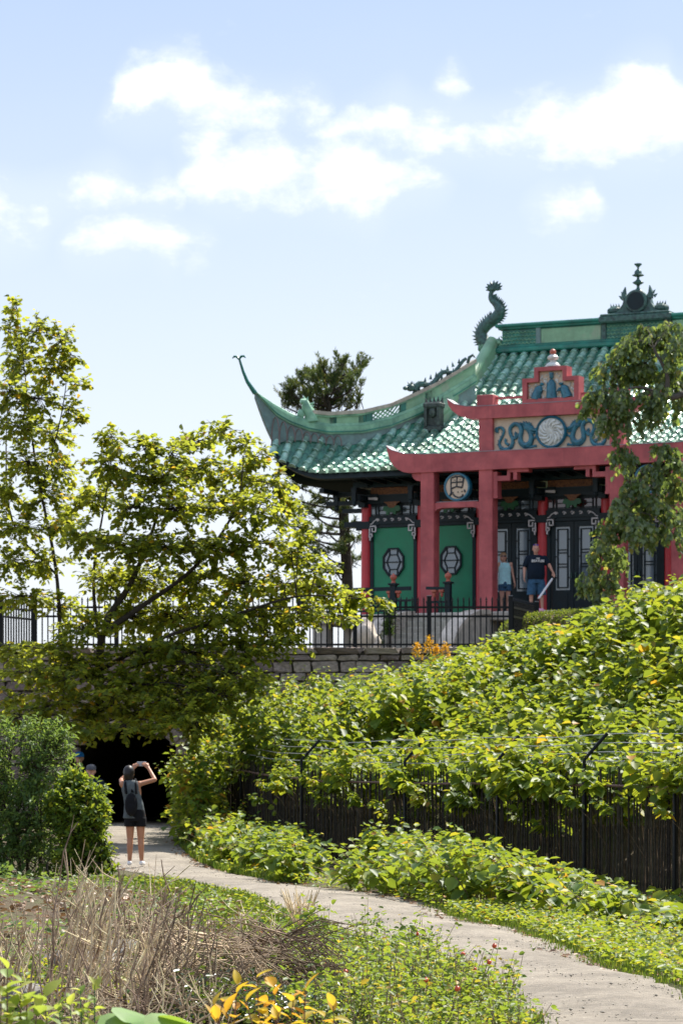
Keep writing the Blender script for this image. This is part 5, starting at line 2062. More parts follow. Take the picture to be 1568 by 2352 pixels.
def tree(name, label, Y, trunks, clumps, leaf, m, bark, wr=.95, tint=(.42, .20), droop=.25, dens=1.0, spread=.35, twl=9, hang=0.0, base=None, tilt=.45, wood_k=.42, grow=1.42):
    """tapered trunks, limbs to every clump, twigs carrying two-ranked leaves"""
    t0 = [P(u, v, Y + dy) for u, v, dy, r in trunks[0]]
    org = Vector(base) if base is not None else t0[0]
    root = empty(name, org)
    tag(root, label, 'tree')
    wood = MB()
    nodes = []
    for tr in trunks:
        pts_ = spline([P(u, v, Y + dy) for u, v, dy, r in tr], 5)
        rr = np.interp(np.linspace(0, 1, len(pts_)), np.linspace(0, 1, len(tr)), [q[3] * wood_k for q in tr])
        wood.tube([p - org for p in pts_], list(rr), 9)
        nodes += [(p, rr[i]) for i, p in enumerate(pts_)]
    lv, tw = Leaves(), Twigs()
    ppm = F / Y
    for c in clumps:
        u, v, ru, rv = c[:4]
        dy = c[4] if len(c) > 4 else rnd.uniform(-1.0, 1.0)
        k = c[5] if len(c) > 5 else 1.0
        C = P(u, v, Y + dy)
        rx, rz = ru / ppm * grow, rv / ppm * grow
        ry = (rx + rz) * .75
        # limb from the trunk
        cand = [(((C - p).length + max(0, p.z - C.z) * (2.5 if not hang else .2)), i) for i, (p, r) in enumerate(nodes)]
        pn, rn = nodes[min(cand)[1]]
        ln = (C - pn).length
        mid = pn.lerp(C, .5) + Vector((rnd.uniform(-.1, .1), rnd.uniform(-.1, .1), .10 * ln if not hang else .16 * ln))
        limb = spline([pn, mid, C], 4)
        lr = min(rn * .6, .007 + .005 * ln)
        wood.tube([p - org for p in limb], [lr + (.007 - lr) * i / (len(limb) - 1) for i in range(len(limb))], 6)
        nt_ = max(4, int(dens * k * ru * rv / 95))
        for j in range(nt_):
            a = rnd.random() * TAU
            zz = rnd.uniform(-1, 1)
            rad = math.sqrt(max(0, 1 - zz * zz)) * rnd.uniform(.55, 1.05)
            e = C + Vector((math.cos(a) * rad * rx, math.sin(a) * rad * ry, zz * rz * rnd.uniform(.6, 1.0)))
            s0 = limb[rnd.randrange(len(limb) // 2, len(limb))].lerp(C, rnd.random())
            st = s0.lerp(e, rnd.uniform(.15, .5))
            dirv = e - st
            if hang:
                dirv = Vector((dirv.x * .6, dirv.y * .6, -abs(dirv.z) * .5 - hang * rnd.uniform(.3, .9)))
                e = st + dirv
            if dirv.length < .12:
                continue
            tw.seg(s0, st, .008, .006)
            tw.seg(st, e, .006, .003)
            nl = max(3, int(twl * rnd.uniform(.7, 1.3)))
            dn = np.array(dirv.normalized())
            tt = np.linspace(.05, 1.0, nl)
            pos = np.array(st)[None] + np.array(dirv)[None] * tt[:, None] + rvec(nl, .02)
            pos[:, 2] -= (tt ** 2) * .04
            sd = unit(np.cross(dn, np.array([0, 0, 1.0]) + rvec(1, .2)[0]))
            sg_ = np.where(np.arange(nl) % 2 == 0, 1.0, -1.0)[:, None]
            ld = sd[None] * sg_ * .8 + dn[None] * .55 + rvec(nl, .25)
            ld[:, 2] -= droop + (.6 if hang else 0)
            up = np.array([[0, 0, 1.0]]) + rvec(nl, tilt)
            ti = npr.normal(tint[0], tint[1], nl) + rnd.uniform(-.12, .12)
            lv.add(pos, ld, up, leaf * npr.uniform(.65, 1.15, nl), ti)
    wood.build('trunk', bark, root, True)
    tw.build('branches', bark, root, org, 3)
    lv.build('crown', wr, m, root, org)
    return root


A = [(38, 705, 20, 26), (20, 760, 28, 34), (85, 760, 38, 36), (140, 780, 34, 42), (165, 815, 26, 30), (55, 825, 52, 48), (120, 850, 52, 46), (175, 880, 26, 22), (20, 900, 42, 46), (92, 915, 60, 40), (160, 940, 30, 26), (40, 980, 60, 44), (120, 1000, 52, 36), (192, 962, 12, 22),
     (60, 1060, 72, 40), (150, 1075, 46, 32), (25, 1130, 50, 44), (110, 1140, 60, 40), (60, 1210, 76, 40), (160, 1200, 44, 34), (20, 1290, 50, 40), (110, 1290, 66, 34), (50, 1370, 70, 34), (140, 1390, 55, 34, 0, .7)]
tree('broadleaf_tree', 'tall slender tree with sparse crown rising at the far left edge', 63, [[(150, 1640, 0, .13), (140, 1480, 0, .11), (128, 1300, .2, .085), (85, 1080, .2, .06), (60, 880, 0, .03), (45, 720, 0, .012)], [(130, 1320, .2, .06), (30, 1200, .5, .05), (15, 1000, .4, .03), (30, 840, .3, .01)],
     [(95, 1130, .2, .05), (140, 960, 0, .03), (160, 820, 0, .012)]], A, .128, M['l_tree'], M['bark'], tint=(.45, .23), dens=1.5, twl=10)
Bc = [(262, 1005, 36, 30), (330, 1030, 46, 30), (395, 1040, 50, 32), (462, 1012, 48, 32), (505, 985, 38, 24), (556, 1015, 40, 26), (595, 1050, 34, 24), (240, 1060, 46, 36), (310, 1090, 56, 40), (385, 1100, 60, 40), (470, 1080, 62, 40), (560, 1090, 54, 38), (625, 1110, 46, 32), (215, 1140, 52, 40), (300, 1165, 66, 40), (400, 1170, 70, 42),
      (500, 1160, 70, 42), (590, 1170, 62, 40), (660, 1180, 44, 34), (690, 1215, 30, 26), (190, 1230, 54, 38), (280, 1250, 70, 42), (380, 1255, 78, 42), (490, 1250, 76, 42), (590, 1250, 66, 40), (668, 1265, 54, 36), (720, 1300, 46, 30), (240, 1330, 66, 40), (340, 1335, 80, 44), (450, 1335, 80, 44), (560, 1335, 74, 42), (655, 1345, 64, 38),
      (740, 1350, 56, 32), (800, 1370, 44, 24), (860, 1386, 34, 14, -1, 1.2), (885, 1382, 18, 10, -1, 1.4), (300, 1420, 84, 42), (410, 1420, 90, 46), (520, 1420, 84, 44), (620, 1420, 70, 40), (710, 1415, 60, 34), (780, 1412, 40, 24), (200, 1440, 60, 34), (340, 1500, 90, 42, -.5, 1.0), (450, 1500, 90, 42, -.5, 1.0), (560, 1490, 76, 36, -.5, 1.2), (650, 1480, 60, 28, -.5),
      (120, 1490, 70, 30), (40, 1500, 60, 28), (200, 1530, 76, 34, -.5, 1.2), (300, 1570, 84, 36, -.6, 1.0), (410, 1575, 84, 38, -.6, 1.0), (500, 1560, 56, 34, -.6, 1.3), (80, 1545, 60, 24), (150, 1590, 60, 26, -.5), (230, 1630, 60, 28, -.6, 1.2), (320, 1640, 66, 24, -.6, 1.3), (400, 1640, 60, 30, -.6, 1.3), (470, 1620, 40, 34, -.6), (190, 1655, 40, 22, -.6), (20, 1600, 36, 24), (60, 1545, 60, 30, -1.5, .9), (150, 1560, 60, 30, -1.5, .9), (260, 1600, 70, 30, -1.5, .9), (380, 1610, 70, 30, -1.5, .9), (490, 1590, 50, 34, -1.5, .9), (560, 1550, 50, 30, -1.5, 1.2), (100, 1625, 50, 22, -1.5), (205, 1685, 36, 24, -2, 1.2), (290, 1672, 44, 20, -2, 1.1), (390, 1672, 40, 24, -2, 1.2), (455, 1660, 40, 44, -2, 1.3), (40, 1650, 56, 28, -2, 1.2), (125, 1668, 46, 26, -2, 1.2), (345, 1695, 18, 16, -2), (520, 1600, 44, 34, -2, 1.2), (600, 1560, 40, 24, -2)]
tree('broadleaf_tree', 'spreading leafy tree with dark forked trunk in front of the tunnel arch', 60, [[(232, 1690, 0, .24), (228, 1560, 0, .21), (240, 1440, 0, .18), (300, 1340, .2, .13), (350, 1220, .2, .08), (385, 1090, .2, .03)], [(240, 1450, 0, .16), (330, 1390, 0, .12), (450, 1300, -.3, .09), (540, 1170, -.2, .05), (560, 1050, 0, .02)],
     [(230, 1540, 0, .12), (360, 1470, -.5, .09), (520, 1420, -.6, .07), (680, 1370, -.8, .05), (820, 1375, -1, .02)], [(232, 1500, 0, .1), (215, 1330, .4, .07), (240, 1160, .3, .04), (262, 1020, .2, .015)], [(228, 1580, 0, .09), (120, 1500, .2, .06), (40, 1480, .4, .03)]], Bc, .128, M['l_tree'], M['bark'], tint=(.42, .24), dens=1.7, twl=10)

# right-hand tree with hanging sprays in front of the gate
Rc = [(1440, 790, 50, 40), (1510, 770, 56, 40), (1560, 790, 40, 50), (1400, 840, 44, 34), (1470, 845, 56, 40), (1545, 860, 46, 46), (1370, 900, 34, 28), (1430, 905, 44, 34), (1500, 905, 46, 34), (1555, 930, 30, 24), (1395, 960, 28, 30), (1440, 965, 36, 34, 0, .8), (1420, 1030, 22, 40, 0, .9), (1445, 1050, 16, 40, 0, .7), (1490, 950, 30, 24, 0, .6),
      (1550, 1050, 40, 30), (1500, 1080, 46, 34), (1555, 1110, 40, 40), (1450, 1110, 44, 34), (1500, 1150, 50, 40), (1420, 1160, 38, 36), (1550, 1190, 40, 40), (1460, 1200, 44, 40), (1400, 1210, 34, 34), (1510, 1230, 30, 24, 0, .6), (1380, 1250, 36, 40), (1420, 1270, 26, 34), (1360, 1310, 30, 42), (1395, 1330, 26, 40), (1375, 1370, 20, 26), (1545, 1225, 24, 20), (1470, 755, 40, 22), (1540, 745, 40, 24), (1350, 930, 22, 20), (1530, 1020, 36, 26), (1340, 1340, 16, 30)]
tree('weeping_tree', 'drooping leafy tree hanging over the right end of the red gate', 73.0, [[(1800, 1500, 0, .26), (1790, 1300, 0, .24), (1740, 1100, 0, .2), (1660, 960, 0, .15), (1590, 905, 0, .12), (1535, 912, 0, .10), (1530, 860, 0, .07), (1500, 800, 0, .04)], [(1740, 1100, 0, .15), (1640, 1060, 0, .1), (1540, 1070, 0, .06), (1440, 1120, 0, .03)],
     [(1535, 912, 0, .07), (1470, 890, 0, .045), (1410, 900, 0, .02)], [(1545, 1075, 0, .05), (1460, 1150, 0, .04), (1400, 1230, 0, .025), (1375, 1310, 0, .012)]], Rc, .145, M['l_right'], M['barkpale'], tint=(.45, .26), dens=1.55, twl=13, hang=.36, wood_k=.7, grow=1.7, tilt=.8, base=P(1800, 1500, 73))

# ---------------- pine behind the pavilion
pine = empty('pine_tree', P(800, 1500, 100))
tag(pine, 'tall pine standing behind the upswept roof corner', 'tree')
PO2 = pine.location.copy()
pw_ = MB()
pw_.tube([P(u, v, 100) - PO2 for u, v in ((806, 1560), (796, 1300), (785, 1120), (765, 1000), (752, 920), (745, 850))], [.20, .18, .16, .11, .07, .03], 10)
pl_ = Leaves()
tuft = [(662, 920, 12), (675, 890, 14), (690, 872, 14), (705, 885, 16), (700, 915, 18), (725, 875, 12), (742, 862, 14), (752, 880, 16), (770, 872, 14), (785, 850, 12), (788, 880, 15), (810, 870, 12), (822, 850, 9), (815, 890, 14), (800, 912, 16), (770, 910, 18), (740, 905, 18), (720, 920, 18), (685, 935, 16), (760, 935, 18), (800, 935, 16), (730, 940, 16), (820, 925, 10),
        (665, 905, 10), (710, 860, 9), (786, 836, 7), (743, 845, 8), (826, 842, 6), (655, 935, 9), (770, 890, 14), (830, 1120, 18), (700, 1095, 18), (670, 1085, 14), (730, 1105, 20), (760, 1110, 20), (690, 1120, 14), (660, 1140, 14), (740, 1150, 18), (780, 1170, 16), (720, 1185, 18), (690, 1165, 14), (750, 1220, 20), (800, 1210, 16), (720, 1240, 16), (690, 1225, 12), (780, 1262, 20),
        (740, 1270, 16), (810, 1290, 14), (700, 1280, 14), (815, 1240, 12), (650, 1200, 12), (770, 1310, 14), (660, 1290, 12), (805, 1150, 10)]
for u, v, r in tuft:
    c = P(u, v, 100 + rnd.uniform(-1.2, 1.2))
    pn = P(interp(v, [845, 920, 1000, 1120, 1300], [745, 752, 765, 785, 796]), v + 28, 100)
    lp = spline([pn, pn.lerp(c, .5) + Vector((0, 0, -.1)), c], 3)
    pw_.tube([p - PO2 for p in lp], [.05 - .005 * i for i in range(len(lp))], 5)
    rad = r / 70.0
    for j in range(3 + int(r * .45)):
        q = np.array(c) + np.array([rnd.uniform(-1, 1) * rad * 1.05, rnd.uniform(-1, 1) * rad, rnd.uniform(-.6, .35) * rad])
        axis = unit(np.array([rnd.uniform(-.9, .9), rnd.uniform(-.6, .6), 1.0 if v < 1000 else rnd.uniform(.1, .6)]))
        ln = rnd.uniform(.25, .5)
        n = 56
        tt = npr.random(n)
        pos = q[None] + axis[None] * (tt[:, None] * ln)
        d = rvec(n, 1.0)
        d = unit(d - axis[None] * (d @ axis)[:, None]) * .75 + axis[None] * .8
        pl_.add(pos, d, rvec(n), npr.uniform(.10, .16, n), npr.normal(.5, .25, n) + rnd.uniform(-.2, .2))
        pw_.tube([Vector(q - axis * .25) - PO2, Vector(q + axis * ln) - PO2], [.010, .005], 4)
pw_.build('trunk', M['bark'], pine, True)
pl_.build('crown', .2, M['l_pine'], pine, PO2, 0, 0)

# ---------------- canes: thickets and path shrubs


def cane_leaves(lv, tw, x, y, z0, h, lean, n, size, t0=.25, tint=.45, rs=.006, droop=.35):
    tt = np.linspace(t0, 1.0, n)
    lx, ly = lean
    base = np.array([x, y, z0])
    pos = base[None] + np.stack([lx * tt ** 1.8, ly * tt ** 1.8, h * (tt - .12 * tt ** 3)], -1)
    az = rnd.random() * TAU + np.arange(n) * 2.4 + npr.normal(0, .3, n)
    d = np.stack([np.cos(az), np.sin(az), np.full(n, -droop) + npr.normal(0, .22, n)], -1)
    d[-2:, 2] += .6
    up = np.array([[0, 0, 1.0]]) + rvec(n, .30) + d * np.array([[.25, .25, 0]])
    sz = size * npr.uniform(.6, 1.15, n) * np.interp(tt, [t0, .8, 1], [1, 1, .6])
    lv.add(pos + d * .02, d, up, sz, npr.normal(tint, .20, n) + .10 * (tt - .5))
    pts_ = [tuple(base)] + [tuple(base + np.array([lx * q ** 1.8, ly * q ** 1.8, h * (q - .12 * q ** 3)])) for q in (.35, .7, 1.0)]
    tw.line(pts_, rs, rs * .4)


def thicket(name, label, cat, pts_, m, size, nleaf, kind=None, group=None, wr=.95, tint=.45, low=None):
    lv, tw = Leaves(), Twigs()
    org = Vector((pts_[0][0], pts_[0][1], pts_[0][2]))
    for x, y, z0, h, lean in pts_:
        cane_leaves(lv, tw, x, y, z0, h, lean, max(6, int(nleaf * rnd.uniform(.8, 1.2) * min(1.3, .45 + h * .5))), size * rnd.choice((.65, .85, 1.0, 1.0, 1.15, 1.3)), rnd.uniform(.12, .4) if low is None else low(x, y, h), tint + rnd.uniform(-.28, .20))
    root = empty(name, org)
    tag(root, label, cat, group, kind)
    lv.build('foliage', wr, m, root, org, .10, .16)
    tw.build('stems', M['twigbrown'], root, org, 3)
    return root


def seen_u(x, y):
    return CX + F * x / y


def clump_noise(x, y, s=1.0):
    return .5 + .25 * math.sin(x * 2.1 * s + 1.3 * math.sin(y * .9 * s)) + .25 * math.sin(y * 1.3 * s + 1.7 * math.sin(x * 1.1 * s) + 2.0)


bank_a, bank_b = [], []


def clump_of(lst, x, y, hfun, r, n, lean0, ok=None):
    """a dome of canes spreading from one crown; gaps stay open between the domes"""
    for k in range(n):
        a, q = rnd.random() * TAU, math.sqrt(rnd.random()) * r
        px, py = x + math.cos(a) * q * .5, y + math.sin(a) * q * .5
        h = hfun(px, py) * (1.0 - .38 * (q / r) ** 2) * rnd.uniform(.85, 1.08)
        if h < .12 or (ok is not None and not ok(px, py)):
            continue
        lst.append((px, py, gz(px, py), h, (math.cos(a) * q * .9 + lean0[0] + rnd.uniform(-.08, .08), math.sin(a) * q * .9 + lean0[1] + rnd.uniform(-.08, .08))))


cent = []
tries = 0
while tries < 5000:
    tries += 1
    y = rnd.uniform(33, 69.6)
    x = rnd.uniform(-3.2, 9.0)
    d = float(fence_d(np.array([x]), np.array([y]))[0])
    u = seen_u(x, y)
    if d < .22 or d > 6.6 or u > 1680 or u < 400:
        continue
    if x > 2.9 and y > 69.0 and gz(x, y) > 3.9:
        continue
    if any((x - q[0]) ** 2 + ((y - q[1]) * .8) ** 2 < .62 ** 2 for q in cent):
        continue
    cent.append((x, y, d, u))
for x, y, d, u in cent:
    big = rnd.uniform(.62, 1.18)

    def hf(px, py, d=d, big=big):
        g = gz(px, py)
        uu = seen_u(px, py)
        crest = interp(uu, [395, 520, 700, 860, 1000, 1120, 1200, 1330, 1400, 1480, 1568, 1660], [1605, 1552, 1546, 1536, 1514, 1484, 1450, 1425, 1386, 1340, 1305, 1280])
        hmax = max(.4, EYE + (HZ - crest) / F * py - g)
        h = max(interp(d, [0, .7, 3.0], [2.35, 2.2, 1.5]) * (big if d > 1 else .75 + .3 * big), 1.8 - g)
        if py > 57 and px < 3.2:
            h = min(hmax * 1.22, 4.2) * (.74 + .24 * big)
        if uu > 1250 and py > 54:
            h = 2.0 * big
        return min(hmax * 1.1, h)
    clump_of(bank_a if x < .6 or u < 800 else bank_b, x, y, hf, rnd.uniform(.5, .85), 13, (-.22, -.14) if d > .9 else (-.34, -.30), lambda px, py: float(fence_d(np.array([px]), np.array([py]))[0]) > .16)
def lowf(x, y, h):
    dd = float(fence_d(np.array([x]), np.array([y]))[0])
    need = (1.50 - gz(x, y)) / max(h, .3) if dd < 4.5 else 0
    return min(.86, max(need, rnd.uniform(.12, .4)))


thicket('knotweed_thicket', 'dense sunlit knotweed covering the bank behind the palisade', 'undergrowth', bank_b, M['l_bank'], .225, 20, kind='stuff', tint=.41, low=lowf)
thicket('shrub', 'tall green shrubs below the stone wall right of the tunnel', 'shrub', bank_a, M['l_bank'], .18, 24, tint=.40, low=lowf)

groups = {0: [], 1: [], 2: []}
cent = []
tries = 0
while tries < 4000:
    tries += 1
    y = rnd.uniform(26, 66.5)
    xl = float(path_r(y))
    x = rnd.uniform(xl + .2, xl + 4.6)
    d = float(fence_d(np.array([x]), np.array([y]))[0])
    u = seen_u(x, y)
    off = x - xl
    if d > -.16 or u > 1640:
        continue
    if y < 37 and off < .25 + (37 - y) * .26:
        continue
    if any((x - q[0]) ** 2 + ((y - q[1]) * .75) ** 2 < (.46 if off < .7 else .72) ** 2 for q in cent):
        continue
    if 690 < u < 838 and y < 53:
        continue
    if off < (.42 if y > 41 else .16) + .12 * math.sin(y * 1.7):
        continue
    cent.append((x, y, d, u, off))
for x, y, d, u, off in cent:
    big = rnd.uniform(.45, 1.2)

    def hf(px, py, off=off, big=big, u=u):
        top = interp(seen_u(px, py), [370, 420, 470, 560, 650, 760, 800, 830, 880, 930, 1000, 1100, 1180, 1300, 1400, 1480, 1568, 1640], [1838, 1830, 1855, 1872, 1890, 1915, 1950, 1950, 1876, 1882, 1888, 1920, 1940, 1988, 2024, 2076, 2080, 2085])
        zt = max(.16, EYE + (HZ - top) / F * py - gz(px, py))
        h = interp(off, [0, .4, 1.2, 3], [.50, 1.0, 1.35, 1.4]) * big * (1.25 if py > 50 else 1)
        if 690 < u < 850 and py > 41:
            h *= .7
        return min(zt * 1.12, h)
    clump_of(groups[0 if u < 560 else (1 if u < 845 else 2)], x, y, hf, rnd.uniform(.34, .62), 15, (-.06, -.05))
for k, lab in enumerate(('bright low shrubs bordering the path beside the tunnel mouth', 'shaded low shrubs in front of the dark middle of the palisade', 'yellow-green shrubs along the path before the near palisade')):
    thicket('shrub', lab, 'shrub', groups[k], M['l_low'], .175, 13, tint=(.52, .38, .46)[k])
tb2 = []
for k in range(230):
    y = rnd.uniform(57.5, 64)
    u = rnd.uniform(408, 640)
    x = (u - CX) / F * y
    g = gz(x, y)
    if float(fence_d(np.array([x]), np.array([y]))[0]) > -.2 or (u > 520 and rnd.random() < .6):
        continue
    tb2.append((x, y, g, (rnd.uniform(1.2, 2.5) if u > 425 else rnd.uniform(.9, 2.1)) * (1 if u < 500 else .6), (rnd.uniform(-.5, .3), rnd.uniform(-.4, .2))))
thicket('shrub', 'tall lime-green shrub overhanging the right edge of the tunnel', 'shrub', tb2, M['l_low'], .17, 22, tint=.52)

# vine leaves straggling over the palisade
vl, vt = Leaves(), Twigs()
for k in range(34):
    s = rnd.uniform(9, cum[-1] - 4)
    p, rz = along(s)
    nrm = Vector((math.sin(rz), -math.cos(rz), 0))
    q = Vector((p.x, p.y, 1.75 + rnd.uniform(-.1, .2))) - nrm * .09
    ln = rnd.choice((.15, .25, .35, .5, 1.0))
    n = int(4 + ln * 9)
    tt = np.linspace(0, 1, n)
    pos = np.array(q)[None] + np.stack([npr.normal(0, .04, n), npr.normal(0, .04, n), -tt * ln], -1)
    vt.line([tuple(v) for v in pos[::2]], .005, .003)
    d = rvec(n, .7) - np.array(nrm)[None] * .8
    d[:, 2] -= .4
    vl.add(pos, d, np.array([[0, 0, 1.0]]) - np.array(nrm)[None] * .8 + rvec(n, .4), npr.uniform(.07, .15, n), npr.normal(.55, .2, n))
vo = Vector((4.0, 40, 1.7))
vr_ = empty('vine', vo)
tag(vr_, 'straggling vine leaves hanging over the palisade rail', 'vine', kind='stuff')
vl.build('foliage', 1.0, M['l_low'], vr_, vo)
vt.build('stems', M['twigbrown'], vr_, vo, 3)

# ---------------- left shrubs
def lump_shrub(name, label, Y, lumps, m, size, n, wr=.55, tint=.45, spray=7, stemm='bark'):
    org = Vector((P(lumps[0][0], 2000, Y).x, Y, 0))
    root = empty(name, org)
    tag(root, label, 'shrub')
    lv, tw = Leaves(), Twigs()
    tot = sum(a[2] * a[3] for a in lumps)
    for u, v, ru, rv, dy in lumps:
        C = P(u, v, Y + dy)
        ppm = F / Y
        rx, rz = ru / ppm, rv / ppm
        ry = (rx + rz) / 2
        k = int(n * ru * rv / tot / spray)
        for j in range(k):
            a, zz = rnd.random() * TAU, rnd.uniform(-.8, 1)
            c_ = math.sqrt(1 - zz * zz)
            nv = Vector((c_ * math.cos(a), c_ * math.sin(a), zz))
            if nv.y > .45:
                continue
            f = rnd.uniform(.72, 1.0) if rnd.random() > .07 else rnd.uniform(1.0, 1.12)
            f *= .93 + .10 * math.sin(nv.x * 9 + u) * math.sin(nv.z * 8 + v)
            e = C + Vector((nv.x * rx, nv.y * ry, nv.z * rz)) * f
            if e.z < gz(e.x, e.y) + .02:
                continue
            dirv = (nv + Vector((rnd.uniform(-.5, .5), rnd.uniform(-.5, .5), rnd.uniform(-.1, .8)))).normalized() * rnd.uniform(.12, .24)
            st = e - dirv
            tw.seg(st - dirv, e, .005, .002)
            t = np.linspace(0, 1, spray)
            dn = np.array(dirv.normalized())
            pos = np.array(st)[None] + np.array(dirv)[None] * t[:, None]
            sd = unit(np.cross(dn, rvec(1)[0]))
            sg_ = np.where(np.arange(spray) % 2 == 0, 1.0, -1.0)[:, None]
            d = sd[None] * sg_ * .7 + dn[None] * .6 + rvec(spray, .25)
            lv.add(pos, d, np.array([[0, 0, 1.0]]) + np.array(nv)[None] * .4 + rvec(spray, .4), size * npr.uniform(.6, 1.2, spray), npr.normal(tint, .17, spray) + rnd.uniform(-.15, .15))
    for k in range(9):
        u, v, ru, rv, dy = lumps[k % len(lumps)]
        b0 = org + Vector((rnd.uniform(-.5, .5), rnd.uniform(-.3, .3), 0))
        tw.line([tuple(q) for q in spline([b0, b0.lerp(P(u, v, Y + dy), .5) + Vector((0, 0, .3)), P(u, v - rv * .4, Y + dy)], 4)], .03, .008)
    tw.build('stems', M[stemm], root, org, 4)
    lv.build('foliage', wr, m, root, org)
    return root


lump_shrub('shrub', 'large fine-leaved blue-green shrub at the left edge before the tunnel', 45.0, [(30, 1755, 130, 130, 0), (110, 1740, 80, 110, -.3), (10, 1900, 130, 140, -.3), (95, 1880, 100, 110, -.6), (60, 1990, 140, 90, -.6), (-60, 1850, 120, 200, 0), (120, 1700, 40, 50, -.2)], M['l_shrub'], .085, 15000, .5, .45)
lump_shrub('shrub', 'yellow-green shrub in front of the walkers left of the photographer', 44.0, [(185, 1900, 72, 95, 0), (212, 1890, 50, 110, 0), (180, 2000, 80, 60, 0), (150, 1850, 55, 60, 0), (235, 1960, 36, 40, 0), (110, 2040, 90, 40, -.3), (240, 2000, 40, 22, -.2), (160, 1800, 30, 40, .1), (190, 1810, 30, 48, .1), (212, 1835, 26, 40, .1)], M['l_low'], .085, 8500, .75, .42)
lump_shrub('shrub', 'dark low shrub at the foot of the left bushes beside the dry stems', 39.0, [(20, 2090, 90, 60, 0), (110, 2100, 80, 50, 0), (-30, 2050, 80, 90, 0), (180, 2075, 70, 28, .5)], M['l_shrub'], .09, 3200, .8, .25)

# ---------------- clipped hedge on the terrace
hg = empty('clipped_hedge', (P(1230, 1400, 72.4).x, 72.4, TZ))
tag(hg, 'clipped rounded boxwood hedge on the terrace below the man', 'hedge')
lv = Leaves()
hb = MB()
hx0, hx1 = P(1135, 1400, 72.4).x, P(1440, 1400, 72.4).x
ring = []
for k in range(25):
    x = hx0 + (hx1 - hx0) * k / 24
    top = interp(CX + F * x / 72.4, [1133, 1142, 1160, 1200, 1300, 1440], [.12, .40, .66, .84, .94, 1.0])
    ring.append((x, top))
    hb_pts = None
vs, fs = [], []
for x, tp in ring:
    for a in range(9):
        t = math.pi * a / 8
        vs.append((x - hg.location.x, -math.cos(t) * .52, tp * .96 * math.sin(t) ** .35 if 0 < a < 8 else 0))
for i in range(24):
    for j in range(8):
        fs.append((i * 9 + j, (i + 1) * 9 + j, (i + 1) * 9 + j + 1, i * 9 + j + 1))
hb.add(vs, fs)
hb.build('inner_hull', M['twigbrown'], hg)  # solid hull added behind the leaves so nothing shows through
n = 9000
xx = npr.uniform(hx0 - .02, hx1, n)
tp = np.interp(xx, [r[0] for r in ring], [r[1] for r in ring])
aa = npr.uniform(0, math.pi, n)
pos = np.stack([xx - hg.location.x, -np.cos(aa) * .55, tp * np.sin(aa) ** .35], -1) + rvec(n, .022)
nrm = np.stack([npr.normal(0, .3, n), -np.cos(aa), np.sin(aa)], -1)
lv.add(pos, nrm + rvec(n, .7), nrm + rvec(n, .5), npr.uniform(.035, .06, n), npr.normal(.5, .22, n))
lv.build('foliage', .7, M['l_hedge'], hg)

# goldenrod along the wall foot
for u, v, h, lab in ((958, 1492, .55, 'goldenrod plume at the left of the cluster before the wall'), (985, 1478, .75, 'tallest goldenrod plume before the stone wall'), (1002, 1500, .5, 'goldenrod plume behind the thicket near the fence post'), (1022, 1492, .55, 'goldenrod plume at the right of the cluster before the wall')):
    c = P(u, v, 67.5)
    g = empty('goldenrod', c + Vector((0, 0, -1.1)))
    tag(g, lab, 'flower', 'goldenrod before the wall')
    st = MB()
    st.tube([(0, 0, 0), (.02, 0, .6), (0, 0, 1.2)], [.012, .01, .005], 5)
    st.build('stem', M['twigbrown'], g)
    lv, l2 = Leaves(), Leaves()
    n = 130
    a, t = npr.uniform(0, TAU, n), npr.random(n)
    pos = np.stack([np.cos(a) * (.02 + .11 * (1 - t)), np.sin(a) * (.02 + .11 * (1 - t)), .92 + t * .32], -1) + rvec(n, .02)
    lv.add(pos, rvec(n) + np.array([[0, 0, .6]]), rvec(n), npr.uniform(.04, .065, n), npr.random(n))
    lv.build('plume', .7, M['gold_flower'], g)
    n = 40
    a, t = npr.uniform(0, TAU, n), npr.random(n)
    d = np.stack([np.cos(a), np.sin(a), npr.normal(.2, .3, n)], -1)
    l2.add(np.stack([0 * a, 0 * a, .2 + .75 * t], -1), d, np.array([[0, 0, 1.0]]) + rvec(n, .3), npr.uniform(.09, .15, n), npr.normal(.5, .2, n))
    l2.build('leaves', .22, M['l_bank'], g)

# climbing shrub before the railing and flowers by the rail
lump_shrub('shrub', 'small dark shrub beside the boulders below the veranda railing', 76.5, [(893, 1435, 16, 36, 0), (897, 1405, 12, 28, 0), (845, 1470, 40, 22, 1.5)], M['l_shrub'], .07, 3200, .5, .15)
fl_ = empty('pink_flower', P(1237, 1407, 76.5))
tag(fl_, 'pink flower head beside the foot of the pale handrail', 'flower')
fm = MB()
for k in range(7):
    a = TAU * k / 7
    fm.ball((math.cos(a) * .07, math.sin(a) * .05, rnd.uniform(-.06, .08)), (.055, .045, .05), 7, 5)
fm.ball((0, 0, .02), (.07, .05, .09), 8, 6)
fm.build('petals', M['pink'], fl_, True)
MB().tube([(0, 0, -1.3), (.01, 0, 0)], .008, 5).build('stem', M['leaf_green'], fl_)

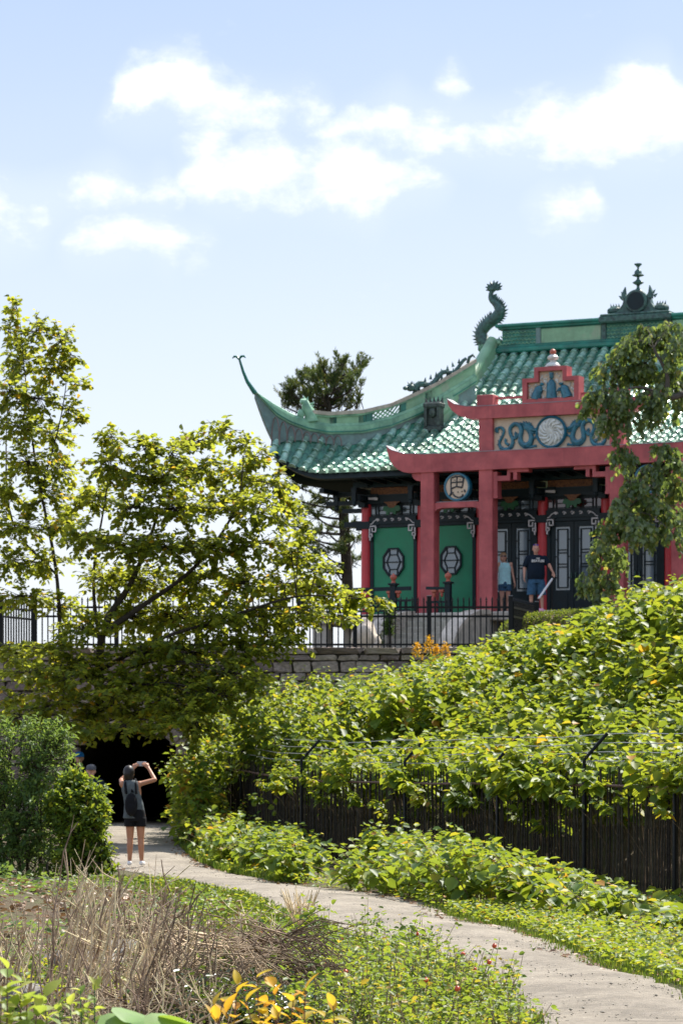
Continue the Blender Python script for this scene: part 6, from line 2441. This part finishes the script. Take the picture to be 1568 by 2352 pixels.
# boulders below the veranda
for u, v, s, lab, sd in ((836, 1458, (.30, .3, .48), 'tall pale boulder standing behind the terrace fence', 1), (858, 1474, (.17, .2, .28), 'smaller pale boulder leaning right of the tall one', 2)):
    bm = bmesh.new()
    bmesh.ops.create_icosphere(bm, subdivisions=3, radius=1.0)
    r2 = random.Random(sd)
    ph_ = [r2.uniform(0, 6) for _ in range(6)]
    for vv in bm.verts:
        p = vv.co
        f = 1 + .16 * math.sin(p.x * 3 + ph_[0]) * math.sin(p.z * 2.5 + ph_[1]) + .10 * math.sin(p.y * 5 + ph_[2] + p.z * 3) + .05 * math.sin(p.x * 9 + ph_[3]) * math.sin(p.z * 8 + ph_[4])
        vv.co = Vector((p.x * s[0], p.y * s[1], p.z * s[2])) * f
    me = bpy.data.meshes.new('boulder')
    bm.to_mesh(me)
    bm.free()
    me.materials.append(M['boulder'])
    me.polygons.foreach_set('use_smooth', [True] * len(me.polygons))
    o = link('boulder', me)
    c = P(u, v, 74.5)
    o.location = (c.x, c.y, TZ - .05 + s[2] * .85)
    tag(o, lab, 'boulder')

# ---------------- foreground: rocks, litter, grass, weeds
for u, v, Y, s, lab, sd in ((190, 2285, 22.5, (.34, .3, .14), 'grey rock half hidden behind the pale dry stems', 5), (330, 2250, 24.5, (.36, .3, .15), 'pale grey rock behind the densest dry stems', 6), (65, 2330, 20.0, (.18, .2, .10), 'small grey rock at the lower left behind the lime plant', 7)):
    bm = bmesh.new()
    bmesh.ops.create_icosphere(bm, subdivisions=3, radius=1.0)
    r2 = random.Random(sd)
    ph_ = [r2.uniform(0, 6) for _ in range(6)]
    for vv in bm.verts:
        p = vv.co
        f = 1 + .14 * math.sin(p.x * 4 + ph_[0]) * math.sin(p.z * 3 + ph_[1]) + .10 * math.sin(p.y * 5 + ph_[2] + p.x * 3) + .06 * math.sin(p.x * 11 + ph_[3]) * math.sin(p.y * 9 + ph_[4])
        vv.co = Vector((p.x * s[0], p.y * s[1], p.z * s[2])) * f
    me = bpy.data.meshes.new('rock')
    bm.to_mesh(me)
    bm.free()
    me.materials.append(M['rock'])
    o = link('rock', me)
    c = P(u, v, Y)
    o.location = (c.x, c.y, gz(c.x, c.y) + s[2] * .6)
    tag(o, lab, 'rock')

lv = Leaves()
n = 3000
y = npr.uniform(19, 40, n)
x = path_l(y) - npr.uniform(.2, 4.5, n)
keep = (x > -5.2)
x, y = x[keep], y[keep]
n = len(x)
pos = np.stack([x, y, ground_z(x, y) + npr.uniform(.01, .05, n)], -1)
a = npr.uniform(0, TAU, n)
lv.add(pos, np.stack([np.cos(a), np.sin(a), npr.normal(0, .25, n)], -1), np.array([[0, 0, 1.0]]) + rvec(n, .3), npr.uniform(.06, .12, n), npr.random(n))
o = lv.build('leaf_litter', .7, M['l_litter'])
tag(o, 'brown fallen leaves carpeting the ground under the dry stems', 'leaf litter', kind='stuff')
lv = Leaves()
n = 420
y = npr.uniform(24, 60, n)
side = npr.random(n) < .75
x = np.where(side, path_r(y) - np.abs(npr.normal(0, .14, n)), path_l(y) + np.abs(npr.normal(0, .12, n)))
pos = np.stack([x, y, .03 + .30 * sstep((y - 51) / 15.0)], -1)
a = npr.uniform(0, TAU, n)
lv.add(pos, np.stack([np.cos(a), np.sin(a), npr.normal(.1, .2, n)], -1), np.array([[0, 0, 1.0]]) + rvec(n, .3), npr.uniform(.05, .09, n), npr.random(n))
o = lv.build('leaf_litter', .7, M['l_litter'])
tag(o, 'scattered dry leaves along the edges of the gravel path', 'leaf litter', kind='stuff')


def grass_patch(label, xs_, ys_, hgt, m, wr=.075, tint=.5):
    n = len(xs_)
    lv = Leaves()
    a = npr.uniform(0, TAU, n)
    pos = np.stack([xs_, ys_, ground_z(xs_, ys_)], -1)
    d = np.stack([np.cos(a) * .45, np.sin(a) * .45, np.ones(n)], -1)
    lv.add(pos, d, np.stack([np.cos(a), np.sin(a), 0 * a], -1), hgt * npr.uniform(.5, 1.3, n), npr.normal(tint, .22, n))
    o = lv.build('grass', wr, m, None, (0, 0, 0), .0, .25)
    tag(o, label, 'grass', kind='stuff')


n = 15000
y = npr.uniform(19, 36, n)
x = path_r(y) + npr.exponential(.5, n) + .02 + npr.normal(0, .09, n)
kp = npr.random(n) < .25 + .75 * (np.sin(y * 2.3) * np.sin(x * 3.1 + y) > -.2)
x, y = x[kp], y[kp]
grass_patch('green grass verge along the right side of the path', x, y, .055, M['grass'])
n = 16000
y = npr.uniform(16.5, 44, n)
x = path_l(y) - npr.exponential(.30, n) + .02 + npr.normal(0, .07, n)
kp = npr.random(n) < .3 + .7 * (np.sin(y * 1.9) * np.sin(x * 2.7 + y) > -.2)
x, y = x[kp], y[kp]
grass_patch('green grass verge along the left side of the path', x, y, .065, M['grass'])
n = 7000
y = npr.uniform(30, 45, n)
x = path_l(y) - npr.uniform(0, 1.3, n)
grass_patch('bright grass patch between the dry stems and the path bend', x, y, .06, M['grass'], tint=.55)
n = 2500
y = npr.uniform(44, 60, n)
x = path_r(y) + npr.exponential(.2, n)
grass_patch('grass edging the path near the tunnel', x, y, .12, M['grass'])


def weeds(label, xs_, ys_, size, m, h=.09, tint=.5, wr=.75):
    n = len(xs_)
    lv = Leaves()
    a = npr.uniform(0, TAU, n)
    pos = np.stack([xs_, ys_, ground_z(xs_, ys_) + npr.uniform(.01, h, n)], -1)
    lv.add(pos, np.stack([np.cos(a), np.sin(a), npr.normal(.15, .3, n)], -1), np.array([[0, 0, 1.0]]) + rvec(n, .4), size * npr.uniform(.5, 1.3, n), npr.normal(tint, .22, n))
    o = lv.build('weeds', wr, m)
    tag(o, label, 'weeds', kind='stuff')


n = 7000
y = npr.uniform(20, 35, n)
x = path_r(y) + .12 + np.abs(npr.normal(0, .75, n))
weeds('low leafy weeds on the verge at the lower right of the path', x, y, .065, M['l_low'], .15, .52)
n = 2600
y = npr.uniform(36, 62, n)
x = path_r(y) + .05 + np.abs(npr.normal(0, .35, n))
weeds('low weeds at the foot of the shrubs by the palisade', x, y, .07, M['l_low'], .16, .5)
n = 2200
y = npr.uniform(20, 44, n)
x = path_l(y) - np.abs(npr.normal(.1, .9, n))
weeds('low weeds among the grass left of the path', x, y, .055, M['l_low'], .10, .45)

n = 5200
y = npr.uniform(22, 40, n)
x = path_l(y) - npr.uniform(.6, 4.6, n)
kp = np.sin(x * 2.1 + y * .7) * np.sin(y * 1.1 - x) > .12
weeds('patchy green seedlings over the leaf litter at the left', x[kp], y[kp], .075, M['l_shrub'], .18, .5)

# ---------------- pale dry shrubs: every stem cluster a plant
def dry_shrub(label, u0, u1, Ys, n, tops, m, lean=.10, seed=1, r=.0065, name='dry_shrub'):
    r2 = random.Random(seed)
    org = Vector((P((u0 + u1) / 2, 2300, sum(Ys) / 2).x, sum(Ys) / 2, 0))
    root = empty(name, org)
    tag(root, label, 'dry shrub')
    for k in range(n):
        tw = Twigs()
        Y = r2.uniform(*Ys)
        u = r2.uniform(u0, u1)
        x = (u - CX) / F * Y
        g = gz(x, Y)
        tv_ = interp(u, [q[0] for q in tops], [q[1] for q in tops]) + (r2.random() ** .8) * 165
        h = max(.22, EYE + (HZ - tv_) / F * Y - g)
        lx = lean * h + r2.gauss(0, .11)
        pts_ = [Vector((x - lx * .6, Y, g))]
        for j in range(1, 6):
            t = j / 5
            pts_.append(Vector((x - lx * .6 + lx * t ** 1.2 + r2.gauss(0, .020), Y + r2.gauss(0, .02) * t, g + h * t)))
        rr = r * r2.uniform(.6, 1.35)
        tw.line(pts_, rr, rr * .45)
        for b in range(r2.randint(0, 3)):
            j = r2.randint(1, 4)
            s0 = pts_[j].lerp(pts_[j + 1], r2.random())
            dd = Vector((r2.gauss(0, .5), r2.gauss(0, .4), r2.uniform(.25, 1.0))).normalized() * r2.uniform(.08, .30)
            mid = s0 + dd * .5 + Vector((r2.gauss(0, .012), 0, r2.gauss(0, .012)))
            tw.line([s0, mid, s0 + dd + Vector((0, 0, .02))], rr * .6, rr * .3)
            if r2.random() < .4:
                dd2 = Vector((r2.gauss(0, .6), r2.gauss(0, .5), r2.uniform(.0, .9))).normalized() * r2.uniform(.05, .13)
                tw.seg(mid, mid + dd2, rr * .35, rr * .2)
        tw.build('stem', m, root, org, 5)


dry_shrub('tall pale dry stems standing at the lower left', -20, 235, (19, 22.5), 70, [(0, 2050), (60, 2020), (110, 1985), (175, 1900), (200, 1960), (235, 1970)], M['twig'], .12, 3, .0072)
dry_shrub('dense thicket of grey dry stems in the lower middle left', 170, 440, (18.5, 22.5), 120, [(170, 1990), (230, 1975), (250, 1965), (330, 2030), (400, 2020), (440, 2060)], M['twig'], .16, 5, .0078)
dry_shrub('dark leaning dry stems right of the densest grey thicket', 320, 560, (18.5, 22), 70, [(320, 2060), (410, 2025), (480, 2100), (560, 2130)], M['twigbrown'], .22, 7, .0072)
dry_shrub('short grey stems cut off low at the bottom left', 60, 520, (17.2, 19.0), 80, [(60, 2230), (200, 2200), (350, 2190), (520, 2260)], M['twig'], .18, 9, .0066)
dry_shrub('fan of cut grey stems beside the path bend', 540, 640, (24.5, 26.5), 34, [(540, 2085), (590, 2040), (640, 2050)], M['twig'], .02, 11, .007)


def fan(label, u, v, Y, n, h, seed):
    r2 = random.Random(seed)
    c = P(u, v, Y)
    g = gz(c.x, c.y)
    root = empty('dry_shrub', (c.x, c.y, g))
    tag(root, label, 'dry shrub')
    tw = Twigs()
    for k in range(n):
        a = r2.uniform(-.55, .55)
        hh = h * r2.uniform(.7, 1.05)
        b = r2.gauss(0, .25)
        tw.line([(0, 0, 0), (math.sin(a) * hh * .25, b * .1, hh * .4), (math.sin(a) * hh * .8, b * .4, hh)], .011, .004)
        tw.seg((math.sin(a) * hh * .5, b * .2, hh * .65), (math.sin(a) * hh * .5 + r2.gauss(0, .08), b * .3, hh * .95), .006, .003)
    tw.build('stems', M['twig'], root, (0, 0, 0), 5)


fan('upright fan of grey stems standing against the pale path', 690, 2165, 28.8, 26, .52, 21)


def bramble(label, u, v, Y, ru, rv, n, seed, m):
    r2 = random.Random(seed)
    c = P(u, v, Y)
    g = gz(c.x, c.y)
    root = empty('bramble_heap', (c.x, c.y, g))
    tag(root, label, 'bramble')
    tw = Twigs()
    ppm = F / Y
    rx, rz = ru / ppm, max(.12, c.z + rv / ppm - g)
    for k in range(n):
        x0 = r2.gauss(0, .45) * rx
        hh = rz * math.exp(-(x0 / rx) ** 2 * 1.2)
        p0 = Vector((x0, r2.gauss(0, .35), r2.uniform(.05, 1) * hh))
        sgn = 1 if x0 > r2.gauss(0, .3) * rx else -1
        dd = Vector((sgn * r2.uniform(.2, 1), r2.gauss(0, .5), r2.uniform(-.9, .25))).normalized() * r2.uniform(.15, .6)
        mid = p0 + dd * .5 + Vector((0, 0, r2.uniform(0, .10)))
        e = p0 + dd
        e.z = max(.01, e.z)
        tw.line([p0, mid, e], r2.uniform(.003, .008), .0025)
    tw.build('stems', m, root, (0, 0, 0), 3)


bramble('tangled heap of brown dead stems beside the rose bush', 650, 2190, 21.0, 120, 60, 520, 31, M['twigbrown'])
bramble('bleached tangle of fallen stems in the middle of the dry thicket', 480, 2190, 20.6, 150, 50, 420, 32, M['twig'])
bramble('dark brown tangle of fallen twigs under the dry thicket', 400, 2290, 19.0, 220, 20, 420, 33, M['twigbrown'])
bramble('arched dead canes lying behind the dry thicket', 330, 2120, 25.5, 150, 25, 220, 34, M['twigbrown'])

# ---------------- rose bushes with hips
def rose(label, u0, u1, Ys, n, h, hips, seed, m='l_rose', size=.042, tint=.5):
    r2 = random.Random(seed)
    Yc = sum(Ys) / 2
    org = Vector((P((u0 + u1) / 2, 2300, Yc).x, Yc, 0))
    root = empty('rose_bush', org)
    tag(root, label, 'rose bush')
    lv, tw = Leaves(), Twigs()
    tips = []
    for k in range(n):
        Y = r2.uniform(*Ys)
        x = (r2.uniform(u0, u1) - CX) / F * Y
        if x > path_l(Y) - .06:
            continue
        g = gz(x, Y)
        hh = h * r2.uniform(.5, 1.05) * (.30 + 1.0 * clump_noise(x * 2.2, Y * 1.6))
        lean = Vector((r2.gauss(0, .12), r2.gauss(0, .12), 0))
        p0, p1 = Vector((x, Y, g)), Vector((x, Y, g + hh)) + lean
        tw.line([p0, p0.lerp(p1, .5) + lean * .2, p1], .004, .002)
        tips.append(p1)
        nl = 16
        t = npr.uniform(.15, 1.0, nl)
        pos = np.array(p0)[None] + (np.array(p1) - np.array(p0))[None] * t[:, None] + rvec(nl, .045)
        pos[:, 2] = np.maximum(pos[:, 2], g + .01)
        a = npr.uniform(0, TAU, nl)
        lv.add(pos, np.stack([np.cos(a), np.sin(a), npr.normal(.1, .35, nl)], -1), np.array([[0, 0, 1.0]]) + rvec(nl, .45), size * npr.uniform(.6, 1.25, nl), npr.normal(tint, .2, nl) + r2.uniform(-.15, .2))
    tw.build('stems', M['twigbrown'], root, org, 3)
    lv.build('foliage', .72, M[m], root, org)
    hb_ = MB()
    hb_.ball((0, 0, 0), (.017, .017, .016), 10, 7)
    for j in range(4):
        hb_.spike((0, 0, .013), (math.cos(j * 1.6) * .6, math.sin(j * 1.6) * .6, 1), .003, .012, 3)
    hme = hb_.mesh('rose_hip', M['hip'], True)
    r2.shuffle(tips)
    for p in tips[:hips]:
        place('rose_hip', hme, root, p - org + Vector((0, -.03, .01)), (r2.uniform(-.5, .5), r2.uniform(-.5, .5), 0))
    return root


rose('rose bush with red hips bordering the path at the bottom', 690, 1200, (17.3, 21.5), 460, .46, 9, 41, tint=.5, size=.05)
rose('sunny rose bush with few hips behind the bottom one', 640, 1020, (21.5, 26.5), 330, .40, 7, 42, tint=.42, size=.05)
rose('dark glossy-leaved shrub under the bramble heap', 420, 760, (18.2, 21), 260, .34, 4, 43, 'l_dark', .05, .35)
rose('scattered green seedlings among the pale dry stems', 60, 430, (18.5, 24), 130, .22, 0, 46, 'l_low', .06, .35)
rose('small upright rose stem with red hips before the path bend', 590, 625, (26, 27), 16, .52, 6, 44, 'l_rose', .05, .4)
rose('small leafy green sapling beside the fan of stems', 715, 750, (27.5, 28.5), 22, .42, 0, 45, 'l_low', .07, .3)

# ---------------- nearest plants: single leaves as parts
def near_leaf(name, m, ln, w, fold=.18, curl=.25, heart=False, tintv=.5):
    """curved blade with midrib, 3 x 6 quads"""
    prof = [(0, .02), (.12, .55), (.3, .95), (.5, 1.0), (.72, .72), (.9, .3), (1.0, .0)]
    if heart:
        prof = [(-.10, .35), (.05, .95), (.25, 1.12), (.5, 1.0), (.75, .62), (.92, .24), (1.0, .0)]
    vs, fs = [], []
    for t, ww in prof:
        for s in (-1, -.5, 0, .5, 1):
            tt = t if not (heart and t < 0) else (0 if s == 0 else t)
            vs.append((tt * ln, s * ww * w / 2, abs(s) * fold * w * ww - curl * ln * tt * tt))
    for i in range(len(prof) - 1):
        for j in range(4):
            a = i * 5 + j
            fs.append((a, a + 1, a + 6, a + 5))
    me = bpy.data.meshes.new(name)
    me.from_pydata(vs, [], fs)
    at_ = me.attributes.new('tint', 'FLOAT', 'POINT')
    at_.data.foreach_set('value', [tintv] * len(vs))
    me.materials.append(m)
    me.polygons.foreach_set('use_smooth', [True] * len(me.polygons))
    return me


def near_plant(name, label, Y, stems, m, stemm, nleaf, ln, w, seed, heart=False):
    r2 = random.Random(seed)
    c0 = P(stems[0][0], 2500, Y)
    org = Vector((c0.x, Y, gz(c0.x, Y)))
    root = empty(name, org)
    tag(root, label, 'plant')
    meshes = [near_leaf('leaf', m, ln * q, w * q, tintv=tq) for q, tq in ((1, .2), (.85, .5), (1.1, .75), (.7, .95), (.95, .05))]
    for u, v, dy in stems:
        e = P(u, v, Y + dy)
        b = Vector((e.x + r2.uniform(-.10, .10), Y + dy, org.z))
        mid = b.lerp(e, .55) + Vector((r2.uniform(-.03, .03), 0, .03))
        pts_ = spline([b, mid, e], 5)
        MB().tube([p - org for p in pts_], [.006 - .0004 * i for i in range(len(pts_))], 6).build('stem', stemm, root, True)
        n = nleaf + r2.randint(-2, 2)
        for k in range(n):
            t = .58 + .42 * k / max(1, n - 1)
            i_ = min(len(pts_) - 2, int(t * (len(pts_) - 1)))
            p = pts_[i_].lerp(pts_[i_ + 1], t * (len(pts_) - 1) - i_)
            az_ = k * 2.4 + r2.uniform(-.4, .4)
            o = place('leaf', r2.choice(meshes), root, p - org, (r2.uniform(-.5, .5), r2.uniform(-.75, .15) - (.5 if k > n - 3 else 0), az_))
    return root


near_plant('yellow_leaved_plant', 'yellow autumn-leaved plant on reddish stems at the bottom', 13.5, [(545, 2262, 0), (590, 2245, .1), (565, 2300, -.1), (630, 2268, 0), (605, 2315, .1), (675, 2290, .1), (520, 2325, -.1), (640, 2325, -.1), (700, 2275, 0)], M['l_yellow'], M['rust'], 8, .092, .05, 51)
near_plant('yellow_leaved_plant', 'second smaller yellow plant beside the rose hips', 13.8, [(765, 2310, 0), (745, 2335, .1)], M['l_yellow'], M['rust'], 6, .095, .042, 52)
near_plant('yellow_leaved_plant', 'orange-leaved seedling with curled leaf right of the broad leaves', 13.2, [(492, 2310, 0), (512, 2300, .1)], M['l_yellow'], M['rust'], 3, .095, .042, 53)
near_plant('lime_leaved_plant', 'lime-green leafy plant in the bottom left corner', 13.0, [(185, 2275, 0), (160, 2300, .1), (218, 2262, .05), (135, 2310, 0), (200, 2315, .1), (110, 2335, -.1)], M['l_spring'], M['leaf_green'], 11, .066, .038, 54)
near_plant('green_leaved_plant', 'broad-leaved green plant at the far bottom left edge', 12.6, [(18, 2225, 0), (48, 2255, .1), (5, 2290, 0), (62, 2300, .1), (88, 2315, 0), (30, 2320, .1), (105, 2290, .05)], M['l_spring'], M['rust'], 9, .098, .058, 55)
bl = empty('broad_leaved_plant', (P(340, 2400, 12.5).x, 12.5, 0))
tag(bl, 'big heart-shaped green leaves at the bottom edge', 'plant')
for u, v, dy, ln, w, az_, tv_ in ((240, 2362, .1, .22, .20, .35, .2), (300, 2350, .1, .20, .22, 1.1, .3), (445, 2358, 0, .22, .19, 2.6, 1.0), (350, 2362, -.1, .20, .2, .5, .5)):
    p = P(u, v, 12.5 + dy) - bl.location
    me = near_leaf('leaf', M['l_big'], ln, w, .10, .12, True, tv_)
    place('leaf', me, bl, p, (.25, -.12, az_))
    MB().tube([(p.x * .3, p.y, -.02), (p.x * .7, p.y, p.z * .6), p], .006, 6).build('stem', M['leaf_green'], bl, True)

# ---------------- loose grit and pebbles on the gravel
n = 5200
y = 15 + 50 * npr.random(n) ** 1.7
t = npr.random(n)
t = np.where(npr.random(n) < .55, np.where(npr.random(n) < .5, t * .16, 1 - t * .16), t)
x = path_l(y) + (path_r(y) - path_l(y)) * t
zb = .012 + .05 * (1 - (2 * t - 1) ** 2) + .30 * sstep((y - 51) / 15.0)
r = npr.uniform(.003, .010, n) * (1 + 1.0 * (npr.random(n) < .05))
oc = np.array([(1, 0, 0), (0, 1, 0), (-1, 0, 0), (0, -1, 0), (0, 0, .6), (0, 0, -.6)])
sc_ = npr.uniform(.6, 1.3, (n, 1, 3)) * r[:, None, None]
v = np.stack([x, y, zb + r * .3], -1)[:, None, :] + oc[None] * sc_
fi = np.array([0, 1, 4, 1, 2, 4, 2, 3, 4, 3, 0, 4, 1, 0, 5, 2, 1, 5, 3, 2, 5, 0, 3, 5])
me = npmesh('gravel', v.reshape(-1, 3), ((np.arange(n) * 6)[:, None] + fi[None]).ravel(), np.full(n * 8, 3), mat('loose_pebbles', (.22, .195, .16), .9, .4, 3, .3, 0, 30, col2=(.38, .34, .28)))
tag(link('gravel', me), 'loose grit and pebbles strewn over the footpath', 'gravel', kind='stuff')
